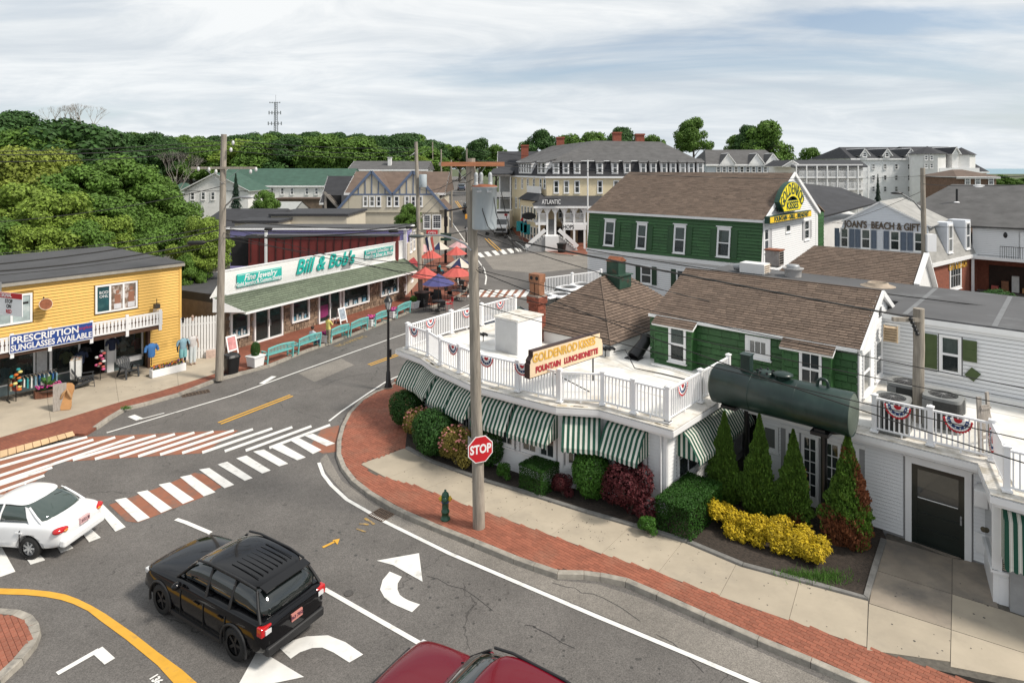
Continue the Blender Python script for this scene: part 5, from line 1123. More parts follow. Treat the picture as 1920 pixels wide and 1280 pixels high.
def sector(r0,r1,a0,a1,y0,y1,m,nm):
 n=20;pts=[(r1*math.cos(a0+(a1-a0)*k/n),r1*math.sin(a0+(a1-a0)*k/n))for k in range(n+1)]+[(r0*math.cos(a1-(a1-a0)*k/n),r0*math.sin(a1-(a1-a0)*k/n))for k in range(n+1)]
 N_=len(pts);vs=[(xc+x,y0,zc_+z)for x,z in pts]+[(xc+x,y1,zc_+z)for x,z in pts];fs=[(i,i+N_,(i+1)%N_+N_,(i+1)%N_)for i in range(N_)]
 for k in range(n):fs+=[(k,k+1,2*n-k,2*n+1-k),(N_+k+1,N_+k,N_+2*n+1-k,N_+2*n-k)]
 return MB(TSn).add(vs,fs).build(nm,m,s1)
a0,a1=R(144),R(36);sector(ri-.05,ro+.05,a0,a1,0,.35,DGR,'board');sector(ri,ro,R(142.6),R(37.4),-.03,-.002,YEL,'face')
for k,chh in enumerate('GOLDENROD'):
 an=R(137)+(R(43)-R(137))*k/8;rm=(ri+ro)/2;M=TSn@T3(xc+rm*math.cos(an),-.04,zc_+rm*math.sin(an))@Matrix.Rotation(-(an-R(90)),4,'Y')
 text('letter',chh,M,(ro-ri)*1.15,DGR,s1,.012,0,.015,.72)
def plaque(px0,px1,py_l,h,m,txt,lab,size,sx,yo=-.55):
 T=TGG@T3(0,yo,0);a=onw(T,px0)[0];b=onw(T,px1)[0];Y=onw(T,px0)[2];z=zat(py_l,Y);t=thing('sign_plaque',lab,'sign',T@V(((a+b)/2,0,z)))
 MB(T).b2((a,0,z),(b,.35,z+h)).build('board',DGR,t);MB(T).b2((a+.05,-.03,z+.05),(b-.05,-.002,z+h-.05)).build('face',m,t)
 text('lettering',txt,T@T3((a+b)/2,-.04,z+h/2),size,DGR,t,.012,0,.014,sx);return t
Ys=onw(TSn,1469)[2];plaque(1469,1500.5,398,(398-377)*Ys/FOC,YEL,'KISSES','yellow square plaque reading kisses under the arched sign',.78,1.2)
Ys=onw(TSn,1443)[2];plaque(1443,1521,420,(420-406.5)*Ys/FOC,YEB,'FOUNTAIN - GRILL - BREAKFAST','long yellow board reading fountain grill breakfast',.46,1.12)
YELP=mat('yellow_clapboard',(.74,.46,.12),.55,.06,1.2,isl=.04,dirt=(.58,.36,.09),dscale=.7);YELB=mat('yellow_backing',(.25,.15,.03),.8);DKB=mat('brown_beam',(.075,.035,.02),.6,.2,3)  # yellow backing darkened to paint the shade between clapboards
c1=P(339,680,0);dY=V((.625,.781,0)).normalized();nY=V((.781,-.625,0)).normalized();c0=c1-dY*15
TY1=frame(c0,c1);LY=15.0;zy=zat(494,c1.y)
ys=thing('yellow_shop','yellow clapboard shop with a flat black roof and open storefront','shop',c1-dY*6)
inn=lambda a,d_,z:TY1@V((a,d_,z))
REC=.8;LZ=2.55;xr=LY-1.75
MB(TY1).b2((0,.0,LZ),(LY,.3,zy)).build('wall',YELB,ys);MB(TY1).b2((xr,.0,0),(LY,.3,LZ)).build('wall',YELB,ys);MB(TY1).b2((LY-.3,.3,0),(LY,11,zy)).build('side_wall',YELP,ys);MB(TY1).b2((0,10.7,0),(LY-.3,11,zy)).build('rear_wall',YELP,ys)
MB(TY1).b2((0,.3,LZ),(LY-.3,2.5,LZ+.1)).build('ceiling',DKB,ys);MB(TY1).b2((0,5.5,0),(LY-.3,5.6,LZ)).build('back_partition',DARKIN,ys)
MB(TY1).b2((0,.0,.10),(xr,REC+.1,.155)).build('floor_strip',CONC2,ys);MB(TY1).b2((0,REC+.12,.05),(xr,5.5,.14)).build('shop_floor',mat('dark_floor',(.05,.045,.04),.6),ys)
mb=MB(TY1);mb.b2((-.1,-.18,zy-.02),(LY+.12,11.2,zy+.10));mb.build('roof',DARKROOF,ys);MB(TY1).b2((-.1,-.21,zy-.13),(LY+.14,-.16,zy+.02)).build('eave_trim',mat('roof_edge',(.30,.28,.24),.6),ys)
def wy(px0,px1,py0,py1):a=onw(TY1,px0)[0];b=onw(TY1,px1)[0];Y=onw(TY1,(px0+px1)/2)[2];return a,b,zat(py1,Y),zat(py0,Y)
qA=wy(178,257,530,585);qB=wy(-60,60,556,612)
qA=(qA[0],qA[1],zat(583,onw(TY1,216)[2]),zat(531,onw(TY1,216)[2]))
POST1=mat('poster_teal',(.015,.07,.08),.4,.5,2,dirt=(.05,.13,.13),dscale=1.5);POST2=mat('poster_beach',(.22,.16,.12),.4,.6,3,dirt=(.5,.45,.42),dscale=3,dlim=(.5,.56));POST3=mat('poster_palegreen',(.35,.42,.42),.4,.3,2,dirt=(.55,.56,.55),dscale=1)
def bigwin(q,cols,nm='poster_window'):
 mb=MB(TY1);a,b,c,d_=q;w_=.09
 mb.b2((a,-.07,c),(b,.0,c+w_));mb.b2((a,-.07,d_-w_),(b,.0,d_));n=len(cols)
 for k in range(n+1):x=a+(b-a-w_)*k/n;mb.b2((x,-.069,c+w_),(x+w_,.0,d_-w_))
 o=mb.build(nm,TRIM,ys)
 for k,m in enumerate(cols):x=a+(b-a-w_)*k/n+w_;MB(TY1).b2((x,-.035,c+w_),(x+(b-a-w_)/n-w_,-.026,d_-w_)).build('poster',m,o)
 return o
o=bigwin(qA,[POST1,POST2,POST2]);text('lettering','BODY\nONLY',TY1@T3(qA[0]+.45,-.045,qA[3]-.5),.2,TRIM,o,.004)
SK=mat('skin_print',(.28,.13,.08),.5);
for xk,sc in((.52,1),(.85,1.1)):
 x=qA[0]+(qA[1]-qA[0])*xk;z=qA[2]+.12;mb=MB(TY1);mb.b2((x-.14,-.041,z+.25),(x+.14,-.037,z+.75*sc));mb.ell((x,-.04,z+.88*sc),(.09,.004,.11));mb.build('print_figure',SK,o);MB(TY1).b2((x-.17,-.042,z),(x+.17,-.038,z+.27)).build('print_figure',mat('print_white',(.6,.6,.62),.5),o)
o=bigwin(qB,[POST3,POST3,POST3]);MB(TY1).b2((qB[1]-.55,-.046,qB[2]+.9),(qB[1]-.15,-.04,qB[2]+1.0)).build('sunglasses_print',RUBBER,o)
clad(ys,TY1,0.02,LY-.08,LZ+.12,zy-.14,.155,YELP,[(qA[0]-.06,qA[1]+.06,qA[2]-.06,qA[3]+.06),(qB[0]-.06,qB[1]+.06,qB[2]-.06,qB[3]+.06)],proud=.03)
p2=Pieces('clapboard',WEDGE(),YELP);clad(ys,TY1,xr+.1,LY-.08,.2,LZ+.10,.155,YELP,proud=.03,pieces=p2);p2.done(ys)
mb=MB(TY1);mb.b2((LY-.1,-.05,.1),(LY+.02,-.001,zy-.14));mb.build('corner_board',YELP,ys)
mb=MB(TY1);mb.b2((xr,-.06,.1),(xr+.12,.28,LZ));mb.b2((0,-.95,LZ-.18),(xr+.3,-.75,LZ-.01));mb.build('beam',DKB,ys)
zb0_,zb1_=LZ,LZ+.80
MB(TY1).b2((0,-.92,LZ),(xr+.32,.0,LZ+.06)).build('balcony_floor',DKB,ys)
Tb=TY1@T3(0,-.93,0);Xe=xr+.38
mb=MB(Tb);mb.b2((0,-.05,zb0_+.66),(Xe,.02,zb0_+.74));mb.b2((0,-.05,zb0_+.05),(Xe,.02,zb0_+.12));mb.build('balcony_rail',TRIM,ys)
xx=Xe-.10;k=0
pxm=MB().b2((-.065,-.04,.12),(.065,-.015,.66)).mesh('picket',TRIM);pdm=MB().b2((-.02,-.042,.20),(.02,-.0405,.58)).b2((-.045,-.042,.36),(.045,-.0406,.42)).mesh('cutout',DKB)
while xx>0.1:
 o=meshobj('picket',pxm,ys,Tb@T3(xx,0,zb0_));xx-=.165
 meshobj('cutout',pdm,ys,Tb@T3(xx+.165/2,0,zb0_))
for px in(22,93,171,238,300):
 x=onw(Tb,px)[0];mb=MB(Tb);mb.b2((x-.07,-.07,zb0_-.25),(x+.07,.05,zb0_+.86));mb.build('balcony_post',TRIM,ys)
MB(TY1).b2((Xe-.1,-.95,zb0_+.04),(Xe,-.0,zb0_+.74)).build('balcony_rail',TRIM,ys)
bx0,bx1=onw(Tb,17)[0],onw(Tb,172)[0];t=thing('banner','blue banner reading prescription sunglasses available hung on the white balcony','banner',Tb@V(((bx0+bx1)/2,0,LZ)))
BLN=mat('banner_blue',(.018,.06,.26),.5,.08,2);MB(Tb).b2((bx0,-.10,LZ-.02),(bx1,-.085,LZ+.82)).build('cloth',BLN,t);mb=MB(Tb);mb.b2((bx0,-.104,LZ+.80),(bx1,-.1005,LZ+.83));mb.b2((bx0,-.104,LZ-.03),(bx1,-.1005,LZ));mb.b2((bx0-.02,-.104,LZ-.02),(bx0+.01,-.1005,LZ+.82));mb.build('hem',TRIM,t)
text('lettering','PRESCRIPTION',Tb@T3(bx0+(bx1-bx0)*.42,-.108,LZ+.55),.44,TRIM,t,.003,0,.012,.92);text('lettering','SUNGLASSES AVAILABLE',Tb@T3(bx0+(bx1-bx0)*.5,-.108,LZ+.19),.38,TRIM,t,.003,0,.010,.78)
text('lettering','Sunglass',Tb@T3(bx0+(bx1-bx0)*.89,-.108,LZ+.60),.2,mat('banner_red',(.45,.03,.06),.5),t,.003,.3)
TS1=TY1@T3(0,REC,0);cols_=[(0,5.6),(5.9,8.3),(10.8,13.1)]
def sx1(px):return onw(TS1,px)[0]
glz=[(sx1(-40),sx1(66)),(sx1(92),sx1(150)),(sx1(214),sx1(268))]
for a,b in glz:
 mb=MB(TS1);mb.b2((a,-.05,.14),(b,.1,.62));mb.build('bulkhead',mat('teal_bulkhead',(.12,.16,.17),.6,.2,3),ys)
 mb=MB(TS1);mb.b2((a,-.04,.62),(a+.08,.06,LZ));mb.b2((b-.08,-.04,.62),(b,.06,LZ));mb.b2((a+.08,-.04,LZ-.1),(b-.08,.06,LZ));mb.b2((a+.08,-.06,.621),(b-.08,.08,.68));mb.build('window_frame',TRIM,ys);MB(TS1).b2((a+.08,.0,.68),(b-.08,.01,LZ-.1)).build('pane',GLASSV,ys)
 MB(TS1).b2((a+.05,.15,.14),(b-.05,.9,.66)).build('display_shelf',TRIM,ys)
mb=MB(TS1);mb.b2((sx1(200),-.06,.14),(sx1(213),.3,LZ));mb.build('pier',TRIM,ys);MB(TS1).b2((sx1(68),-.06,.14),(sx1(88),.05,LZ)).build('poster_pier',mat('poster_white',(.6,.6,.6),.5,.2,4,dirt=(.08,.08,.08),dscale=3,dlim=(.6,.63)),ys)
mb=MB(TS1);mb.tube([(sx1(89),-.5,.14),(sx1(89),-.5,LZ)],.06,10);mb.build('porch_column',TRIM,ys)
mb=MB(TS1);mb.b2((sx1(216),-.28,.55),(sx1(262),-.06,.80));mb.build('window_box',TRIM,ys)
REDN=mat('neon_red',(.30,.02,.03),.5)
for k in range(3):MB(TS1).box((sx1(222+k*17),.05,LZ-.38),(.55,.01,.22),0,0).build('window_sign',REDN,ys)
def cloth(name,col):return mat(name,col,.85,.12,4)
NAVY,CRM,LBL,KHK,RED2,BLK2=cloth('navy_cloth',(.015,.025,.06)),cloth('cream_cloth',(.40,.38,.30)),cloth('light_blue_cloth',(.20,.33,.40)),cloth('khaki_cloth',(.33,.30,.22)),cloth('coral_cloth',(.5,.12,.10)),cloth('black_cloth',(.012,.012,.015))
WHC,YLC,TLC,BLC=cloth('white_cloth',(.62,.62,.60)),cloth('pale_yellow_cloth',(.62,.55,.20)),cloth('teal_cloth',(.03,.28,.30)),cloth('blue_cloth',(.04,.14,.35))
def torso_mb(T,s=1.0):
 mb=MB(T);n=14;prof=[(.13,.10,0),(.17,.11,.1),(.165,.10,.28),(.20,.12,.45),(.215,.11,.55),(.12,.08,.62),(.05,.05,.66)]
 vs=[];fs=[]
 for(a,b,z)in prof:
  for k in range(n):t_=2*math.pi*k/n;vs.append((a*s*math.cos(t_),b*s*math.sin(t_),z*s))
 for i in range(len(prof)-1):
  for k in range(n):fs.append((i*n+k,i*n+(k+1)%n,(i+1)*n+(k+1)%n,(i+1)*n+k))
 mb.add(vs,fs,0,True)
 for sd_ in(-1,1):mb.tube([(sd_*.17*s,0,.56*s),(sd_*.25*s,0,.46*s),(sd_*.29*s,-.02,.28*s)],[.075*s,.07*s,.065*s],8)
 return mb
def shirt_form(p,rz,m,label,pole=True,s=1.0,grp='shirt forms and mannequins of the yellow shop'):
 t=thing('shirt_form',label,'shirt display',p,grp,rz);M=WM[t.name];torso_mb(M@T3(0,0,.95 if pole else 0),s).build('shirt',m,t)
 if pole:mb=MB(M);mb.tube([(0,0,.03),(0,0,1.0)],.02,6);mb.bar((-.25,0,.03),(.25,0,.03),.04,.03);mb.bar((0,-.25,.03),(0,.25,.03),.04,.03);mb.build('stand',BLACKM,t)
 return t
aY=math.atan2(dY.y,dY.x)
def SP(px,z=.16,off=0):a=sx1(px);p=TS1@V((a,off,z));return p
shirt_form(SP(12,.66,.45),aY,LBL,'light blue shirt form in the shop window by the teal bulkhead',False,1.1);shirt_form(SP(42,.66,.4),aY,KHK,'khaki sweatshirt form in the middle of the end window',False,1.25);shirt_form(SP(-12,.66,.4),aY,NAVY,'navy shirt form at the edge of the picture in the shop window',False,1.1)
shirt_form(SP(104,.66,.4),aY,BLK2,'black hooded shirt form behind the second window',False,1.1);shirt_form(SP(207,1.35,-.25),aY,NAVY,'navy shirt hanging on the white pier beside the shop door',False,1.0);shirt_form(SP(158,1.2,-.1),aY,BLK2,'black cap and shirt hanging in the shop doorway',False,.9)
def rack(p,rz,label,cols,w=1.3,hgt=1.25,drop=.75):
 t=thing('clothes_rack',label,'clothes rack',p,'clothes racks in front of the yellow shop',rz);M=WM[t.name];mb=MB(M)
 mb.tube([(-w/2,0,hgt),(w/2,0,hgt)],.018,8);mb.tube([(-w/2,0,0),(-w/2,0,hgt)],.02,8);mb.tube([(w/2,0,0),(w/2,0,hgt)],.02,8)
 for x in(-w/2,w/2):mb.bar((x,-.3,.03),(x,.3,.03),.04,.03)
 mb.build('frame',BLACKM,t);n=len(cols)
 for k,m in enumerate(cols):
  x=-w/2+.08+(w-.16)*k/max(1,n-1);mb=MB(M@T3(x,0,0)@Matrix.Rotation(rnd.uniform(-.2,.2),4,'Z'));d_=drop*rnd.uniform(.85,1.1)
  mb.add([(-.02,-.05,hgt-.02),(.03,.05,hgt-.02),(-.03,-.24,hgt-.12),(.03,.24,hgt-.12),(-.04,-.22,hgt-d_),(.04,.2,hgt-d_),(.03,-.2,hgt-d_),(-.03,.22,hgt-d_)],[(0,1,3,2),(2,3,5,4),(0,2,6),(1,7,3),(2,4,6)]);mb.box((0,0,hgt-.12-d_/2+.05),(.05,.42,d_-.12));mb.build('garment',m,t)
  MB(M@T3(x,0,0)).bar((0,-.2,hgt-.08),(0,.2,hgt-.08),.02,.03).build('hanger',LT,t)
 return t
STR1=stripes('shirt_stripes',[(0,(.6,.6,.58)),(.6,(.08,.08,.10))],.06,0)
rack(P(62,742,.14),aY,'rack of hanging swim shorts beside the flower tub',[KHK,RED2,BLK2,WHC,TLC,WHC,LBL,BLC,LBL,WHC,BLC,LBL],1.9,1.05,.55)
rack(P(143,722,.14),aY+1.2,'rack of striped shirts in front of the shop door',[WHC,BLK2,WHC,RED2,WHC,LBL,WHC],1.0,1.45,1.0)
shirt_form(P(284,703,.14),aY,BLC,'blue and grey shirts on a stand beside the brown post',True,1.1);shirt_form(P(152,716,.14),aY,NAVY,'navy shirt on a black chair by the shop door',True,.95)
def adirondack(p,rz,label):
 t=thing('adirondack_chair',label,'chair',p,None,rz);M=WM[t.name];m=mat('chair_charcoal',(.035,.038,.042),.6,.2,5)
 for k in range(6):x=-.25+k*.1;mb=MB(M);mb.bar((x,.18,.32),(x*1.12,.52,1.0-abs(x)*.4),.085,.02,0,V((0,1,0)));mb.build('back_slat',m,t)
 for k in range(5):mb=MB(M);y=-.35+k*.12;mb.box((0,y,.38-(y+.35)*.18),(.56,.10,.022));mb.build('seat_slat',m,t)
 for s_ in(-1,1):
  MB(M).bar((s_*.31,-.42,.0),(s_*.31,-.36,.56),.03,.09,0,V((1,0,0))).build('leg',m,t);MB(M).bar((s_*.31,.45,.0),(s_*.31,.1,.56),.03,.09,0,V((1,0,0))).build('leg',m,t);MB(M).box((s_*.34,-.05,.58),(.13,.75,.025)).build('arm',m,t);MB(M).bar((s_*.28,-.4,.36),(s_*.28,.5,.1),.03,.1).build('rail',m,t)
 return t
adirondack(P(240,706,.14),aY+.15,'dark wooden slatted garden chair outside the yellow shop window');adirondack(P(158,724,.14),aY+1.3,'black slatted chair by the shop doorway draped with a navy shirt')
def flowers(t,M,w,d_,z,cols,n=60,nm='flowers',r=.05):
 LF=mat('planter_leaf',(.035,.085,.02),.7,.4,8,isl=.4,trans=.2)
 mb=MB(M)
 for _ in range(n*2):x,y=rnd.uniform(-w/2,w/2),rnd.uniform(-d_/2,d_/2);a=rnd.uniform(0,6.3);h=rnd.uniform(.02,.16);q=V((x,y,z+h));e1=V((math.cos(a),math.sin(a),rnd.uniform(-.3,.6)))*.07;e2=V((-math.sin(a),math.cos(a),rnd.uniform(-.3,.3)))*.035;mb.add([q-e1,q-e2,q+e1,q+e2],[(0,1,2,3)])
 mb.build('leaves',LF,t)
 for m in cols:
  mb=MB(M)
  for _ in range(n//len(cols)):mb.ell((rnd.uniform(-w/2,w/2),rnd.uniform(-d_/2,d_/2),z+rnd.uniform(.08,.22)),(r,r,r*.6),6,3)
  mb.build(nm,m,t)
PINK,MAG,ORG,PUR=mat('pink_petal',(.55,.10,.22),.8,.2),mat('magenta_petal',(.42,.03,.22),.8,.2),mat('orange_petal',(.55,.13,.02),.8,.2),mat('purple_petal',(.10,.03,.22),.8,.2)
p=P(315,700,.14);t=thing('flower_trough','long white flower trough at the corner of the yellow shop','planter',p,None,aY);M=WM[t.name]
mb=MB(M);mb.b2((-.85,-.2,0),(.85,.2,.38));bevel(mb.build('trough',TRIM,t),.01);flowers(t,M,1.6,.3,.36,[ORG,ORG,PUR,mat('yellow_petal',(.6,.4,.03),.8)],70)
p=P(92,741,.14);t=thing('flower_tub','brown slatted tub of pink flowers and a fern under the shop window','planter',p,None,aY);M=WM[t.name];TUB=mat('tub_wood',(.14,.055,.03),.8,.3,6)
for k in range(12):a=k*math.pi/6;MB(M).box((.55*math.cos(a),.3*math.sin(a),.17),(.26,.04,.34),math.atan2(.3*math.cos(a),-.55*math.sin(a))).build('stave',TUB,t)
flowers(t,M,1.0,.5,.32,[PINK,MAG],60,r=.06);MB(M).lathe([(.5,.3),(.5,.31),(0,.31)],(0,0,0),12).build('soil',MULCH,t)
mb=MB(M)
for k in range(26):
 a=rnd.uniform(0,6.3);l_=rnd.uniform(.3,.55);pts=[V((0.05*math.cos(a),.05*math.sin(a),.3)),V((l_*.5*math.cos(a),l_*.5*math.sin(a),.3+l_)),V((l_*math.cos(a),l_*math.sin(a),.3+l_*1.05))];sd2=V((-math.sin(a),math.cos(a),0))*.05
 mb.add([pts[0]-sd2*.3,pts[0]+sd2*.3,pts[1]+sd2,pts[1]-sd2,pts[2]],[(0,1,2,3),(3,2,4)])
mb.build('fern',mat('fern_leaf',(.06,.16,.03),.7,.3,5,trans=.2),t)
p=P(112,765,.14);t=thing('plank_easel','grey plank easel board standing on the pavement','sign board',p,None,aY+1.3);M=WM[t.name];mb=MB(M);mb.bar((-.3,0,0),(-.12,0,1.15),.1,.5,0,V((0,1,0)));mb.build('plank',WD,t);MB(M).bar((.35,0,0),(-.1,0,1.1),.06,.4,0,V((0,1,0))).build('plank',WD,t)
p=P(123,768,.14);t=thing('giant_sandal','giant tan flip flop sandal propped against the plank easel','sandal',p,None,R(15));TAN=mat('sandal_tan',(.48,.25,.10),.7,.12,3)
M=WM[t.name]@Matrix.Rotation(R(-14),4,'X');pts=[(.18,0),(.21,.15),(.19,.4),(.21,.65),(.26,.85),(.24,1.02),(.14,1.13),(0,1.16)];pl=[(x,z)for x,z in pts]+[(-x,z)for x,z in pts[::-1][1:]];plate(M,pl,-.05,.05,TAN,'sole',t)
mb=MB(M);mb.tube([(0,-.06,.9),(-.1,-.15,.72),(-.21,-.07,.5)],[.03,.06,.05],8);mb.tube([(0,-.06,.9),(.1,-.15,.72),(.21,-.07,.5)],[.03,.06,.05],8);mb.build('strap',mat('strap_tan',(.35,.20,.09),.7),t)
p=P(322,672,.3);t=thing('cutout_figure','flat painted stick figure board with a round smiling face by the flower trough','cut-out figure',p,None,aY);M=WM[t.name]
n=24;disc=lambda cx,cz,rx,rz_:[(cx+rx*math.cos(2*math.pi*k/n),cz+rz_*math.sin(2*math.pi*k/n))for k in range(n)]
plate(M,disc(0,1.35,.40,.42),0,.03,RUBBER,'head_rim',t);plate(M,disc(0,1.33,.33,.34),-.012,-.001,TRIM,'face',t);plate(M,[(-.24,1.28),(.24,1.28),(.15,1.12),(0,1.06),(-.15,1.12)],-.02,-.013,RUBBER,'smile',t);plate(M,[(-.18,1.25),(.18,1.25),(.1,1.15),(-.1,1.15)],-.026,-.021,TRIM,'teeth',t)
for x in(-.11,.11):plate(M,disc(x,1.43,.06,.035),-.02,-.013,RUBBER,'eye',t)
plate(M,[(-.2,.25),(.2,.25),(.24,.95),(-.24,.95)],0,.03,LBL,'shirt',t);MB(M).bar((-.2,0,.8),(-.85,0,.45),.03,.09,0,V((0,1,0))).build('arm',RUBBER,t)
p=TY1@V((onw(TY1,80)[0],-.3,zat(570,onw(TY1,80)[2])));t=thing('wall_siren','round cream horn lamp with a rusty mouth on the yellow wall','wall lamp',p);MX2=Matrix.Rotation(aY,3,'Z')@Matrix.Rotation(R(70),3,'X');mb=MB();mb.lathe([(.16,-.05),(.2,.0),(.28,.16),(.28,.2)],p,16,0,True,MX2);mb.build('horn',mat('cream_enamel',(.55,.45,.33),.6,.3,6),t);MB().lathe([(.26,.201),(.2,.19),(0,.15)],p,16,0,True,MX2).build('mouth',RUST,t);MB().tube([p+UP*.1,p+UP*.35+nY*-.15,p-nY*.3],.03,6).build('bracket',BLACKM,t)
p=TY1@V((onw(TY1,288)[0],-.4,LZ+.95));t=thing('wall_lantern','small dark lantern at the end of the white balcony','lantern',p);MB().box(p,(.26,.26,.24),aY).build('body',mat('lantern_brown',(.06,.05,.04),.5),t);MB().tube([p+UP*.1,p+UP*.4],.02,6).build('finial',BLACKM,t)
def mannequin(p,rz,top,low,skin,label,long=False):
 t=thing('mannequin',label,'mannequin',p,'mannequins by the white fence',rz);M=WM[t.name]
 b=torso_mb(M@T3(0,0,.92),1.0);b.tube([(0,0,1.5),(0,0,1.62)],[.06,.055],8);b.ell((0,0,1.70),(.075,.09,.11));b.build('body',skin,t);torso_mb(M@T3(0,0,.92)@Matrix.Diagonal((1.06,1.06,1.0,1)),1.0).build('shirt',top,t)
 for s_ in(-1,1):
  mb=MB(M);mb.tube([(s_*.09,0,.9),(s_*.10,-.01,.5),(s_*.10,0,.08)],[.085,.06,.04],8);mb.ell((s_*.10,-.05,.05),(.05,.11,.05));mb.build('leg',skin,t)
  mb=MB(M);e=.12 if long else .55;mb.tube([(s_*.085,0,1.0),(s_*.10,-.01,.72),(s_*.10,0,e)],[.12,.105,.08 if long else .1],10);mb.build('trouser_leg',low,t)
  mb=MB(M);mb.tube([(s_*.27,0,1.25),(s_*.30,-.02,1.08),(s_*.29,-.06,.88)],[.045,.04,.03],8);mb.build('arm',skin,t)
 return t
mannequin(P(343,688,.14),aY,LBL,mat('short_teal',(.18,.40,.42),.8),BLK2,'black mannequin in a light blue shirt and shorts by the flower trough');mannequin(P(361,683,.14),aY,mat('pale_grey_cloth',(.50,.48,.47),.8),mat('pale_trouser',(.50,.54,.55),.8),mat('mannequin_tan',(.40,.28,.22),.6),'mannequin in a pale shirt and long pale trousers before the white fence',True)
fa,fb=P(340,676,.13),P(413,667,.13);Tf=frame(fa,fb,.13);Lf=(fb-fa).length;t=thing('picket_fence','tall white board fence between the yellow shop and the utility pole','fence',(fa+fb)/2)
zf=zat(592,(fa.y+fb.y)/2)-.13;n=int(Lf/.15);pm=MB().add([(-.06,-.015,0),(.06,-.015,0),(.06,.015,0),(-.06,.015,0),(-.06,-.015,zf-.07),(.06,-.015,zf-.07),(.06,.015,zf-.07),(-.06,.015,zf-.07),(0,-.015,zf),(0,.015,zf)],[(0,1,5,8,4),(3,7,9,6,2),(0,4,7,3),(1,2,6,5),(4,8,9,7),(5,6,9,8)]).mesh('picket',WHITE)
for k in range(n+1):meshobj('picket',pm,t,Tf@T3(k*.15,0,rnd.uniform(-.03,.03)))
mb=MB(Tf);mb.b2((0,.02,.4),(Lf,.07,.5));mb.b2((0,.02,zf-.5),(Lf,.07,zf-.4));mb.build('rail',WHITE,t)
tag(MB(Tf).b2((1.25,-.25,0),(1.75,-.1,.45)).build('poster_box',mat('poster_sand',(.5,.38,.32),.6,.3,6)),'small sand coloured poster box at the foot of the white fence','box')
b0,b1_=P(480,646,0),P(757,562,0);dB=(b1_-b0).normalized();nB=V((dB.y,-dB.x,0));B0=b0-dB*2.6;
TB0=frame(B0,b1_);LBb=(b1_-B0).length
s0=onw(TB0,424)[0];B0=TB0@V((s0,0,0));TBb=frame(B0,b1_);LBb=(b1_-B0).length;Y0=B0.y
ztop=zat(507.5,Y0);zbd=zat(552,Y0);EO=1.35;zea=2.55
js=thing('jewelry_shop','long single storey shop with a white slatted sign band over a green shingled canopy','shop',B0+dB*8)
STONE=mat('fieldstone',(.24,.17,.12),.9,.35,3,isl=.4,bump=.5,bscale=10);MORS=mat('stone_mortar',(.20,.16,.13),.95,.2)
MB(TBb).b2((0,.02,0),(LBb,7,2.9)).build('wall',MORS,js);MB(TBb).b2((0,.0,2.9),(LBb,.3,ztop-.02)).build('parapet',GAPSHADE,js);MB(TBb).b2((0,.31,2.9),(LBb,8,3.4)).build('roof',DARKROOF,js)
SIGNW=mat('white_slat',(.80,.80,.78),.5,.05)
pc=Pieces('slat',UBOX(),SIGNW);xq=0.0;hb_=ztop-zbd
while xq<LBb:
 if xq<LBb*.62:
  L_=hb_*1.28;M=TBb@T3(xq,-.02,ztop)@Matrix.Rotation(R(38),4,'Y')@T3(0,0,-L_);pc.put(M@S4(.075,.03,L_));xq+=.115
 else:pc.put(TBb@T3(xq,-.02,zbd)@S4(.14,.02,hb_));xq+=.145
pc.done(js)
mb=MB(TBb);mb.b2((-.6,-.06,ztop-.02),(LBb+.03,.05,ztop+.05));mb.b2((-.02,-.055,zbd-.05),(LBb,-.001,zbd+.03));mb.build('cap_board',TRIM,js);plate(TBb,[(-.75,zbd),(0,zbd),(0,ztop),(-.1,ztop)],-.03,.0,SIGNW,'band_end',js)
GRS=mat('green_asphalt_shingle',(.125,.150,.105),.9,.15,1.0,isl=.14,bump=.4,bscale=40);GRU=mat('green_underlay',(.05,.07,.045),.95)  # green underlay darkened to paint shadow lines between canopy courses
q0,q1,q2,q3=TBb@V((-.3,-EO,zea)),TBb@V((LBb+.55,-EO,zea)),TBb@V((LBb+.0,-.03,zbd-.03)),TBb@V((-.9,-.03,zbd-.03))
q0=TBb@V((.3,-EO,zea));MB().slab([p+dn for p in(q0,q1,q2,q3)],.08,0,1).build('canopy',[GRU,TRIM],js);shingles(js,[q0,q1,q2,q3],m=GRS,exp=.18,tab=.35)
qz=TBb@V((-.9,0,zea+.1));MB().slab([p+dn for p in(qz,q0,q3)],.05,0,1).build('canopy_end',[GRS,TRIM],js)
MB(TBb).b2((.25,-EO-.03,zea-.14),(LBb+.55,-EO+.02,zea-.0)).build('fascia',TRIM,js);MB(TBb).b2((.2,-EO+.03,zea-.1),(LBb+.4,-.0,zea-.06)).build('soffit',WHITE,js)
TEAL=mat('sign_teal',(.02,.42,.36),.5,.06)
def tealsign(px0,px1,zlo,zhi,lines,lab):
 a=onw(TBb,px0)[0];b=onw(TBb,px1)[0];t=thing('teal_sign',lab,'sign',TBb@V(((a+b)/2,-.1,zlo)),'teal signs of the jewelry shop')
 bevel(MB(TBb).b2((a,-.13,zlo),(b,-.06,zhi)).build('board',TEAL,t),.03);mb=MB(TBb);e=.05
 mb.b2((a+e,-.136,zlo+e),(b-e,-.131,zlo+e+.02));mb.b2((a+e,-.136,zhi-e-.02),(b-e,-.131,zhi-e));mb.build('border',TRIM,t)
 for(s,z,size,sx_,sh)in lines:text('lettering',s,TBb@T3((a+b)/2,-.14,zlo+(zhi-zlo)*z),size,TRIM,t,.004,sh,.008,sx_)
tealsign(442,526,zbd+.28,ztop-.33,[('Fine Jewelry',.66,.55,.92,.35),('Gold Jewelry & Custom Designs',.23,.28,.98,0)],'teal sign reading fine jewelry near the utility pole end')
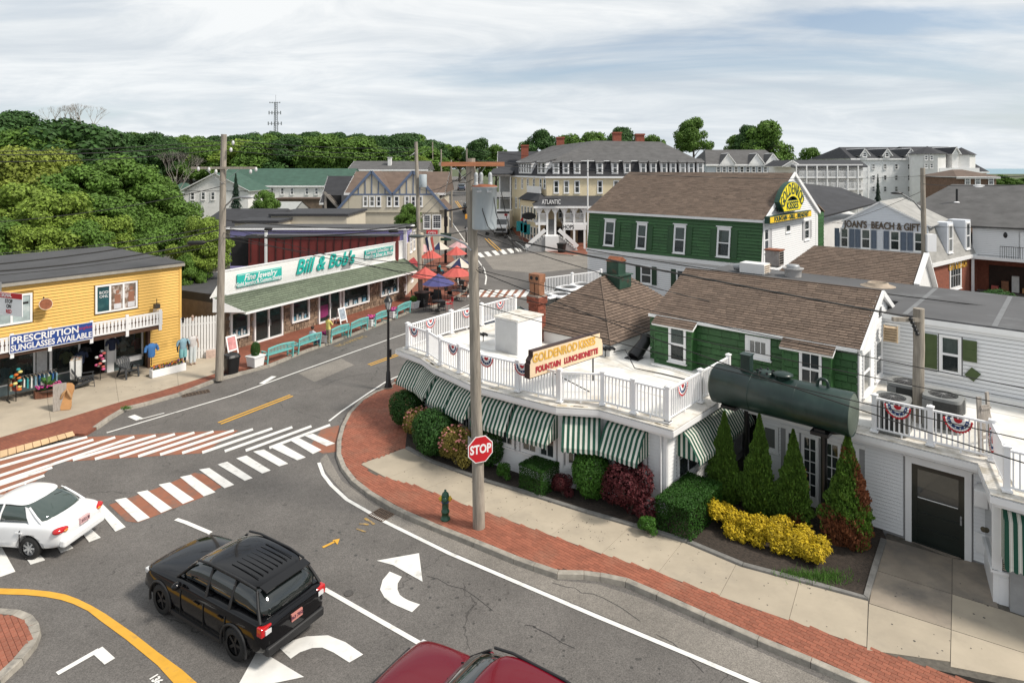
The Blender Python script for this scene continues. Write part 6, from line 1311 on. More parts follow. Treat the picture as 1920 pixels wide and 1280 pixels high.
tealsign(682,735,zbd+.48,ztop-.22,[('Largest Selection of',.72,.36,1.1,0),('Sterling Silver in Maine',.28,.38,1.02,.2)],'teal sign reading largest selection of sterling silver at the purple building end')
a=onw(TBb,553)[0];b=onw(TBb,661)[0];t=thing('shop_name_letters','large teal slanted letters of the shop name on the white band','lettering',TBb@V(((a+b)/2,-.1,4)));text('lettering',"Bill & Bob's",TBb@T3((a+b)/2,-.10,(zbd+ztop)/2+.1),1.35,TEAL,t,.03,.35,.022,(b-a)/6.1)
def jw(px0,px1):return onw(TBb,px0)[0],onw(TBb,px1)[0]
ops=[(jw(430,465),.75,'w'),(jw(474,528),.12,'d'),(jw(545,578),.7,'w'),(jw(595,637),.12,'d'),(jw(641,690),.7,'w'),(jw(712,745),.8,'w')]
pc=Pieces('stone',UBOX(),STONE);z=.05
while z<2.42:
 hh_=rnd.uniform(.13,.26);x=.0
 while x<LBb:
  w_=rnd.uniform(.16,.46);c_=x+w_/2
  if not any(o_[0][0]-.02<c_<o_[0][1]+.02 and(z+hh_/2>o_[1]or o_[2]=='d')for o_ in ops):
   pc.put(TBb@T3(x+.01,-.01-rnd.uniform(.01,.06),z)@Matrix.Rotation(rnd.uniform(-.12,.12),4,'Y')@S4(w_-.03,.1,hh_-.03))
  x+=w_
 z+=hh_
pc.done(js)
DISP=mat('display_blue',(.10,.30,.42),.5,.2,3,dirt=(.55,.60,.62),dscale=4,dlim=(.5,.56));DPUR=mat('display_purple',(.22,.03,.12),.5,.2,3)
for k,((x0,x1),zl,ty)in enumerate(ops):
 zh=2.38;mb=MB(TBb);w_=.11
 for a_,b_ in((x0,x0+w_),(x1-w_,x1)):mb.b2((a_,-.16,zl),(b_,.02,zh))
 mb.b2((x0+w_,-.158,zh-w_),(x1-w_,.02,zh));mb.b2((x0+w_,-.158,zl),(x1-w_,.02,zl+w_))
 if ty=='d':mb.b2(((x0+x1)/2-.05,-.15,zl+w_),((x0+x1)/2+.05,.02,zh-w_))
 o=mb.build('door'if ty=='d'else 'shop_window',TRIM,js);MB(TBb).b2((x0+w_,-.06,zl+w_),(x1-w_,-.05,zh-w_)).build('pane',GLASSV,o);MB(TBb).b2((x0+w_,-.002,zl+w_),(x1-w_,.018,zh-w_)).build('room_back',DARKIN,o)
 if ty=='w':MB(TBb).b2((x0+w_,-.045,zl+w_),(x1-w_,-.03,zl+w_+.5)).build('display_card',DISP,o)
 else:
  mb=MB(TBb);xm=(x0+x1)/2;mb.b2((xm-.1,-.2,1.0),(xm-.07,-.151,1.4));mb.b2((xm+.07,-.2,1.0),(xm+.1,-.151,1.4));mb.build('handle',STEEL,o)
  if k==3:MB(TBb).b2((x0+.2,-.065,.5),(xm-.12,-.061,1.35)).build('door_poster',DPUR,o)
 if ty=='w':
  for j in range(5):MB(TBb).b2((x0+w_+.1+j*(x1-x0-.4)/5,-.075,zl+w_+.02),(x0+w_+.1+(j+.7)*(x1-x0-.4)/5,-.065,zl+w_+.3+.1*(j%2))).build('display_card',WHC if j%2 else DISP,o)
def aframe(px,py,label,m,rz=None,w=.62,h=1.1):
 p=P(px,py,.135);t=thing('poster_stand',label,'poster stand',p,None,rz if rz is not None else math.atan2(dB.y,dB.x));M=WM[t.name]@Matrix.Rotation(R(-14),4,'X')
 mb=MB(M)
 for s_ in(-1,1):mb.b2((s_*w/2-.04,-.02,0),(s_*w/2+.04,.02,h))
 mb.b2((-w/2,-.018,h-.1),(w/2,.018,h));mb.b2((-w/2,-.018,.2),(w/2,.018,.28));mb.build('frame',TRIM,t);MB(M).b2((-w/2+.04,-.012,.28),(w/2-.04,.012,h-.1)).build('poster',m,t)
 mb=MB(WM[t.name]);
 for s_ in(-1,1):mb.bar((s_*w*.42,.5,0),(s_*w*.42,.27,h*.97),.05,.03)
 mb.build('rear_leg',TRIM,t)
aframe(438,664,'white stand with a pink poster beside the wooden utility pole',mat('poster_pink',(.55,.25,.25),.5,.3,3,dirt=(.6,.55,.5),dscale=3));aframe(645,606,'white stand with a blue poster beside the shop doors',mat('poster_sky',(.30,.36,.42),.5,.4,3,dirt=(.08,.08,.1),dscale=4))
def bench(rz=0):
 t=thing('bench',None,'bench',(0,0,0),'turquoise benches along the brick pavement');TQ=mat('turquoise_paint',(.17,.50,.48),.55,.08,3);W=1.78
 for k in range(4):MB().b2((-W/2,-.25+k*.12,.42),(W/2,-.16+k*.12,.445)).build('seat_slat',TQ,t)
 for k in range(17):x=-W/2+.10+(W-.2)*k/16;MB().bar((x,.245,.50),(x,.30,.84+.06*math.sin(math.pi*(x+W/2)/W)),.045,.016,0,V((0,1,0))).build('back_slat',TQ,t)
 mb=MB();pts=[V((-W/2+W*k/8,.305,.84+.07*math.sin(math.pi*k/8)))for k in range(9)]
 for a,b in zip(pts,pts[1:]):mb.bar(a,b,.035,.085)
 mb.build('top_rail',TQ,t);MB().b2((-W/2,.22,.46),(W/2,.255,.53)).build('back_rail',TQ,t);MB().b2((-W/2,-.27,.34),(W/2,-.24,.42)).build('apron',TQ,t)
 for s_ in(-1,1):
  x=s_*(W/2-.03);MB().b2((x-.03,-.28,0),(x+.03,-.21,.62)).build('leg',TQ,t);MB().bar((x,.22,0),(x,.31,.86),.06,.06,0,V((1,0,0))).build('leg',TQ,t);MB().b2((x-.045,-.31,.62),(x+.045,.27,.65)).build('arm',TQ,t);MB().b2((x-.02,-.2,.1),(x+.02,.22,.16)).build('stretcher',TQ,t)
 return t
bt=bench();labs=['turquoise bench nearest the wooden utility pole','turquoise bench where the person in a yellow shirt stands, second from the utility pole','turquoise bench just past the first box of magenta flowers','turquoise bench joined end to end before the second flower box','turquoise bench partly behind the black street lamp','turquoise bench farthest along beside the square white planter']
ends=[((502,683),(551,668)),((560,664),(602,649)),((621,644),(654,632)),((658,631),(690,618)),((704,613),(728,604)),((745,597),(770,586))]
for k,(a,b)in enumerate(ends):
 A_,B_=P(*a,.135),P(*b,.135);m_=(A_+B_)/2;d_=(B_-A_).normalized();rz=math.atan2(d_.y,d_.x)+math.pi;n_=V((-d_.y,d_.x,0))
 loc=vz(m_+n_*.28,.135)
 if k==0:bt.location=loc;bt.rotation_euler=(0,0,rz);bt['label']=labs[0];o=bt
 else:o=copy_tree(bt,loc=loc,rz=rz,label=labs[k])
 L_=(B_-A_).length;o.scale=(L_/1.78,1,1)
def planter(px,py,label,kind,w=.55,h=.5):
 p=P(px,py,.135)+V((0,w/2,0));t=thing('planter_box',label,'planter',p,'white planter boxes along the brick pavement',math.atan2(dB.y,dB.x));M=WM[t.name]
 mb=MB(M);mb.add([(-w*.42,-w*.42,.03),(w*.42,-w*.42,.03),(w*.42,w*.42,.03),(-w*.42,w*.42,.03),(-w/2,-w/2,h),(w/2,-w/2,h),(w/2,w/2,h),(-w/2,w/2,h)],[(0,1,5,4),(1,2,6,5),(2,3,7,6),(3,0,4,7),(4,5,6,7),(3,2,1,0)]);mb.build('box',TRIM,t);mb=MB(M);mb.b2((-w/2-.03,-w/2-.03,h-.06),(w/2+.03,w/2+.03,h-.001));mb.build('rim',TRIM,t)
 if kind=='flower':flowers(t,M,w,w,h,[MAG,MAG,PINK],50,r=.07)
 return t,M,h
planter(610,644,'white planter box of magenta flowers after the second bench','flower');planter(694,613,'white planter box of magenta flowers before the street lamp','flower');planter(735,597,'white planter box of magenta flowers behind the street lamp','flower')
PLT=[planter(474,690,'white planter with a small clipped conifer beside the first bench','bush',.7,.6),planter(774,580,'white planter with a round green shrub at the far end of the benches','bush',.7,.55)]
def bin_(px,py,label,lid=True,w=.62,h=1.05):
 p=P(px,py,.135);t=thing('litter_bin',label,'litter bin',p,None,aY);M=WM[t.name];n=20;sq_=[(math.copysign(abs(math.cos(a))**.5,math.cos(a)),math.copysign(abs(math.sin(a))**.5,math.sin(a)))for a in[2*math.pi*k/n for k in range(n)]]
 vs=[];lv=[(0,.80),(h*.78,1.0)];mb=MB(M)
 for z,s_ in lv:vs+=[(x*w/2*s_,y*w/2*s_,z)for x,y in sq_]
 mb.add(vs,[(k,(k+1)%n,n+(k+1)%n,n+k)for k in range(n)],0,False);mb.build('body',BLACKM,t)
 vs=[];lv=([(h*.78,1.08),(h*.84,1.08),(h*.95,.9),(h,.55)]if lid else[(h*.78,1.08),(h*.9,1.1),(h*.9,.95)])
 mb=MB(M)
 for z,s_ in lv:vs+=[(x*w/2*s_,y*w/2*s_,z)for x,y in sq_]
 m_=len(lv);mb.add(vs,[(j*n+k,j*n+(k+1)%n,(j+1)*n+(k+1)%n,(j+1)*n+k)for j in range(m_-1)for k in range(n)]);mb.add(vs[-n:],[tuple(range(n))]);mb.build('lid',BLACKM,t)
bin_(434,699,'black domed litter bin beside the utility pole base',True,.72,1.05);bin_(791,574,'large black tapered tub bin beside the far planter',False,.95,1.25);bin_(1053,473,'round black bin on the far brick corner',False,1.0,1.3)
t=thing('grey_shed_roof','grey roofed lean-to between the yellow shop and the jewelry shop','shed',V((-17.5,44,0)));MB().prism([V((-20,42,0)),V((-16.5,41,0)),V((-15,49,0)),V((-20,52,0))],0,3.0).build('wall',mat('grey_wall',(.22,.22,.23),.8),t);MB().prism([V((-20.2,41.7,0)),V((-16.3,40.7,0)),V((-14.6,49.3,0)),V((-20,52.3,0))],3.01,3.15).build('roof',DARKROOF,t)
for px,py,cl,lab in((30,752,[ORG,YLC,TLC],'stand of orange and yellow caps by the end window'),(188,712,[PINK,RED2,WHC],'stand of pink and red caps beside the shop doorway')):
 p=P(px,py,.14);t=thing('cap_stand',lab,'hat stand',p,None,aY);MB().tube([p,p+UP*1.5],.02,6).build('pole',BLACKM,t)
 for k in range(12):a=k*1.3;q=p+V((.16*math.cos(a),.16*math.sin(a),.55+k*.08));MB().ell(q,(.10,.10,.07),8,5).build('cap',cl[k%3],t)
for px,py,m,lab,s_ in((262,706,RED2,'coral shirt form hanging inside the window beside the trough',.9),(236,700,WHC,'white shirt form in the window behind the dark garden chair',.9),(128,712,YLC,'pale yellow shirt form in the second window',.9)):shirt_form(SP(px,1.0,.35),aY,m,lab,False,s_)
def XY(px,Y):return(px-CX)*Y/FOC
def fbox(par,X0,X1,Y0,Y1,z0,z1,m,nm='wall'):return MB().b2((X0,Y0,z0),(X1,Y1,z1)).build(nm,m,par)
def rgx(par,X0,X1,Y0,Y1,ze,zr,m,hip=0.0,ov=.35,nm='roof',hb=None):
 ym=(Y0+Y1)/2;a,b,c,d=V((X0-ov,Y0-ov,ze)),V((X1+ov,Y0-ov,ze)),V((X1+ov,Y1+ov,ze)),V((X0-ov,Y1+ov,ze));r0,r1=V((X0-ov+hip,ym,zr)),V((X1+ov-(hip if hb is None else hb),ym,zr))
 mb=MB();mb.slab([a,b,r1,r0],.12,0,1);mb.slab([c,d,r0,r1],.12,0,1);mb.slab([d,a,r0],.12,0,1);mb.slab([b,c,r1],.12,0,1);o=mb.build(nm,[m,TRIM],par);MB().b2((X0-ov,Y0-ov-.03,ze-.3),(X1+ov,Y0-ov+.05,ze-.05)).build('fascia',TRIM,par);return o
def rgy(par,X0,X1,Y0,Y1,ze,zr,m,wm=None,ov=.3,nm='roof'):
 xm=(X0+X1)/2;MB().slab([V((X0-ov,Y0-ov,ze)),V((xm,Y0-ov,zr)),V((xm,Y1,zr)),V((X0-ov,Y1,ze))],.12,0,1).slab([V((xm,Y0-ov,zr)),V((X1+ov,Y0-ov,ze)),V((X1+ov,Y1,ze)),V((xm,Y1,zr))],.12,0,1).build(nm,[m,TRIM],par)
 if wm:wallslab(frame((X0,Y0,0),(X1,Y0,0)),[(0,ze-.1),(X1-X0,ze-.1),((X1-X0)/2,zr-.1)],.1).build('gable_wall',wm,par)
def fwin(par,Y,px0,px1,py0,py1,X0=None,**k):
 T=Matrix.Translation(V((XY((px0+px1)/2,Y),Y,0)));k.setdefault('cw',.1);return window(par,T,0,zat(py1,Y),XY(px1,Y)-XY(px0,Y),zat(py0,Y)-zat(py1,Y),**k)
CREAMW=mat('cream_wall',(.74,.63,.42),.6,.06,1);BEIGE=mat('beige_wall',(.55,.50,.40),.6,.06,1);PURP=mat('lilac_clapboard',(.36,.33,.62),.6,.06,1);MAROON=mat('maroon_board',(.16,.025,.022),.7,.15,1.5);BLTR=mat('blue_grey_trim',(.12,.16,.25),.5,.1)
def rooftex(nm,c,v=.22):return mat(nm,c,.9,v,.9,stretch=(1,1,2.5),bump=.6,bscale=5,detail=9)
RB,RG,RGN,RD=rooftex('far_brown_roof',(.125,.088,.068)),rooftex('far_grey_roof',(.092,.090,.090)),rooftex('far_green_roof',(.042,.092,.068)),rooftex('far_dark_roof',(.036,.037,.042))
def nt(nm,lab,cat,px,Y,**k):return thing(nm,lab,cat,(XY(px,Y),Y,max(0,g(XY(px,Y),Y))),**k)
pu=nt('lilac_building','lilac clapboard building rising behind the white sign band','building',700,54);z6=zat(431,54);fbox(pu,-24.2,-9.15,54.05,57.5,0,z6,PURP)
clad(pu,Matrix.Translation(V((-24.2,54.05,0))),0,15,.3,z6-.2,.17,PURP,proud=.03);MB().b2((-24.5,53.8,z6),(-8.9,57.7,z6+.12)).build('cornice',TRIM,pu);MB().b2((-24.3,54.2,z6+.121),(-9.1,57.5,z6+.2)).build('roof',DARKROOF,pu)
MB().b2((-9.3,53.95,0),(-9.05,54.2,z6)).build('corner_board',TRIM,pu);fbox(pu,-9.15,-9.0,54.3,64,0,z6-1.2,BEIGE,'street_wall')
TPs=frame((-9.0,54.3,0),(-9.0,64,0))
for x,z in((1.6,3.6),(3.4,3.6),(6.2,3.6),(2.2,.9),(6,.9)):window(pu,TPs,x,z,.9,1.6,nx=3,nz=2,cw=.08)
t=nt('maroon_roof_wall','maroon boarded wall with a white downpipe on the roof behind the sign band','wall',606,51.5);fbox(t,XY(466,51.5),XY(746,51.5),51.5,52.4,2.8,zat(443,51.5),MAROON);fbox(t,XY(466,51.4)-.05,XY(747,51.4),51.35,52.5,zat(443,51.5)+.001,zat(443,51.5)+.1,DARKROOF,'cap');fbox(t,XY(496,51.3),XY(500,51.3),51.3,51.5,2.9,z6+.2,TRIM,'downpipe')
fbox(t,XY(432,52),XY(466,52)-.02,52,53,2.9,zat(446,52),DARKIN,'dark_bay')
for k in range(18):x=XY(470+k*15.6,51.45);fbox(t,x,x+.03,51.44,51.5,3.3,zat(444,51.5),RUBBER,'batten')
t=nt('red_awning','dark red pitched awning over the pavement beside the patio umbrellas','awning',772,53);mb=MB();a,b=PD(765,483,54.3),PD(785,474,60);c,d=PD(788,512,60),PD(768,508,52.2);mb.slab([PD(763,489,54.3),PD(772,477,58),PD(790,500,57),PD(782,513,52.8)],.04);mb.build('canopy',mat('red_canvas',(.25,.02,.025),.8),t)
Yt=85;tu=nt('tudor_building','cream half timbered building with twin pointed gables and brown roof','building',735,Yt);X0,X1=XY(655,Yt),XY(824,Yt);fbox(tu,X0,X1,Yt,Yt+13,0,zat(372,Yt),BEIGE)
xm=[XY(p_,Yt)for p_ in(697.5,775)];zpk=zat(321,Yt);zft=zat(364,Yt);zlo=zat(394,Yt)
rgx(tu,XY(646,Yt),XY(832,Yt),Yt+.6,Yt+13,zat(362,Yt),zpk-.1,RB,ov=.2)
for i,xc_ in enumerate(xm):
 hw_=(xm[1]-xm[0])/2;out_=(zft-zlo)/(zpk-zft)*hw_+hw_
 L_,R_=(out_ if i==0 else hw_),(out_ if i==1 else hw_);zl,zr_=(zlo if i==0 else zft),(zlo if i==1 else zft)
 T=Matrix.Translation(V((xc_,Yt-.12,0)));wallslab(T,[(-L_,zl),(-L_*.2,zl-0),(R_*.2,zr_),(R_,zr_),(0,zpk)],.3).build('gable_wall',BEIGE,tu)
 MB().slab([V((xc_-L_,Yt-.3,zl)),V((xc_,Yt-.3,zpk)),V((xc_,Yt+6,zpk)),V((xc_-L_,Yt+6,zl))],.12).slab([V((xc_,Yt-.3,zpk)),V((xc_+R_,Yt-.3,zr_)),V((xc_+R_,Yt+6,zr_)),V((xc_,Yt+6,zpk))],.12).build('gable_roof',RB,tu)
 for s_,q,zq in((-1,L_,zl),(1,R_,zr_)):MB().bar((xc_+s_*q,Yt-.34,zq-.1),(xc_,Yt-.34,zpk),.06,.34).build('rake_board',BLTR,tu)
 for k in range(-2,3):x=xc_+k*hw_*.32;MB().b2((x-.07,Yt-.18,zft),(x+.07,Yt-.121,zpk-abs(k)*.32*(zpk-zft)-.2)).build('timber',BLTR,tu)
 MB().b2((xc_-hw_,Yt-.19,zft-.14),(xc_+hw_,Yt-.121,zft+.06)).build('timber',BLTR,tu)
fbox(tu,X0,X1,Yt-.16,Yt-.13,zlo-.3,zft+.0,BEIGE,'siding')
for a,b in[(682,688),(694,701),(707,713),(727,733),(740,747),(760,766),(772,778),(785,791)]:fwin(tu,Yt-.17,a,b,369,386,cw=.12)
for a,b in[(795,806),(812,826)]:fwin(tu,Yt-.17,a,b,404,428,nx=3,nz=3)
fwin(tu,Yt-.17,643,650,404,420)
t=nt('green_roof_hall','long white building with a dark green roof below the treeline','building',560,118);fbox(t,XY(455,118),XY(606,118),118,128,0,zat(349,118),WHITE);rgx(t,XY(400,118),XY(650,118),118,132,zat(348,118),zat(316,125),RGN)
for p_ in(508,527,545,573,591):fwin(t,117.95,p_,p_+5,353,364)
t=nt('white_gable_hall','white gabled end wall behind the wooden utility pole','building',400,108);X0,X1=XY(345,108),XY(465,108);fbox(t,X0,X1,108,117,0,zat(358,108),WHITE);rgy(t,X0,X1,108,117,zat(358,108),zat(324,108),RGN,WHITE,ov=.6)
for p_ in(358,378,396,441):fwin(t,107.95,p_,p_+6,361,374)
t=nt('small_hip_house','small white house with a grey green roof in the trees','house',325,112);fbox(t,XY(312,112),XY(345,112),112,118,0,zat(360,112),WHITE);rgx(t,XY(312,112),XY(345,112),112,118,zat(360,112),zat(343,115),RGN,hip=1.5)
def lowb(nm,lab,p0,p1,Y,D_,ye,yr,rm,wm,kind='x',**k):
 t=nt(nm,lab,'building',(p0+p1)/2,Y);X0,X1=XY(p0,Y),XY(p1,Y);fbox(t,X0,X1,Y,Y+D_,0,zat(ye,Y),wm)
 if kind=='x':rgx(t,X0,X1,Y,Y+D_,zat(ye,Y),zat(yr,Y+D_/2),rm,**k)
 elif kind=='y':rgy(t,X0,X1,Y,Y+D_,zat(ye,Y),zat(yr,Y),rm,wm)
 else:MB().b2((X0-.2,Y-.2,zat(ye,Y)),(X1+.2,Y+D_+.2,zat(ye,Y)+.25)).build('roof',rm,t)
 return t
lowb('dark_roof_shed','low dark shingled roof beside the wooden utility pole',375,512,68,10,425,391,RD,BEIGE,hip=.5);lowb('beige_flat_block','beige flat roofed block with rooftop vents behind the lilac building',508,650,70,9,405,0,RD,BEIGE,'f');lowb('tan_block','low beige block right behind the lilac building',440,520,66,4,418,0,RD,BEIGE,'f')
lowb('pale_roof_garage','garage with a pale grey gable roof among the backyards',470,545,92,8,400,378,mat('pale_roof',(.34,.35,.34),.9,.1),WHITE)
lowb('grey_stair_house','weathered grey house with an outside stair next to the tudor building',604,654,96,8,380,330,RD,mat('grey_shingle_wall',(.16,.15,.15),.9,.2));lowb('stone_wall_terrace','brown stone terrace wall below the white hall',520,604,108,3,374,0,RB,mat('terrace_stone',(.15,.11,.08),.9,.4,1.5),'f')
for k,(p_,Y,yt,m,w_)in enumerate([(535,74,402,mat('vent_tan',(.5,.4,.33),.7),5),(572,74,402,STEEL,1.2),(730,130,296,WHITE,1.4),(1270,40,0,WHITE,0)][:3]):
 t=nt('roof_vent',['tan boxed vent on the beige flat roof','steel turbine vent on the beige flat roof','white chimney on the grey roof behind the tudor gables'][k],'roof vent',p_,Y);x=XY(p_,Y);z=zat(yt+(18 if Y<80 else 18),Y);bevel(MB().b2((x-w_/4,Y,z-.3),(x+w_/4,Y+1,zat(yt,Y))).build('case',m,t),.05);MB().b2((x-w_/4-.1,Y-.1,zat(yt,Y)),(x+w_/4+.1,Y+1.1,zat(yt,Y)+.12)).build('cap',m,t)
t=lowb('grey_long_house','grey roofed house row behind the tudor gables',655,800,128,10,318,302,RG,WHITE);lowb('white_far_house','white house half hidden by trees near the far poles',752,806,150,8,306,285,RG,WHITE,'y')
t=nt('outside_stair','grey wooden outside stair between the grey house and the tudor building','stair',630,88)
for k in range(14):MB().b2((XY(612+k*1.9,88),88,zat(366+k*2.2,88)),(XY(612+k*1.9,88)+.3,89,zat(366+k*2.2,88)+.06)).build('step',WD,t)
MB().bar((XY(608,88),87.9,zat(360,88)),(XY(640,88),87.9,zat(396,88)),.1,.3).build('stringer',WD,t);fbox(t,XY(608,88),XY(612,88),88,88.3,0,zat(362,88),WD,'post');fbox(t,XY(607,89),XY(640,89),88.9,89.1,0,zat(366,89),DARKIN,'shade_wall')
lowb('dark_porch_house','dark roofed house with a white tiered porch beside the porch hotel',935,1010,106,12,326,284,RD,mat('grey_clap',(.35,.36,.38),.7),'x')
t=nt('tiered_porch','white two tiered porch with columns behind the delivery truck','porch',940,102)
for z_ in(432,404,372,330):fbox(t,XY(921,103),XY(957,103),101,106,zat(z_,102),zat(z_,102)+.25,TRIM,'porch_floor')
for p_ in(922,936,956):fbox(t,XY(p_,101),XY(p_+2,101),100.9,101.1,0,zat(331,101),TRIM,'column')
for z_ in(372,404):fbox(t,XY(922,101),XY(956,101),101.0,101.06,zat(z_,101),zat(z_-12,101),WHITE,'rail_panel')
MB().slab([PD(917,326,100),PD(960,326,100),PD(968,312,106),PD(925,316,106)],.15).build('roof',RD,t)
ho=nt('porch_hotel','cream three storey hotel with a dark mansard roof, dormers and brick chimneys','hotel',1100,90);Xa,Xb,Yh=XY(1025,90),XY(1324,90),90.0;ze_,zm_=zat(331,90),zat(301,90);Pa=V((Xa,90,0));Pf=V((0.0,103,0))
foot=[Pa,V((Xb,90,0)),V((Xb,106,0)),V((0,112,0)),Pf];MB().prism(foot,0,ze_).build('wall',CREAMW,ho);MB().prism(inset(foot,-.35),ze_-.25,ze_+.02).build('cornice',TRIM,ho)
i1=inset(foot,-.25);i2=inset(foot,1.1);n=5;MB().add([vz(p,ze_+.021)for p in i1]+[vz(p,zm_)for p in i2],[(k,(k+1)%n,n+(k+1)%n,n+k)for k in range(n)]).build('mansard_roof',rooftex('mansard_dark',(.030,.030,.034)),ho)
i3=inset(foot,.7);R1,R2_=V((XY(1117,96),97,zat(264,97))),V((XY(1245,96),98,zat(266,98)));R0=V((6.5,104,zat(274,104)))
MB().add([vz(p,zm_+.01)for p in i3]+[R1,R2_,R0],[(0,1,6,5),(1,2,6),(2,3,7,5,6),(3,4,7),(4,0,5,7)]).build('roof',RG,ho)
MB().prism(i3,zm_-.12,zm_).build('cornice',TRIM,ho)
def dormer(T,x,w,px=None,wins=1):
 mb=MB(T);h0,h1=ze_+.35,zm_-.15;mb.add([(x-w/2,-.05,h0),(x+w/2,-.05,h0),(x+w/2,1.3,h0),(x-w/2,1.3,h0),(x-w/2,-.05,h1),(x+w/2,-.05,h1),(x+w/2,1.3,h1),(x-w/2,1.3,h1)],[(0,1,5,4),(1,2,6,5),(3,0,4,7),(4,5,6,7)]);d_=mb.build('dormer',TRIM,ho)
 MB(T).slab([V((x-w/2-.15,-.35,h1-.1)),V((x+w/2+.15,-.35,h1-.1)),V((x+w/2+.15,1.6,h1+.45)),V((x-w/2-.15,1.6,h1+.45))],.1).build('dormer_roof',RG,d_)
 for k in range(wins):window(d_,T@T3(0,-.05,0),x-w/2+w*(k+.5)/wins,h0+.2,w/wins*.58,h1-h0-.45,cw=.06,sill=False)
THb=frame(Pa,V((Xb,90,0)));THa=frame(Pf,Pa)
for p_ in(1042.5,1061,1082,1124.5,1153,1176,1206,1225,1245,1262,1280,1296,1313):dormer(THb,onw(THb,p_)[0],.95)
dormer(THa,onw(THa,985)[0],5.2,wins=5);dormer(THa,onw(THa,1016)[0],3.0,wins=2)
for p_ in(1043,1062,1082,1125,1155,1180,1210):x=onw(THb,p_)[0];window(ho,THb,x,zat(361,90),.55,zat(340,90)-zat(361,90),cw=.12)
for p_ in(967.5,979.5,990,1001.5,1014,1021.5):s_,_,Y=onw(THa,p_);window(ho,THa,s_,zat(353,Y),.55,zat(336,Y)-zat(353,Y),cw=.12)
for p_ in(968,976):s_,_,Y=onw(THa,p_);window(ho,THa,s_,zat(389,Y),.6,zat(371,Y)-zat(389,Y),cw=.12)
for px,py0,py1,Y in((1050.5,257,282,104),(1156.5,248,272,98),(1199.5,251,274,99),(984,272,294,108)):
 x=XY(px,Y);t=thing('hotel_chimney',{1050.5:'brick chimney at the street end of the hotel ridge',1156.5:'tallest brick chimney on the hotel roof',1199.5:'brick chimney farthest along the hotel roof toward the sea',984:'small brick chimney on the dark roofed porch house'}[px],'chimney',(x,Y,zat(py1,Y)));fbox(t,x-.62,x+.62,Y-.6,Y+.6,zat(py1+12,Y),zat(py0,Y),mat('far_brick',(.28,.085,.055),.9,.15,4),'stack');fbox(t,x-.72,x+.72,Y-.7,Y+.7,zat(py0,Y)-.25,zat(py0,Y)-.02,MATS['far_brick'],'cap')
bx=[V((XY(975,96),95,0)),V((XY(1010,89),88.6,0)),V((XY(1030,90),90.4,0)),V((2.4,98,0))];MB().prism(bx,0,zat(378,90)).build('bay_wall',CREAMW,ho)
MB().add([vz(p,zat(376,90))for p in inset(bx,-.4)]+[vz(p,zat(362,92))for p in inset(bx,1.0)],[(k,(k+1)%4,4+(k+1)%4,4+k)for k in range(4)]+[(4,5,6,7)]).build('bay_roof',RD,ho)
ib=inset(bx,1.0);
for a,b in zip(ib[:2],ib[1:3]):MB(frame(a,b,zat(362,92))).b2((0,-.05,0),((b-a).length,.05,1.0)).build('roof_rail',TRIM,ho)
TBA=frame(bx[0],bx[1])
for k in range(6):window(ho,TBA,.9+k*1.15,3.4,.5,1.9,cw=.1);window(ho,TBA,.9+k*1.15,.6,.6,1.9,cw=.1)
Yp=84.8;zpd=zat(417,Yp);zpe=zat(386,Yp);px0,px1=XY(1007,Yp),XY(1102,Yp);po=thing('hotel_porch','white two storey porch with arched brackets, lattice rail and outside stairs','porch',(XY(1060,Yp),Yp,0))
MB().add([(px0-.5,Yp-.5,zpe),(px1+2,Yp-.5,zpe),(px1+6,90,zat(367,90)),(px0+1.5,90,zat(367,90)),(px0-.5,90,zpe)],[(0,1,2,3),(0,3,4)]).build('porch_roof',RD,po);fbox(po,px0-.5,px1+2,Yp-.55,Yp-.3,zpe-.3,zpe-.01,TRIM,'porch_beam');fbox(po,px0-.2,XY(1026,Yp),Yp-.1,90,zpd-.35,zpd,TRIM,'porch_floor');fbox(po,XY(1056,Yp),px1,Yp-.1,90,zpd-.35,zpd,TRIM,'porch_floor')
for p_ in(1011,1026,1041,1058,1076.5,1096):x=XY(p_,Yp);fbox(po,x-.13,x+.13,Yp-.13,Yp+.13,0,zpe-.3,TRIM,'column');MB().add([(x-.6,Yp,zpe-.3),(x+.6,Yp,zpe-.3),(x+.13,Yp,zpe-1.1),(x-.13,Yp,zpe-1.1)],[(0,1,2,3)]).build('bracket',TRIM,po)
for a,b in((1011,1026),(1058,1076.5),(1076.5,1096)):
 xa_,xb_=XY(a,Yp),XY(b,Yp);mb=MB();mb.b2((xa_,Yp-.04,zpd+1.15),(xb_,Yp+.04,zpd+1.25));mb.build('rail',TRIM,po);n=9
 for k in range(n+1):
  x=xa_+(xb_-xa_)*k/n
  if a==1011:MB().b2((x-.03,Yp-.03,zpd),(x+.03,Yp+.03,zpd+1.15)).build('baluster',TRIM,po)
  elif k<n:MB().bar((x,Yp,zpd+.05),(x+(xb_-xa_)/n,Yp,zpd+1.15),.04,.04).bar((x+(xb_-xa_)/n,Yp+.05,zpd+.05),(x,Yp+.05,zpd+1.15),.04,.04).build('lattice',TRIM,po)
fbox(po,XY(1055,Yp),XY(1099,Yp),Yp-.16,Yp-.11,zpd-1.0,zpd-.2,TRIM,'sign_board');text('lettering','SHOPS',Matrix.Translation(V((XY(1064,Yp),Yp-.17,zpd-.62))),.75,BLACKM,po,.01,0,.01,.8)
text('lettering','ATLANTIC',Matrix.Translation(V((XY(1033,Yp),Yp-.8,zpe+.55))),.85,TRIM,fbox(po,XY(1022,Yp),XY(1045,Yp),Yp-.78,Yp-.68,zpe+.1,zpe+1.05,RD,'name_board'),.02,0,.01,.62)
fbox(po,XY(1022,83),XY(1047,83),82.4,Yp,0,2.05,TRIM,'landing')
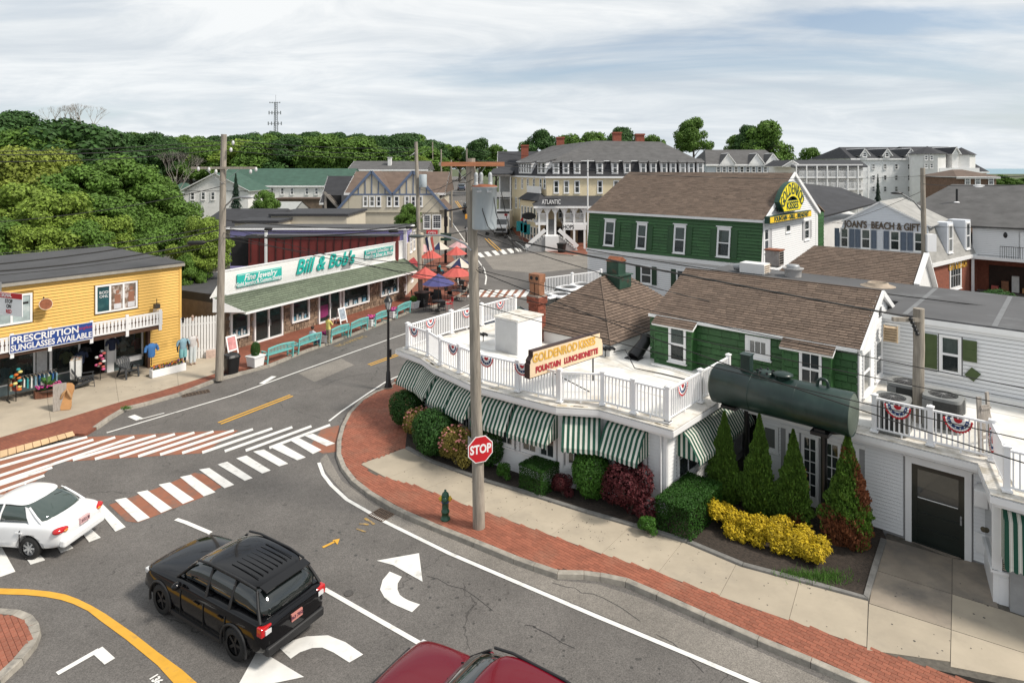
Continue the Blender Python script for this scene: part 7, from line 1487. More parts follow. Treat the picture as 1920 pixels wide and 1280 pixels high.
for s_,pa_ in((-1,1022),(1,1047)):
 for k in range(9):x=XY(pa_,83)+s_*k*.28;MB().b2((min(x,x+s_*.28),82.6,0),(max(x,x+s_*.28),Yp-.2,2.0-k*.22)).build('step',mat('step_grey',(.35,.35,.35),.7),po)
 x=XY(pa_,83);MB().bar((x,82.5,2.9),(x+s_*2.5,82.5,.7),.06,.5).build('stair_panel',TRIM,po)
for k in range(9):MB().b2((XY(1028,86),85+k*.3,2.05+k*.2),(XY(1040,86),85.3+k*.3,2.25+k*.2)).build('step',MATS['step_grey'],po)
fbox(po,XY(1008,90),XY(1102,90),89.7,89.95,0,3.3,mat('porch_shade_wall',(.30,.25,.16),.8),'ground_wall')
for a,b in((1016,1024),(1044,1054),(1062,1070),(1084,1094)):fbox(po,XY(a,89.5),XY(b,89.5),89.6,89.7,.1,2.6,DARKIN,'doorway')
for a in(1018,1048,1070,1088):fwin(ho,89.96,a,a+6,390,408)
MB().tube([(XY(1102,83),83,0),(XY(1102,83),83,zat(300,83))],.09,8).build('shaft',TRIM,nt('flagpole','tall plain white flagpole in front of the porch hotel','flagpole',1102,83))
t=nt('open_flag','red white and blue feather flag on the far pavement','flag',982,92);
for k,m in enumerate((RED,WCL,BLU)):MB().slab([PD(976+k*3.5,412+k*2,92),PD(980+k*3.5,406+k*3,92),PD(984+k*3,430,92),PD(978+k*3,432,92)],.03).build('cloth_band',m,t)
t=nt('teal_clothes_display','teal clothes hanging outside the hotel shops','clothes rack',986,91)
for k,p_ in enumerate((974,982,988)):MB().box(PD(p_,424+k*3,91.5),(.9,.4,1.4)).build('garment',TLC,t)
t=nt('oval_sign','black oval sign hanging over the far pavement','sign',992,88);MB().lathe([(.0,-.05),(1,-.05),(1,.05),(0,.05)],PD(991.5,405,88),20,0,False,Matrix.Rotation(R(90),3,'X')@Matrix.Diagonal((1,.5,1))).build('board',BLACKM,t)
t=nt('gable_trio_house','grey roofed house with three small white gables past the hotel','house',1395,112);X0,X1=XY(1326,112),XY(1468,112);fbox(t,X0,X1,112,122,0,zat(310,112),mat('pale_blue_wall',(.5,.55,.6),.6));rgx(t,X0,X1,112,122,zat(308,112),zat(281,117),RG,hip=1.5)
for a in(1365,1419,1449):rgy(t,XY(a-13,111.6),XY(a+13,111.6),111.6,115,zat(307,111.6),zat(287,111.6),RG,TRIM,ov=.2,nm='gable_roof')
for a in range(1344,1466,11):fwin(t,111.95,a,a+6,313,323)
t=nt('balcony_motel','white three storey motel with long balconies and a dark roof','motel',1545,98);X0,X1=XY(1490,98),XY(1618,98);fbox(t,X0,X1,98,108,0,zat(308,98),WHITE);MB().slab([PD(1485,313,96.5),PD(1628,312,96.5),PD(1612,300,106),PD(1478,300,106)],.15).build('roof',RD,t);rgy(t,XY(1468,99),XY(1500,99),99,106,zat(312,99),zat(300,99),RD,WHITE)
for z_ in(334,356,378):fbox(t,X0,XY(1629,96.6),96.4,98,zat(z_,97),zat(z_,97)+.22,TRIM,'balcony_floor')
for z_ in(334,356):
 fbox(t,X0,XY(1629,96.6),96.4,96.46,zat(z_,97)+1.0,zat(z_,97)+1.1,TRIM,'rail')
 for k in range(60):x=X0+(XY(1629,96.5)-X0)*k/60;MB().b2((x,96.4,zat(z_,97)+.2),(x+.06,96.45,zat(z_,97)+1.0)).build('baluster',TRIM,t)
for k in range(8):p_=1492+k*19.3;fbox(t,XY(p_,96.4),XY(p_,96.4)+.15,96.3,96.45,0,zat(311,96.4),TRIM,'column')
for z_ in(333,355,377):
 for k in range(9):fwin(t,97.95,1497+k*14,1503+k*14,z_-14,z_-2)
ht=nt('white_sea_hotel','big white hotel with a black roof, dormers and towers near the sea','hotel',1700,118);X0,X1=XY(1597,118),XY(1730,118);fbox(ht,X0,X1,118,134,0,zat(298,118),mat('hotel_white',(.80,.81,.82),.6,.04));rgx(ht,X0,X1,118,134,zat(297,118),zat(276,126),RD,hip=2.2,hb=0)
for a in(1621,1663,1707):rgy(ht,XY(a-8,117.6),XY(a+8,117.6),117.6,124,zat(292,117.6),zat(278,117.6),RD,TRIM,ov=.25,nm='dormer_roof');fbox(ht,XY(a-6,117.6),XY(a+6,117.6),117.7,122,zat(298,118),zat(290,118),TRIM,'dormer');fwin(ht,117.55,a-3,a+3,287,294)
for z_ in(308,329,350):
 for a in(1635,1657,1678,1702):fwin(ht,117.95,a,a+5,z_,z_+9,cw=.04)
X2,X3=XY(1730,115),XY(1822,115);fbox(ht,X2,X3,115,130,0,zat(296,115),WHITE,'wing_wall');rgx(ht,X2,X3,115,128,zat(296,115),zat(275,121),RD,nm='wing_roof')
MB().lathe([(3.0,zat(289,113)-.01),(3.3,zat(289,113)),(0,zat(274,113))],(XY(1742,113),113.5,0),8,0,False).build('tower_roof',RD,ht);MB().lathe([(2.8,0),(2.8,zat(289,113))],(XY(1742,113),113.5,0),8,0,False).build('tower_wall',WHITE,ht)
MB().lathe([(2.4,zat(291,116)),(0,zat(277,116))],(XY(1806,114),114.5,0),8,0,False).build('tower_roof',RD,ht);MB().lathe([(2.1,0),(2.1,zat(291,116))],(XY(1806,114),114.5,0),8,0,False).build('tower_wall',WHITE,ht)
rgy(ht,XY(1786,112),XY(1798,112),112,120,zat(289,112),zat(275,112),RD,TRIM,nm='gable_roof');fbox(ht,XY(1786,112),XY(1798,112),112.1,118,0,zat(289,112),WHITE,'bay_wall')
for z_ in(292,307,329):[fwin(ht,110.6,a,a+5,z_,z_+8,cw=.05)for a in(1734,1744)]
for z_ in(302,312):[fwin(ht,114.95,a,a+6,z_,z_+6,cw=.05)for a in(1762,1771,1779)]
fbox(ht,XY(1760,111),XY(1835,111),110.8,115,zat(322,111)-.2,zat(322,111),TRIM,'terrace');fbox(ht,XY(1760,111),XY(1835,111),110.8,110.9,zat(322,111),zat(315,111),VINYL,'terrace_rail');lowb('sloping_dark_roof_house','dark sloping roof by the sea at the end of the hotel',1815,1850,135,12,322,282,RD,BEIGE,hip=0,hb=4)
t=lowb('shingle_cottage','brown shingled cottage with white windows in front of the sea hotel',1795,1868,92,8,331,318,RB,mat('cedar_shingle',(.16,.10,.07),.9,.3,4),hip=2.5)
for a in(1810,1829,1854):fwin(t,91.95,a,a+8,333,346,nx=2)
t=nt('black_roof_house','white house under a wide black roof behind the signed gable','house',1590,66);MB().prism([V((XY(1530,62),62,0)),V((XY(1640,68),70,0)),V((44,84,0)),V((33,84,0))],0,zat(412,66)).build('wall',WHITE,t)
MB().slab([PD(1532,408,60),PD(1647,379,71),PD(1577,352,78),PD(1500,343,72)],.2).build('roof',RD,t)
gs=nt('gift_shop','white gift shop with a light grey mansard roof and blue shutters','shop',1650,62);ca=PD(1740,474,50);dJ=V((.8,.6,0));cb=vz(ca,0)+D1*7.15;TJ=frame(cb,vz(ca,0));zj0=0;zja=zat(420,52);pxj=onw(TJ,1583)[0];xr_=7.15
zpk=zat(379,onw(TJ,1650)[2]);xp=onw(TJ,1650)[0];JW=mat('pale_clapboard',(.62,.65,.70),.6,.05,1)
wallslab(TJ,[(0,0),(7.15,0),(7.15,zja),(xp,zpk),(pxj,zja+.2),(0,3.2)],.2).build('gable_wall',JW,gs);clad(gs,TJ,0,7.15,.2,zpk-.2,.2,JW,[(onw(TJ,a)[0]-.1,onw(TJ,b)[0]+.1,zat(470,52),zat(426,52))for a,b in((1569,1598),(1608,1638),(1662,1694),(1706,1736))],proud=.03,top=lambda z:(0 if z<3.2 else(z-3.2)/(zja-3)*pxj,7.15)if z<zja else(pxj+(z-zja)/(zpk-zja)*(xp-pxj),7.15-(z-zja)/(zpk-zja)*(7.15-xp)))
for a,b in((1577,1590),(1616,1631),(1670,1686),(1715,1729)):
 xa_,xb_=onw(TJ,a)[0],onw(TJ,b)[0];Y=onw(TJ,a)[2];z0,z1=zat(462+(a-1577)*.06,Y),zat(428+(a-1577)*.06,Y);window(gs,TJ,(xa_+xb_)/2,z0,xb_-xa_,z1-z0,cw=.06,curtain=(.5,CURT));SB=mat('slate_shutter',(.09,.12,.17),.5)
 shutter(gs,TJ,xa_-.5,z0,.38,z1-z0,SB);shutter(gs,TJ,xb_+.12,z0,.38,z1-z0,SB)
text('lettering',"JOAN'S  BEACH & GIFT",TJ@T3((onw(TJ,1582)[0]+onw(TJ,1727)[0])/2,-.06,zat(424,52)),.80,mat('sign_bronze',(.10,.07,.045),.5),gs,.03,0,.02,(onw(TJ,1727)[0]-onw(TJ,1582)[0])/8.3)
LR=rooftex('light_grey_roof',(.30,.295,.28));Dd=D2*7
MB().slab([TJ@V((pxj-.2,-.2,zja+.1)),TJ@V((xp,-.2,zpk+.08)),TJ@V((xp,9,zpk+.08)),TJ@V((pxj-.2,9,zja+.1))],.12,0,1).slab([TJ@V((xp,-.2,zpk+.08)),TJ@V((7.4,-.2,zja)),TJ@V((7.4,9,zja)),TJ@V((xp,9,zpk+.08))],.12,0,1).build('roof',[LR,TRIM],gs)
TJ2=frame(ca,vz(ca,0)+dJ*11);fbz=zat(490,51);MB(TJ2).b2((0,.0,0),(11,5,fbz)).build('brick_wall',mat('shop_brick',(.23,.075,.045),.9,.25,6),gs);MB(TJ2).add([(0,-.25,fbz),(11,-.25,fbz),(11,.9,zja),(0,.9,zja)],[(0,1,2,3)]).build('mansard_roof',LR,gs);MB(TJ2).b2((0,-.35,fbz-.3),(11,-.0,fbz)).build('cornice',TRIM,gs)
for a in(1779,1812):s_,_,Y=onw(TJ2,a);d_=MB(TJ2).b2((s_-.65,-.1,fbz+.5),(s_+.65,1.2,zja+.1)).build('dormer',JW,gs);window(d_,TJ2@T3(0,-.1,0),s_,fbz+.6,.75,zja-fbz-.8,cw=.12)
window(gs,TJ2,onw(TJ2,1791)[0],.9,2.2,2.0,nx=4,nz=2,sashes=1,cw=.2);text('lettering','GIFT & BEACH',TJ2@T3(onw(TJ2,1795)[0],-.05,fbz-.75),.8,GOLD,gs,.02,0,.02,.8)
br=nt('grey_roof_lodge','long white lodge under a wide grey roof with a steel roof fan','building',1870,62);q=vz(ca,0)+dJ*9.8;Lq=q-D1*22;TK2=frame(q,Lq);zk=zat(424,onw(TK2,1850)[2]);zkr=zat(347,onw(TK2,1850)[2]+5);zk2=zk-2.6
MB(TK2).b2((0,0.1,zk2),(22,8,zk)).build('wall',CLAPW,br);MB(TK2).b2((0,2.0,0),(22,8,zk2)).build('brick_wall',MATS['shop_brick'],br);MB(TK2).b2((0,-.9,zk2-.25),(22,.1,zk2)).build('balcony_floor',TRIM,br)
MB(TK2).slab([V((-7,-.4,zk)),V((22,-.4,zk)),V((22,8,zkr)),V((-2.5,8,zkr))],.15).build('roof',RG,br);clad(br,TK2,0,14,zk2+.1,zk-.1,.16,CLAPW,[(3.2,5.3,zk2,zk2+2.3)],proud=.03)
MB(TK2).b2((3.3,-.05,zk2),(4.4,.09,zk2+2.2)).build('door',TRIM,br);window(br,TK2,3.85,zk2+1.0,.6,.9,cw=.04,nx=3,sashes=1);window(br,TK2,4.9,zk2+1.0,.35,.9,cw=.04)
for x in(2.3,6.2):MB(TK2).ell((x,0,zk2+1.9),(.16,.12,.26)).build('wall_lamp',BLACKM,br)
mb=MB(TK2)
for x in[2+.15*k for k in range(13)]+[5.8+.12*k for k in range(7)]:mb.tube([(x,-.85,zk2),(x,-.85,zk2+1)],.015,4)
mb.tube([(2,-.85,zk2+1),(3.8,-.85,zk2+1)],.025,5);mb.tube([(5.7,-.85,zk2+1),(6.6,-.85,zk2+1)],.025,5);o=mb.build('iron_rail',BLACKM,br);o['kind']='stuff'
st=thing('spiral_stair','black iron spiral stair hanging from the lodge balcony','stair',TK2@V((5.2,-1.8,0)));MB(TK2).tube([(5.2,-1.8,0),(5.2,-1.8,zk2+1)],.06,8).build('newel',BLACKM,st)
for k in range(14):a=k*.42;MB(TK2).bar((5.2,-1.8,.2+k*zk2/14),(5.2+1.0*math.cos(a),-1.8+1.0*math.sin(a),.2+k*zk2/14),.28,.03).build('tread',BLACKM,st)
MB(TK2).tube([(5.2+1.0*math.cos(k*.42),-1.8+1.0*math.sin(k*.42),1.1+k*zk2/14)for k in range(15)],.02,5).build('handrail',BLACKM,st)
for x in(0.1,8.6):MB(TK2).b2((x-.1,-.8,0),(x+.1,-.6,zk2)).build('column',TRIM,br)
MB(TK2).b2((1,1.95,.1),(8,1.99,2.3)).build('shop_opening',mat('warm_dark_interior',(.035,.018,.012),.8,.4,2),br)
for k in range(9):MB(TK2).b2((1.2+k*.72,1.5,.1),(1.7+k*.72,1.94,.5+.5*((k*7)%3))).build('display_stand',(RED2,TER,WHC,TAN,RED2,YLC)[k%6],br)
p=PD(1836,372,62);t=thing('steel_roof_fan','white capped steel fan on the wide grey roof','roof vent',p);MB().box(p+UP*-.2,(1.1,1.1,1.4),R(-42)).build('case',STEEL,t);MB().lathe([(.75,.5),(.75,.8),(.5,1.3),(0,1.35)],p,16).build('cap',VINYL,t)
p=PD(1794,366,60);t=thing('vent_stack','thin black vent stack on the wide grey roof','roof vent',p);MB().tube([p-UP*.7,p+UP*.6],.09,8).build('pipe',BLACKM,t);MB().lathe([(.3,-.7),(.1,-.6)],p,8).build('flashing',VINYL,t)
Ym=330;x=XY(517,Ym);t=thing('lattice_mast','steel lattice communications mast above the treeline','mast',(x,Ym,9));zt=zat(192,Ym);GM=mat('mast_grey',(.22,.24,.26),.5,0)
for k in range(3):a=k*2.09;MB().tube([(x+1.5*math.cos(a),Ym+1.5*math.sin(a),5),(x+.8*math.cos(a),Ym+.8*math.sin(a),zt)],.16,5).build('leg',GM,t)
mb=MB();nz_=26
for i in range(nz_):
 z0,z1=20+(zt-20)*i/nz_,20+(zt-20)*(i+1)/nz_;r0=1.5-.7*i/nz_
 for k in range(3):a,b=k*2.09,(k+1)*2.09;mb.tube([(x+r0*math.cos(a),Ym+r0*math.sin(a),z0),(x+r0*math.cos(b),Ym+r0*math.sin(b),z1)],.09,4)
o=mb.build('bracing',GM,t);o['kind']='stuff';MB().tube([(x,Ym,zt),(x,Ym,zat(178,Ym))],.08,4).build('aerial',GM,t)
for y_,w_ in((232,3.4),(212,3.0),(193,2.6)):
 z=zat(y_,Ym);MB().tube([(x-w_,Ym-1,z),(x+w_,Ym-1,z)],.12,4).build('yoke',GM,t)
 for k in range(5):xx=x-w_+w_*2*k/4;MB().b2((xx-.25,Ym-1.4,z-(.9 if y_>200 else .3)),(xx+.25,Ym-1.1,z+(.9 if y_>200 else .3))).build('antenna',GM,t)
rng=np.random.default_rng(5)
def leaf(nm,c,v=.35):return mat(nm,c,.65,.22,.5,isl=v,trans=.22,spec=.3)
LD,LM,LL,LY_,LBR=leaf('leaf_dark',(.050,.112,.028)),leaf('leaf_mid',(.105,.195,.032)),leaf('leaf_light',(.20,.29,.045)),leaf('leaf_yellowgreen',(.22,.27,.045)),leaf('leaf_bright',(.06,.18,.024))
BARK=mat('bark',(.10,.085,.07),.95,.3,4,bump=.6)
def leafcloud(blobs,n,size,inner=.62,asp=.6,up=.35,lump=0.0):
 """many small leaf faces spread through the outer shells of the blobs"""
 B=np.array(blobs,float);vol=(B[:,3]*B[:,4]*B[:,5])**(2/3);k=rng.choice(len(B),n,p=vol/vol.sum())
 d=rng.normal(size=(n,3));d/=np.linalg.norm(d,axis=1)[:,None];r=inner+(1-inner)*rng.random(n)**.6
 if lump:
  f=np.sin(d[:,0]*7+k)*np.sin(d[:,1]*8+k*2)*np.sin(d[:,2]*7+1);r*=1+lump*f
 p=B[k,:3]+d*B[k,3:]*r[:,None];keep=np.ones(n,bool)
 for j in range(len(B)):q=(p-B[j,:3])/B[j,3:];keep&=~((np.linalg.norm(q,axis=1)<inner*.85)&(k!=j))
 p=p[keep];d=d[keep];n=len(p);nr=d+rng.normal(size=(n,3))*.55+np.array([0,0,up]);nr/=np.linalg.norm(nr,axis=1)[:,None]
 a=np.cross(nr,rng.normal(size=(n,3)));a/=np.linalg.norm(a,axis=1)[:,None];b=np.cross(nr,a);s=size*rng.uniform(.6,1.35,n)[:,None]
 v=np.stack([p-a*s,p-b*s*asp,p+a*s,p+b*s*asp],1).reshape(-1,3);return v
def leafmesh(nm,v,m):
 n=len(v)//4;me=bpy.data.meshes.new(nm);me.vertices.add(n*4);me.vertices.foreach_set('co',v.ravel());me.loops.add(n*4);me.loops.foreach_set('vertex_index',np.arange(n*4));me.polygons.add(n);me.polygons.foreach_set('loop_start',np.arange(n)*4);me.update(calc_edges=True)
 for m_ in(m if isinstance(m,list)else[m]):me.materials.append(m_)
 return me
def crownblobs(seed,flat=1.0,k=26,lo=.20,hi=.38):
 r_=random.Random(seed);out_=[]
 for _ in range(k):
  a=r_.uniform(0,6.28);z=r_.uniform(.12,1.0)**.8;rad=(1-abs(z-.42)**1.5*1.5)*r_.uniform(.25,.82);q=r_.uniform(lo,hi)
  out_.append((rad*math.cos(a),rad*math.sin(a),.25+z*1.25*flat,q,q,q*.72))
 return out_
CR={}
for m in(LD,LM,LL,LY_,LBR):
 CR[m.name]=[leafmesh('crown',leafcloud(crownblobs(s+len(m.name),k=44,lo=.15,hi=.32),15000,.038,.5,lump=.12),m)for s in(1,2)]
CRN={m.name:leafmesh('crown',leafcloud(crownblobs(9+len(m.name),k=85,lo=.10,hi=.24),30000,.027,.45,lump=.15),m)for m in(LM,LL,LY_,LD)}
tb=MB();tb.tube([(0,0,-.6),(.02,0,.3),(0,.02,.9),(.03,0,1.15)],[.07,.055,.035,.01],8)
for k in range(7):a=k*.9;tb.tube([(0,0,.2+k*.13),(.25*math.cos(a),.25*math.sin(a),.5+k*.13),(.55*math.cos(a),.55*math.sin(a),min(1.2,.75+k*.08))],[.03,.018,.006],5)
TRUNK=tb.mesh('limbs',BARK);STEMM=MB().lathe([(1.1,0),(.8,.5),(.7,1)],(0,0,0),8).mesh('trunk',BARK)
def tree(px,pyt,Y,Rr,m,label,hs=1.0,near=False,group='trees round the town',name='tree',base=None):
 x=XY(px,Y);z0=g(x,Y)if base is None else base;zt=zat(pyt,Y);H_=zt-z0;t=thing(name,label,'tree',(x,Y,z0),group)
 ch=min(H_*.85,2.0*Rr*hs);sz=ch/1.72;rz=rnd.uniform(0,6.28);me=CRN[m.name]if near else rnd.choice(CR[m.name])
 M=Matrix.Translation(V((x,Y,zt-ch)))@Matrix.Rotation(rz,4,'Z')@S4(Rr,Rr,sz);meshobj('crown',me,t,M)
 meshobj('limbs',TRUNK,t,Matrix.Translation(V((x,Y,zt-ch)))@S4(Rr*.8,Rr*.8,sz*.8));meshobj('trunk',STEMM,t,Matrix.Translation(V((x,Y,z0)))@S4(Rr*.06+.08,Rr*.06+.08,zt-ch-z0+sz*.2));return t
NB=[(15,262,58,6.5,LY_,'yellow green tree at the picture edge above the shop roof'),(85,268,64,6,LY_,'rounded yellowish tree between darker crowns'),(150,300,60,6.5,LM,'broad mid green tree behind the yellow shop'),(225,282,66,7.5,LM,'large green tree reaching towards the white gable hall'),(285,315,72,5.5,LM,'green tree edge beside the small hip roofed house'),(45,335,52,5.5,LL,'light leafed tree low behind the flat black roof'),(110,352,50,5,LL,'light green maple just above the black roof'),(185,355,54,5.5,LM,'shady green tree in the middle of the thicket'),(10,400,47,4,LM,'bushy tree touching the black roof at the picture edge'),(70,415,47,3.6,LL,'bright young tree against the black roof'),(150,405,49,4,LM,'green tree overhanging the roof of the yellow shop'),(205,398,51,3.6,LL,'light green tree right of the thicket above the parked car'),(270,400,62,4.5,LM,'dark green tree beside the parking lot'),(330,400,60,3.8,LM,'small leafy tree in front of the white gable hall'),(380,400,43.5,2.5,LL,'slender leafy tree between the yellow shop and the utility pole'),(352,470,42,1.6,LM,'low bushy tree above the white board fence'),(765,378,64,1.8,LM,'vine leaved small tree at the corner of the tudor building')]
for q in NB:tree(*q[:5],q[5],near=True,name='broadleaf_tree',group='broadleaf trees behind the yellow shop',base=0)
for q in[(25,203,100,8,LD,'tall dark tree rising above the yellow green crowns'),(130,214,92,11,LD,'flat topped dark tree with bare twigs above it'),(200,240,95,8,LD,'dark spreading tree on the shoulder of the thicket'),(60,235,88,8,LM,'green tree under the tall dark one')]:tree(*q[:5],q[5],hs=.7,group='tall trees at the back of the thicket',base=0)
SPOT=['above the small hip roofed house','behind the white gable hall','over the green roofed hall','under the lattice mast','beyond the grey stair house','behind the tudor gables','by the far utility poles']
def spot(px):return SPOT[min(6,max(0,int((px-160)/95)))]
for i in range(46):
 px=170+i*14+rnd.uniform(-5,5);dip=0 if px<790 else 8
 tree(px,248+rnd.uniform(-4,6)+dip+(6 if 280<px<430 else 0),235+rnd.uniform(-12,20),9+rnd.uniform(-1,2),rnd.choice((LD,LD,LM)),'dark green tree in the far treeline '+spot(px)+(', taller crown'if i%2 else ', lower crown'),hs=.95,group='far treeline')
for i in range(24):
 px=310+i*21+rnd.uniform(-6,6);tree(px,262+rnd.uniform(-10,12),165+rnd.uniform(-15,15),8.5+rnd.uniform(-1,1.5),rnd.choice((LD,LM,LM,LL)),'full green tree in the nearer wood '+spot(px)+(', fuller crown in front'if i%2 else ', narrower crown set back'),hs=.95,group='nearer wood')
for q in[(600,247,150,9,LM),(545,250,150,9,LD),(650,258,150,8.5,LM),(745,252,160,8,LD),(480,262,148,8,LM)]:tree(*q,'big rounded tree rising from the nearer wood '+spot(q[0]),group='nearer wood')
for q in[(898,256,150,5,LD,'dark bronze green tree above the street'),(930,268,160,5.5,LM,'green tree between the poles and the porch house'),(1018,241,140,5.5,LD,'dark tree just left of the hotel chimney'),(990,262,142,4,LM,'lower tree at the street end of the hotel'),(1070,248,150,6,LM,'tree behind the middle of the hotel roof'),(1110,243,150,6.5,LM,'tree between the hotel chimneys'),(1165,235,155,6.5,LD,'tree with thin top behind the tallest chimney'),(1225,250,150,5,LM,'low tree at the sea end of the hotel roof'),(1300,217,130,4.8,LM,'round tree standing alone against the sky'),(1380,250,132,4,LM,'small tree left of the largest skyline tree'),(1437,221,128,7,LM,'largest skyline tree behind the three gabled house'),(1410,232,130,5,LD,'dark tree leaning on the largest skyline tree'),(1520,274,160,4.5,LM,'low tree behind the motel roof'),(1590,276,150,5,LD,'dark tree next to the sea hotel'),(1560,284,150,4,LM,'low green tree in front of the dark one'),(812,270,210,7,LD,'tree beyond the far utility poles'),(835,268,250,8,LM,'tree closing the end of the street'),(862,272,240,8,LM,'pale tree at the top of the street')]:tree(*q[:5],q[5],hs=1.0,name='skyline_tree',group='skyline trees')
for i in range(22):
 px=1500+i*20;tree(px,300+rnd.uniform(0,8)+(26 if px>1830 else 0),190+i*6,5,LM,'low seaside tree '+('behind the balcony motel'if px<1620 else 'behind the white sea hotel'if px<1800 else 'on the open shore past the hotels'),hs=.6,group='seaside greenery')
def conifer_mesh(nm,n,m,lay=11,sz=.05):
 vs=[]
 for k in range(n):
  z=rng.random()**1.3;l_=int(z*lay)/lay;rr=(1-z)*(.55+.45*(1-(z*lay)%1));a=rng.random()*6.283;q=rr*(.35+.65*rng.random()**.5);c=np.array([q*math.cos(a),q*math.sin(a),z*2-.12*q]);t_=np.array([math.cos(a),math.sin(a),-.35]);s_=np.array([-math.sin(a),math.cos(a),0]);L_=sz*rng.uniform(.7,1.4);vs+=[c-t_*L_,c-s_*L_*.4,c+t_*L_,c+s_*L_*.4]
 return leafmesh(nm,np.array(vs),m)
SP_=leaf('spruce_needle',(.018,.042,.025));SPM=conifer_mesh('crown',9000,SP_)
for px,pt,Y,r_,lab in((442,326,86,2.1,'dark spruce between the white halls beside the pole'),(1646,327,90,1.3,'dark pointed conifer in front of the sea hotel')):
 x=XY(px,Y);h=zat(pt,Y);t=thing('spruce_tree',lab,'tree',(x,Y,0));meshobj('crown',SPM,t,Matrix.Translation(V((x,Y,.6)))@S4(r_,r_,(h-.6)/2));MB().tube([(x,Y,0),(x,Y,h*.9)],[.16,.03],6).build('trunk',BARK,t)
tree(495,354,86,2.4,LM,'round bright green tree next to the spruce',base=0);tree(790,290,140,3,LL,'pale hedge like tree by the white house',base=3)
for px,pt,Y,lab in((330,282,105,'bare grey branching tree beside the small hip roofed house'),(115,196,93,'bare twigs rising over the flat topped dark tree'),(160,193,93,'fan of bare twigs at the top of the thicket')):
 x=XY(px,Y);h=zat(pt,Y);t=thing('bare_tree',lab,'tree',(x,Y,0),'bare trees');mb=MB();r_=random.Random(px)
 def br_(p,d,L,r0,dep):
  q=p+d*L;mb.tube([p,(p+q)/2+V((r_.uniform(-.1,.1),0,0))*L,q],[r0,r0*.8,r0*.55],4 if dep<3 else 6,caps=False)
  if dep>0:
   for _ in range(3):br_(q,(d+V((r_.uniform(-.8,.8),r_.uniform(-.5,.5),r_.uniform(-.1,.5)))).normalized(),L*.68,r0*.55,dep-1)
 b0_=h*(.28 if Y>100 else .62);br_(V((x,Y,b0_ if Y<100 else 0)),UP,(h-(b0_ if Y<100 else 0))*.36,.16,5);mb.build('branches',mat('bare_bark',(.30,.27,.24),.9,.2,3),t)
def bushmesh(nm,m,n=9000,size=.055,lump=.08,kind='ball',sd_=3):
 if kind=='ball':bl_=[(0,0,.85,.95,.95,.88)]+[(.35*math.cos(a),.35*math.sin(a),.7+.3*(i%2),.62,.62,.62)for i,a in enumerate([k*1.05 for k in range(6)])]
 elif kind=='loose':r_=random.Random(sd_);bl_=[(r_.uniform(-.6,.6),r_.uniform(-.6,.6),r_.uniform(.3,1.3),.42,.42,.4)for _ in range(16)]
 elif kind=='box':bl_=[];p=rng.uniform(-1,1,(n,3));ax_=rng.choice([0,1,2,2],n);sg_=rng.choice([-1,1],n);sg_[ax_==2]=1;p[np.arange(n),ax_]=sg_*rng.uniform(.86,1.0,n);d=np.zeros((n,3));d[np.arange(n),ax_]=sg_;d+=rng.normal(size=(n,3))*.6;d/=np.linalg.norm(d,axis=1)[:,None];a=np.cross(d,rng.normal(size=(n,3)));a/=np.linalg.norm(a,axis=1)[:,None];b=np.cross(d,a);p[:,2]=(p[:,2]+1)*.55;return leafmesh(nm,np.stack([p-a*size,p-b*size*.6,p+a*size,p+b*size*.6],1).reshape(-1,3),m)
 return leafmesh(nm,leafcloud(bl_,n,size,.72,.55,.2,lump),m)
BD,BB=leaf('box_dark',(.035,.10,.018),.3),leaf('box_bright',(.055,.15,.018),.3);BU=leaf('barberry',(.085,.016,.020),.4);VG=leaf('spirea_gold',(.24,.20,.045),.4);HG=leaf('yew_green',(.026,.085,.010),.3);CYP=leaf('gold_cypress',(.56,.41,.02),.5)
MSH={k:bushmesh('foliage',m,n,sz,lu,kd)for k,m,n,sz,lu,kd in(('bd',BD,12000,.05,.05,'ball'),('bb',BB,12000,.055,.05,'ball'),('bu',BU,9000,.05,.1,'loose'),('vg',VG,9000,.05,.12,'loose'),('bx',HG,12000,.04,0,'box'),('sm',BB,3000,.09,.1,'loose'))}
def shrub(key,px,py,r_,h,label,ext=1.0,rz=0.0,name='shrub',front=True):
 p=P(px,py,.16)+(D2*1.05 if name=='hedge'else V((0,r_*.8 if front else 0,0)));t=thing(name,label,'shrub',p,'shrubs in the planting bed');meshobj('foliage',MSH[key],t,Matrix.Translation(p)@Matrix.Rotation(rz,4,'Z')@S4(r_*ext,r_,h/1.75 if key not in('bx',)else h/1.1))
 mb=MB()
 for k in range(5):a=k*1.26;mb.tube([p+V((0,0,-.03)),p+V((r_*.4*math.cos(a),r_*.4*math.sin(a),h*.6))],[.03,.01],5)
 mb.build('stems',BARK,t);return t
shrub('bd',758,806,.80,1.5,'rounded dark green shrub nearest the street lamp');sv=shrub('vg',783,836,.75,1.35,'gold and pink shrub between two round green shrubs');shrub('bd',812,866,.95,1.75,'large rounded green shrub in front of the awnings left of the pole');sv2=shrub('vg',853,884,.70,1.5,'gold and pink flowering shrub beside the wooden pole');shrub('bd',914,884,.72,1.55,'rounded green shrub half hidden behind the wooden pole')
shrub('sm',945,903,.28,.6,'small bright green sprig in the bed past the pole');shrub('bx',1012,925,.50,.85,'small clipped square green shrub',rz=R(-42));shrub('bu',1057,937,.40,.75,'small dark purple shrub between green shrubs');shrub('bb',1115,947,.72,1.55,'bright green clipped ball shrub under the awning');shrub('bu',1190,988,.90,1.7,'large burgundy barberry shrub at the corner post');shrub('bx',1262,1003,.58,.95,'clipped rectangular green hedge running back along the side wall',1.9,R(48),'hedge');shrub('sm',1215,998,.3,.5,'trailing bright green weed in front of the burgundy shrub',front=False);shrub('sm',1193,900,.3,.5,'green sprouts poking out of the top of the burgundy shrub').location.z
FP=mat('spirea_pink',(.55,.22,.20),.8,.2)
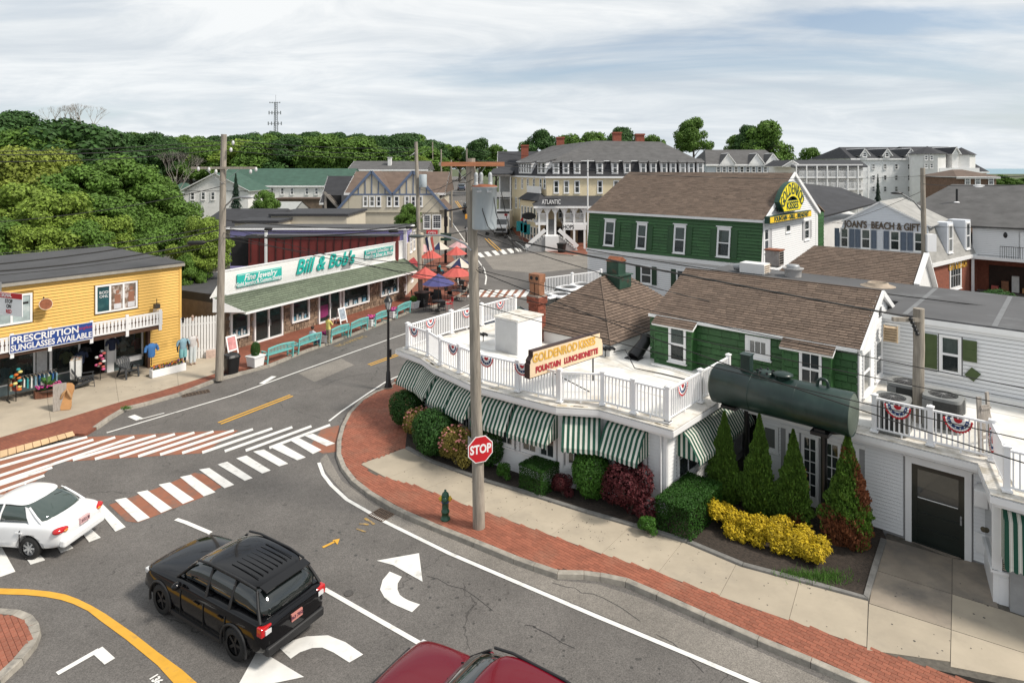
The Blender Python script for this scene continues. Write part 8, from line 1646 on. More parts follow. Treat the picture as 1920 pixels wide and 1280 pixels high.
for t_,px,py,r_,h in((sv,783,836,.75,1.35),(sv2,853,884,.70,1.5)):
 p=P(px,py,.16)+V((0,r_*.8,0));mb=MB()
 for _ in range(70):d_=V((rnd.gauss(0,1),rnd.gauss(0,1)-.4,abs(rnd.gauss(0,1))+.1)).normalized();mb.ell(p+V((d_.x*r_*.95,d_.y*r_*.95,h*.45+d_.z*h*.5)),(.045,.045,.03),6,3)
 mb.build('flower_heads',FP,t_)['kind']='stuff'
def arbor(seed,n=26000):
 vs=[];r_=np.random.default_rng(seed);z=r_.random(n)**1.15;a=r_.random(n)*6.283
 lob=1+.16*np.sin(a*3+seed+z*7)+.13*np.sin(a*6-z*17+seed)*np.sin(z*23+a*2)+.11*np.sin(z*45+a*9+2*np.sin(a*4));prof=np.minimum(1,(1-z)*1.22+.02)*np.minimum(1,.62+z*2.2);q=prof*lob*(.66+.38*r_.random(n)**.6)/1.15
 p=np.stack([q*np.cos(a),q*np.sin(a),z*2],1);t_=np.stack([np.cos(a)*.5,np.sin(a)*.5,np.ones(n)],1)+r_.normal(size=(n,3))*.35;t_/=np.linalg.norm(t_,axis=1)[:,None];s_=np.cross(t_,r_.normal(size=(n,3)));s_/=np.linalg.norm(s_,axis=1)[:,None];L_=.062*r_.uniform(.6,1.4,n)[:,None]
 return np.stack([p-t_*L_*[1,1,.5],p-s_*L_*.45,p+t_*L_*[1,1,.5],p+s_*L_*.45],1).reshape(-1,3)
ARB=leaf('arborvitae',(.10,.19,.028),.5);ARD=mat('arborvitae_brown',(.19,.065,.025),.8,.25,3,isl=.35)
for i,(px,py,pt,r_,lab,dead)in enumerate([(1365,950,772,.62,'tall green conifer beside the striped side awning, first of four',0),(1432,972,777,.60,'green conifer in front of the dark passage, second of four',0),(1497,992,806,.60,'green conifer with a brown patch beside the black tank post',.25),(1602,1030,812,.74,'conifer with rusty brown dead foliage at the end of the tank',.75)]):
 p=P(px,py,.16)+V((0,.35,0));h=zat(pt,p.y)-.16;t=thing('arborvitae',lab,'tree',p,'conical evergreens in the bed');v=arbor(i+2);me=leafmesh('foliage',v,[ARB,ARD])
 c=v.reshape(-1,4,3).mean(1);f=.5+.5*np.sin(c[:,0]*3.1+i)*np.sin(c[:,2]*3.3+1.0);msk=(f+rng.normal(size=len(f))*.10>(1.05-dead*.62))&(c[:,1]<.5)&(c[:,2]<1.75)if dead else np.zeros(len(f),bool)
 if dead>.5:msk|=(c[:,2]<.42)&(rng.random(len(f))<.7)
 me.polygons.foreach_set('material_index',msk.astype(np.int32));meshobj('foliage',me,t,Matrix.Translation(p)@S4(r_,r_,h/2));MB().tube([p,p+UP*h*.8],[.07,.02],6).build('trunk',BARK,t)
t=thing('golden_shrub_row','low row of bright golden yellow shrubs in front of the four conifers','shrub',P(1450,1020,.16));bl_=[]
A_,B_=P(1350,996,.16),P(1558,1068,.16)
for k in range(60):f=k/59;q=A_.lerp(B_,f)+V((rnd.uniform(-.25,.25),.35+rnd.uniform(-.38,.42),0));bl_.append((q.x,q.y,.16+rnd.uniform(.15,.55),rnd.uniform(.17,.30),rnd.uniform(.17,.30),.22))
meshobj('foliage',leafmesh('foliage',leafcloud(bl_,44000,.042,.5,.35,.9,.35),CYP),t)
for i,(a,b)in enumerate([(0,.5),(.5,1)]):mb=MB();q=A_.lerp(B_,(a+b)/2)+V((0,.35,0));mb.tube([q,q+UP*.4],[.04,.02],6);mb.build('stem',BARK,t)
for(t,M,h),key,r_ in zip(PLT,('bd','bb'),(.27,.3)):meshobj('foliage',MSH[key],t,M@T3(0,0,h-.1)@S4(r_,r_,.5 if key=='bd'else .3))
for px,py,r_,lab in((1797,542,.95,'rounded green shrub in front of the brick shop window'),(1872,556,1.45,'large domed green shrub under the lodge balcony')):p=PD(px,py,47 if px<1850 else 45);p.z=0;t=thing('round_hedge',lab,'shrub',p,'domed shrubs by the lodge');meshobj('foliage',MSH['bd'],t,Matrix.Translation(p)@S4(r_,r_,r_*.95));MB().tube([p,p+UP*.6],.06,5).build('stem',BARK,t)
def grass(nm,px,py,w,n,lab):
 p=P(px,py,.16);v=[]
 for _ in range(n):q=p+V((rnd.gauss(0,w),rnd.gauss(0,w*.4),0));a=rnd.uniform(0,6.28);s_=V((math.cos(a),math.sin(a),0))*.008;e=V((rnd.gauss(0,.04),rnd.gauss(0,.04),rnd.uniform(.06,.16)));v+=[(q-s_)[:],(q+s_)[:],(q+e+s_*.3)[:],(q+e-s_*.3)[:]]
 o=meshobj(nm,leafmesh(nm,np.array(v),mat('grass_blade',(.09,.20,.03),.8,.2,4,isl=.3,trans=.2)));o['kind']='stuff'
grass('grass_tuft',1545,1083,.35,700,'');grass('grass_tuft',1490,1078,.25,250,'');grass('grass_tuft',236,766,.12,160,'')
def carpaint(nm,c,r=.22):return mat(nm,c,r,.04,2,coat=.8,spec=.6)
CGL=mat('car_glass',(.012,.016,.016),.03,0,spec=.8,coat=.5);TIRE=mat('tyre',(.014,.014,.014),.75,.2,8);PLAS=mat('black_plastic',(.014,.014,.015),.6,.15,5);REDL=mat('tail_lamp_red',(.45,.008,.01),.12,.1,6,coat=.6);LAMPW=mat('clear_lamp',(.6,.6,.6),.1,.05,4,coat=.5);ALLOY=mat('alloy',(.45,.46,.47),.3,.1,5,metal=.6)
def loftobj(nm,secs,m,parent,M,sub=2,cap=True):
 k=len(secs[0]);full=[s_+[V((p.x,-p.y,p.z))for p in s_[::-1]if abs(p.y)>1e-6]for s_ in secs];n=len(full[0]);vs=[p for s_ in full for p in s_];fs=[]
 for i in range(len(full)-1):
  for j in range(n):fs.append((i*n+j,i*n+(j+1)%n,(i+1)*n+(j+1)%n,(i+1)*n+j))
 if cap:fs+=[tuple(range(n-1,-1,-1)),tuple(range((len(full)-1)*n,len(full)*n))]
 o=MB().add([p[:]for p in vs],fs,0,True).build(nm,m,None)
 import bmesh
 b=bmesh.new();b.from_mesh(o.data);bmesh.ops.recalc_face_normals(b,faces=b.faces);b.to_mesh(o.data);b.free()
 if sub:x=o.modifiers.new('s','SUBSURF');x.levels=x.render_levels=sub;bake(o)
 return o
def place(o,parent,M):o.data.transform(M);return setparent(o,parent)
def vehicle(loc,hd,kind,paint,label,sc=1.0,near=True,dark=False,group=None,plate=None,cat='car',name='parked_car'):
 rz=math.atan2(hd[1],hd[0]);t=thing(name,label,cat,loc,group,rz);M=WM[t.name]@S4(sc,sc,sc)
 if kind=='suv':
  L,W=5.0,1.0;ax_=(1.52,-1.50);wr_=.385;B=[(2.50,.70,.42,.66,.70),(2.44,.90,.30,.86,.98),(2.1,.97,.26,.98,1.10),(1.3,.99,.25,1.04,1.17),(.75,.99,.25,1.08,1.20),(0,.99,.25,1.10,1.18),(-1.2,.99,.25,1.12,1.18),(-2.1,.97,.28,1.14,1.17),(-2.42,.92,.38,1.10,1.14),(-2.52,.82,.45,.95,1.02)]
  C=[(1.02,.84,1.12,.80,1.18),(.55,.90,1.10,.76,1.55),(.15,.92,1.10,.73,1.735),(-.6,.92,1.10,.74,1.77),(-1.5,.91,1.10,.72,1.75),(-2.08,.89,1.10,.68,1.70),(-2.38,.86,1.10,.74,1.24)];roof=[2,3,4,5];pil=[(.95,.35),(-.35,-.38),(-1.25,-1.28),(-2.33,-1.98)]
 else:
  L,W=4.5,.86;ax_=(1.32,-1.28);wr_=.32;B=[(2.25,.58,.34,.52,.56),(2.18,.78,.26,.66,.74),(1.8,.84,.22,.74,.86),(1.1,.85,.21,.82,.95),(.6,.855,.21,.88,.98),(-.2,.855,.21,.90,.98),(-1.2,.85,.21,.92,1.0),(-1.8,.83,.24,.92,1.02),(-2.15,.77,.30,.88,.99),(-2.26,.66,.36,.74,.84)]
  C=[(.95,.76,.90,.70,.98),(.35,.80,.90,.62,1.33),(-.1,.81,.90,.60,1.43),(-.6,.81,.90,.60,1.44),(-1.05,.79,.90,.58,1.38),(-1.78,.70,.90,.62,1.03)];roof=[1,2,3,4];pil=[(.82,.28),(-.28,-.30),(-1.68,-1.08)]
 secs=[[V((x,0,zb)),V((x,w_*.88,zb)),V((x,w_*.99,zb+.14)),V((x,w_*1.015,(zb+zs)/2)),V((x,w_,zs-.04)),V((x,w_*.93,zs+(zt-zs)*.55)),V((x,w_*.6,zt-.01)),V((x,0,zt+.015))]for x,w_,zb,zs,zt in B]
 body=loftobj('body',secs,paint,t,M,2 if near else 1)
 if near:
  for sx_ in ax_:
   c=MB().lathe([(wr_+.07,-2),(wr_+.07,2)],(sx_,0,wr_),28,0,True,Matrix.Rotation(R(90),3,'X')).build('cut',PLAS,None);x=body.modifiers.new('b','BOOLEAN');x.operation='DIFFERENCE';x.object=c;x.solver='EXACT';bake(body,c);bpy.data.objects.remove(c)
 place(body,t,M)
 cs=[[V((x,0,zb)),V((x,wb,zb)),V((x,wb*.55+wt*.45+.03,zb+(zt-zb)*.5)),V((x,wt,zt-.03)),V((x,wt*.6,zt+.005)),V((x,0,zt+.012))]for x,wb,zb,wt,zt in C];place(loftobj('windows',cs,CGL if kind=='suv'else mat('green_tinted_glass',(.045,.065,.058),.05,0,spec=.8,coat=.4),t,M,1),t,M)
 rs=[[V((C[i][0],0,C[i][4]-.03)),V((C[i][0],C[i][3]*1.0,C[i][4]-.09)),V((C[i][0],C[i][3]*1.06,C[i][4]-.02)),V((C[i][0],C[i][3]*.92,C[i][4]+.015)),V((C[i][0],0,C[i][4]+.04))]for i in roof];place(loftobj('roof',rs,paint,t,M,2 if near else 1),t,M)
 def cab(x,q):
  for a,b in zip(C,C[1:]):
   if b[0]<=x<=a[0]or(a is C[0]and x>a[0]):f=(a[0]-x)/(a[0]-b[0]);wb,zb,wt,zt=[a[k]+(b[k]-a[k])*f for k in range(1,5)];return(wb+(wt-wb)*q,zb+(zt-.03-zb)*q)
  return(C[-1][1],C[-1][2])
 for xb,xt in pil:
  for s_ in(-1,1):a=cab(xb,0);b=cab(xt,.97);mb=MB(M);mb.tube([(xb,s_*(a[0]+.015),a[1]),((xb+xt)/2,s_*((a[0]+b[0])/2+.025),(a[1]+b[1])/2),(xt,s_*(b[0]+.005),b[1])],[.04,.032,.03],6);mb.build('pillar',paint if not(kind=='suv'and dark)else PLAS,t)
 tm=MB().lathe([(wr_*.62,-.115),(wr_*.93,-.115),(wr_,-.08),(wr_,.08),(wr_*.93,.115),(wr_*.62,.115)],(0,0,0),28,0,True,Matrix.Rotation(R(90),3,'X'),False).mesh('tyre',TIRE)
 rb=MB();Q=Matrix.Rotation(R(90),3,'X');rb.lathe([(wr_*.64,-.10),(wr_*.64,.08),(wr_*.56,.085),(wr_*.54,.02),(0,.02)],(0,0,0),24,0,False,Q)
 for k in range(5 if kind=='suv'else 7):a=k*2*math.pi/(5 if kind=='suv'else 7);rb.box((wr_*.33*math.cos(a),-.075,wr_*.33*math.sin(a)),(wr_*.55,.03,wr_*.17),0,0,Matrix.Rotation(-a,3,'Y'))
 rb.lathe([(wr_*.16,.05),(wr_*.14,.10),(0,.10)],(0,0,0),10,0,False,Q);rm=rb.mesh('rim',BLACKM if dark else ALLOY)
 for x in ax_:
  for s_ in(-1,1):
   Mw=M@T3(x,s_*(W-.13),wr_)@(Matrix.Rotation(math.pi,4,'Z')if s_>0 else Matrix.Identity(4));wh=meshobj('wheel',tm,t,Mw);meshobj('rim',rm,wh,Mw)
  if near:MB(M).b2((x-wr_-.05,-W+.3,.3),(x+wr_+.05,W-.3,wr_*2+.05)).build('wheel_well',PLAS,t)
 if not near:
  for s_ in(-1,1):MB(M).ell((-L/2+.1,s_*W*.78,.8),(.1,.16,.1),8,4).build('tail_lamp',REDL,t);MB(M).ell((L/2-.15,s_*W*.75,.62),(.14,.18,.08),8,4).build('headlight',LAMPW,t)
  return t
 zl=.98 if kind=='suv'else .86
 for s_ in(-1,1):
  if kind=='suv':
   bevel(MB(M).b2((-2.47,s_*.66,.86),(-2.28,s_*.955,1.08)).build('tail_lamp',REDL,t),.03,3);MB(M).b2((-2.50,s_*.70,.90),(-2.4701,s_*.86,1.0)).build('reverse_lamp',LAMPW,t);bevel(MB(M).b2((2.12,s_*.70,.80),(2.36,s_*.93,.93)).build('headlight',LAMPW,t),.03,3)
   MB(M).tube([(.25,s_*.74,1.70),(-.2,s_*.745,1.765),(-1.4,s_*.73,1.76),(-1.95,s_*.70,1.70)],.028,6).build('roof_rail',PLAS,t)
   for x in ax_:MB(M).tube([(x+.47*math.cos(a),s_*.995,wr_+.47*math.sin(a))for a in[math.pi*k/12 for k in range(-1,14)]],.035,6).build('arch_trim',PLAS,t)
  else:mb=MB(M);mb.ell((-2.09,s_*.62,.81),(.16,.25,.10),14,8);mb.build('tail_lamp',REDL,t);MB(M).ell((-2.215,s_*.60,.79),(.06,.08,.045),10,6).build('indicator',mat('amber_lamp',(.6,.2,.02),.15),t);MB(M).ell((2.02,s_*.64,.62),(.2,.17,.09),12,6).build('headlight',LAMPW,t)
  xm=.62 if kind=='suv'else .55;MB(M).ell((xm,s_*(W+.10),zl+.14),(.10,.13,.09),12,8).build('door_mirror',paint,t);MB(M).bar((xm,s_*(W-.08),zl+.06),(xm,s_*(W+.05),zl+.12),.05,.05).build('mirror_arm',PLAS,t)
  for x in(-.05,-1.0):MB(M).b2((x-.11,s_*(W+.005),zl-.12),(x+.09,s_*(W+.03),zl-.085)).build('door_handle',paint,t)
  for x in((.62,-.33,-1.18)if kind=='suv'else(.60,-.34,-1.02)):MB(M).b2((x-.006,s_*(W-.02),.38),(x+.006,s_*(W*1.015+.003),zl-.04)).build('door_seam',PLAS,t)
  if kind=='suv':MB(M).b2((ax_[1]+.5,s_*(W-.04),.24),(ax_[0]-.5,s_*(W+.012),.34)).build('sill',PLAS,t)
  else:q4=[(x,s_*(cab(x,q)[0]+.03),cab(x,q)[1])for x,q in((-1.28,0),(-1.76,.05),(-1.42,.6),(-1.12,.99),(-.96,.99),(-1.1,.5))];MB(M).slab(q4,.02).build('pillar_panel',paint,t)
 if kind=='suv':
  bevel(MB(M).b2((-2.56,-.84,.38),(-2.30,.84,.60)).build('rear_bumper',PLAS,t),.05,3);bevel(MB(M).b2((2.25,-.84,.34),(2.53,.84,.58)).build('front_bumper',PLAS,t),.05,3);MB(M).b2((2.4,-.6,.62),(2.49,.6,.88)).build('grille',PLAS,t)
  for k in range(7):MB(M).b2((-1.95+k*.0,-.54+k*.18-.012,1.0),(-1.9,-.54+k*.18-.0,1.001)).build('seam',PLAS,t)if False else None
  for k in range(8 if paint is BLKP else 0):y=-.49+k*.14;MB(M).tube([(-.75,y,1.792),(-1.2,y,1.792),(-1.75,y,1.772)],.012,5).build('roof_rib',paint,t)
  MB(M).tube([(-2.42,.05,1.32),(-2.44,.35,1.27)],.014,5).build('rear_wiper',PLAS,t);MB(M).box((-2.13,0,1.705),(.26,1.30,.03),0,0,Matrix.Rotation(R(-10),3,'Y')).build('spoiler',paint,t)
 else:bevel(MB(M).b2((-2.33,-.74,.34),(-2.12,.74,.58)).build('rear_bumper',paint,t),.07,4);MB(M).tube([(-1.30,0,1.42),(-1.55,0,1.53)],.008,4).build('aerial',PLAS,t)
 for k in(0,1):MB(M).tube([(1.0 if kind=='suv'else .93,-.1-k*.5,zl+.19),(.62,.12-k*.5,zl+(.47 if kind=='suv'else .36))],.012,4).build('wiper',PLAS,t)
 if plate:
  xr2=-2.545 if kind=='suv'else-2.315;zp=.80 if kind=='suv'else .70;MB(M).b2((xr2,-.16,zp),(xr2+.2,.16,zp+.17)).build('number_plate',mat('plate_'+plate[1],(.50,.20,.17)if plate[1]=='a'else(.62,.40,.40),.5,.1,20),t);text('plate_text',plate[0],M@T3(xr2-.004,0,zp+.085)@Matrix.Rotation(R(-90),4,'Z'),.11,mat('plate_ink',(.08,.02,.05),.5),t,.002,0,.003,.85)
 return t
BLKP,WHTP,REDP=mat('black_car_paint',(.004,.004,.005),.10,0,coat=.25,spec=.25),carpaint('white_car_paint',(.78,.79,.80),.25),mat('dark_red_paint',(.13,.004,.012),.16,0,coat=.3,spec=.25)
a,b=P(435,1229),P(306,1147);hd=(b-a).normalized();rt=V((hd.y,-hd.x,0));s1=(b-a).length/3.02
vehicle((a+b)/2+rt*.82*s1+V((.16,.02,.012)),hd,'suv',BLKP,'glossy black sport utility vehicle waiting in the turning lane',s1*1.05,True,True,plate=('863 785L','a'),name='black_suv')
hw_=V((-.99,.13,0)).normalized();a=P(60,1046);vehicle(a+V((hw_.y,-hw_.x,0))*.72+hw_*1.28+V((0,0,.012)),hw_,'sedan',WHTP,'white sedan stopped across the zebra crossing at the picture edge',1.0,True,False,plate=('3151 JB','b'),name='white_sedan')
hr=V((-.84,.54,0)).normalized();vehicle(V((-.52,11.62,.012)),hr,'suv',REDP,'dark red car cut off by the lower edge of the picture',.94,True,True,name='red_car')
dk,bl2,gr2,wh2=carpaint('dark_blue_paint',(.02,.03,.05)),carpaint('grey_blue_paint',(.08,.11,.16)),carpaint('graphite_paint',(.05,.05,.055)),WHTP
vehicle(V((-.6,43.5,.012)),D2*-1,'sedan',dk,'dark car whose roof shows just above the far deck railing',1.0,False,name='parked_car')
G2='cars on the street up the hill'
for px,py,k,m,lab in((865,357,'suv',bl2,'blue grey car farther up the street'),(878,398,'suv',gr2,'graphite car driving up the street past the tudor building'),(953,403,'sedan',gr2,'dark car behind the white delivery truck'),(840,338,'suv',wh2,'white vehicle far up the street by the poles'),(874,337,'sedan',gr2,'brown parked car at the top of the street')):vehicle(PT(px,py,.04),V((-.12,1,0)),k,m,lab,1.05,False,group=G2)
for px,py,Y,k,m,lab in((292,478,80,'suv',wh2,'white pickup like vehicle parked behind the yellow shop'),(322,452,92,'sedan',wh2,'white car farther back in the lot'),(352,440,98,'suv',wh2,'white car at the far end of the lot by the trees')):vehicle(V((XY(px,Y),Y,.02)),V((-.8,-.6,0)),k,m,lab,1.1,False,group='cars in the lot behind the yellow shop')
p=PT(943,437,.03);t=thing('delivery_truck','white box delivery truck facing the crossing beside the hotel','truck',p,None,R(-96));M=WM[t.name];TW_=mat('truck_white',(.78,.78,.78),.4,.03)
bevel(MB(M).b2((-3.6,-1.15,.7),(.9,1.15,3.5)).build('cargo_box',TW_,t),.05);MB(M).b2((.901,-1.1,3.1),(.93,1.1,3.4)).build('box_front',PLAS,t)
mb=MB(M);mb.add([(.95,s_*1.0,.5)for s_ in(-1,1)]+[(2.9,s_*.95,.5)for s_ in(-1,1)]+[(.95,s_*.95,2.35)for s_ in(-1,1)]+[(1.6,s_*.85,2.3)for s_ in(-1,1)]+[(2.3,s_*.95,1.5)for s_ in(-1,1)]+[(2.9,s_*.9,1.25)for s_ in(-1,1)],[(4,5,7,6),(6,7,9,8),(8,9,11,10),(10,11,3,2),(0,4,6,8,10,2),(1,3,11,9,7,5),(0,2,3,1)]);bevel(mb.build('cab',TW_,t),.08,3)
MB(M).add([(1.68,-.78,2.24),(1.68,.78,2.24),(2.32,.86,1.55),(2.32,-.86,1.55)],[(0,1,2,3)]).build('windscreen',CGL,t).location=M.to_3x3()@V((.02,0,.03));MB(M).b2((2.85,-.8,.62),(2.99,.8,1.0)).build('grille',PLAS,t);MB(M).b2((.94,.35,2.72),(.97,.8,3.05)).build('emblem',RED,t);MB(M).b2((2.7,-1.0,.4),(3.0,1.0,.6)).build('front_bumper',STEEL,t)
for x in(-2.5,2.0):
 for s_ in(-1,1):MB(M).lathe([(.2,-.15),(.42,-.15),(.45,0),(.42,.15),(.2,.15)],(x,s_*.95,.45),16,0,True,Matrix.Rotation(R(90),3,'X')).build('wheel',TIRE,t)
def mcol(nm,c):return mat(nm,c,.8,.1,4)
SKN,HAIR,JEAN=mcol('skin',(.38,.20,.14)),mcol('dark_hair',(.025,.015,.01)),mcol('blue_jeans',(.04,.07,.14))
def person(loc,rz,top,legs,label,pose='stand',hat=None,h=1.72,sleeves=.55):
 t=thing('person',label,'person',loc,None,rz);M=WM[t.name]@S4(h/1.72,h/1.72,h/1.72);sit=pose=='sit';dz=-.45 if sit else 0;st_=.16 if pose=='walk'else .03
 Vt=[(0,0,.95+dz,.14),(0,0,1.15+dz,.13),(0,.01,1.36+dz,.15),(0,.01,1.47+dz,.06),(0,-.01,1.54+dz,.05),(0,-.02,1.64+dz,.098),(0,-.01,1.71+dz,.07)];E_=[(0,1),(1,2),(2,3),(3,4),(4,5),(5,6)]
 for s_ in(-1,1):
  i=len(Vt)
  if sit:Vt+=[(s_*.1,-.02,.48,.10),(s_*.12,-.42,.48,.075),(s_*.12,-.45,.09,.05),(s_*.12,-.58,.05,.04)]
  else:Vt+=[(s_*.10,0,.88,.10),(s_*.10,-s_*st_*.6,.50,.07),(s_*.10,-s_*st_*(1.0),.09,.045),(s_*.12,-s_*st_-.15,.04,.04)]
  E_+=[(0,i),(i,i+1),(i+1,i+2),(i+2,i+3)];i=len(Vt)
  if pose=='raise':Vt+=[(s_*.19,0,1.40,.06),(s_*.26,-.10,1.16,.045),(s_*.10,-.30,1.36,.035),(s_*.06,-.36,1.42,.035)]
  else:Vt+=[(s_*.19,0,1.40+dz,.06),(s_*.25,.03+s_*st_*.4,1.13+dz,.045),(s_*.25,-.08+s_*st_*.8,.90+dz,.034),(s_*.24,-.12+s_*st_*.9,.81+dz,.035)]
  E_+=[(2,i),(i,i+1),(i+1,i+2),(i+2,i+3)]
 me=bpy.data.meshes.new('body');me.from_pydata([v[:3]for v in Vt],E_,[]);o=meshobj('body',me);o.modifiers.new('k','SKIN');sk=me.skin_vertices[0]
 for k,v in enumerate(Vt):sk.data[k].radius=(v[3],v[3]*(.8 if k in(0,1,2)else 1));sk.data[k].use_root=k==0
 o.modifiers.new('s','SUBSURF').levels=1;o.modifiers['s'].render_levels=1;bake(o)
 for m_ in(SKN,top,legs,BLACKM):o.data.materials.append(m_)
 for f in o.data.polygons:
  c=f.center;z=c.z-dz;f.use_smooth=True
  f.material_index=0 if z>1.49 else(0 if(abs(c.x)>.2 and z<1.36-.4*sleeves and z>.5 and not(sit and c.z<.6))or(pose=='raise'and c.y<-.14 and z>1.1)else 1 if z>.93 else(3 if c.z<.08 else 2))
 place(o,t,M);mb=MB(M);mb.ell((0,.015,1.69+dz),(.105,.115,.10),12,8);mb.build('hair',hat or HAIR,t);mb=MB(M);mb.ell((0,-.118,1.64+dz),(.014,.02,.018),6,4);
 for s_ in(-1,1):mb.ell((s_*.095,-.01,1.64+dz),(.012,.02,.03),6,4)
 mb.build('face_detail',SKN,t);mb=MB(M)
 for s_ in(-1,1):mb.ell((s_*.035,-.105,1.66+dz),(.014,.01,.008),6,4)
 mb.build('eyes',BLACKM,t)
 for s_ in(-1,1):
  q=V((s_*.06,-.39,1.44))if pose=='raise'else V((s_*.24,-.13+s_*st_*.9,.77+dz));dn_=V((0,-.3,1))if pose=='raise'else V((0,-.15,-1))
  for k in range(4):e=q+V((0,(k-1.5)*.018,0));MB(M).tube([e,e+dn_*(.035+.004*(k%3)),e+dn_*.06+V((-s_*.01,0,0))],[.009,.008,.006],5).build('finger',SKN,t)
  MB(M).tube([q+V((0,-.02,0)),q+V((-s_*.02,-.045,0))+dn_*.02],[.009,.007],5).build('thumb',SKN,t)
 return t
p=P(612,648,.135);p.y+=.4;person(p,R(150),mcol('yellow_shirt',(.62,.55,.16)),mcol('khaki_trousers',(.30,.26,.19)),'person in a yellow shirt and dark cap raising both hands between two benches','raise',BLK2)
q0_=P(584,656,.135);person(V((q0_.x-.1,q0_.y+.55,.1)),R(160),mcol('pale_shirt',(.45,.50,.55)),JEAN,'seated person with dark hair in a pale shirt on the second bench','sit')
for px,py,rz,tp,lg,lab,ps,hh_ in((998,467,20,mcol('slate_shirt',(.06,.08,.12)),JEAN,'person in dark clothes about to step onto the far crossing','walk',1.75),(1003,449,200,BLK2,JEAN,'person in a black shirt and jeans on the hotel pavement','stand',1.72),(995,446,190,LBL,mcol('grey_trousers',(.2,.2,.2)),'person in pale blue next to the teal clothes display','stand',1.7),(1068,464,100,mcol('coral_dress',(.60,.14,.10)),SKN,'person in a coral outfit at the porch stairs','walk',1.65),(824,516,60,TLC,NAVY,'person in a teal top sitting among the patio tables','sit',1.7),(858,544,100,WHC,NAVY,'person in white sitting under the nearest coral umbrella','sit',1.7)):person(PT(px,py,.14),R(rz),tp,lg,lab,ps,None,hh_)
COR,BLUU,WHU,PNK,NVU=[mat(n_,c,.8,.08,2,trans=.25)for n_,c in(('coral_canvas',(.62,.13,.11)),('violet_blue_canvas',(.085,.085,.24)),('cream_canvas',(.70,.64,.55)),('pink_canvas',(.68,.42,.42)),('navy_canvas',(.02,.03,.09)))]
def umbrella(px,pyr,rad,ms,label,zr=2.15):
 rim=P(px,pyr,zr);c=vz(rim,.135);t=thing('patio_umbrella',label,'umbrella',c,'patio umbrellas');mb=MB();mb.tube([c,vz(c,zr+.75)],.022,8);mb.build('pole',DKB,t);MB().lathe([(.26,.135),(.26,.20),(.05,.26)],(c.x,c.y,0),14).build('base',BLACKM,t)
 for k in range(8):
  a0_,a1_=k*math.pi/4+.2,(k+1)*math.pi/4+.2;am=(a0_+a1_)/2;f=lambda a,r_,z:(c.x+r_*math.cos(a),c.y+r_*math.sin(a),z)
  MB().add([f(a0_,0,zr+.78),f(a0_,rad*.55,zr+.36),f(am,rad*.5,zr+.34),f(a1_,rad*.55,zr+.36),f(a0_,rad,zr),f(am,rad*.93,zr-.02),f(a1_,rad,zr)],[(0,1,2),(0,2,3),(1,4,5,2),(2,5,6,3)]).build('canopy_panel',ms[k%len(ms)],t)
  MB().tube([f(a0_,0.03,zr+.2),f(a0_,rad*.55,zr+.33)],.008,4).build('rib',DKB,t)
 return c
def cafe(c,rz,label,chairs=4,red=0,kind='round'):
 t=thing('cafe_table',label,'table',vz(c,.135),'patio tables');MB().lathe([(.50,.70),(.52,.72),(.50,.74),(0,.74)],vz(c,.135),20).build('table_top',BLACKM,t);MB().tube([vz(c,.15),vz(c,.85)],.03,6).build('leg',BLACKM,t)
 for k in range(chairs):
  a=rz+k*2*math.pi/chairs;s_=copy_tree(CH0,loc=(c.x+.85*math.cos(a),c.y+.85*math.sin(a),.135),rz=a+R(90),label=('red'if k<red else 'black')+' chair %s, %s'%(['nearest the road','nearest the shops','toward the crossing','toward the benches'][k%4],label.split(' table ')[-1].replace('by the crowded tables','amid the crowd')))
  if k<red:
   for ch_ in s_.children:ch_.data=ch_.data.copy();ch_.data.materials.clear();ch_.data.materials.append(RED)
CH0=thing('patio_chair','black metal patio chair','chair',(0,0,0),'patio chairs')
MB().box((0,0,.44),(.46,.46,.03)).build('seat',BLACKM,CH0)
mb=MB();mb.tube([(-.22,-.22,.45),(-.22,-.27,.92),(0,-.28,.96),(.22,-.27,.92),(.22,-.22,.45)],.016,5);mb.add([(-.2,-.25,.55),(.2,-.25,.55),(.2,-.27,.88),(-.2,-.27,.88)],[(0,1,2,3)]);mb.build('backrest',BLACKM,CH0)
for sx_ in(-1,1):
 MB().tube([(sx_*.22,.22,.66),(sx_*.22,-.22,.66)],.018,5).build('arm',BLACKM,CH0)
 for sy_ in(-1,1):MB().tube([(sx_*.22,sy_*.22,.66 if sy_>0 else .45),(sx_*.24,sy_*.25,0)],.014,5).build('leg',BLACKM,CH0)
cs_=[umbrella(822,532,1.25,[BLUU],'violet blue umbrella nearest the road'),umbrella(857,515,1.25,[COR],'coral umbrella in front of the cream and navy one'),umbrella(862,499,1.35,[WHU,NVU],'cream and navy panelled umbrella in the middle of the patio'),umbrella(808,482,1.1,[COR],'coral umbrella over the crowded black tables'),umbrella(797,518,1.15,[COR],'coral umbrella half behind the wooden pole by the red awning'),umbrella(856,476,1.1,[COR],'coral and cream umbrella behind the navy one'),umbrella(863,462,1.35,[PNK,PNK,PNK,WHU],'pale pink umbrella near the black lamp post'),umbrella(824,466,1.1,[WHU,WHU,NVU],'navy and white umbrella behind the feather flag'),umbrella(793,470,1.2,[PNK],'pink umbrella by the lilac building corner')]
for k,(c,lb_,nr)in enumerate(zip(cs_,('violet blue umbrella','nearest coral umbrella','cream and navy umbrella','coral umbrella at the back','coral umbrella behind the wooden pole','coral and cream umbrella'),(1,0,0,0,0,0))):cafe(c,k*.7+.4,'round black patio table under the '+lb_,4,nr)
bpy.data.objects.remove(CH0)if False else None
CH0.location=P(812,566,.135);CH0['label']='black chair standing alone by the chalk board stand'
p=P(820,568,.135);t=thing('chalk_board','black chalk board stand at the edge of the patio','sign board',p,None,R(-20));M=WM[t.name]
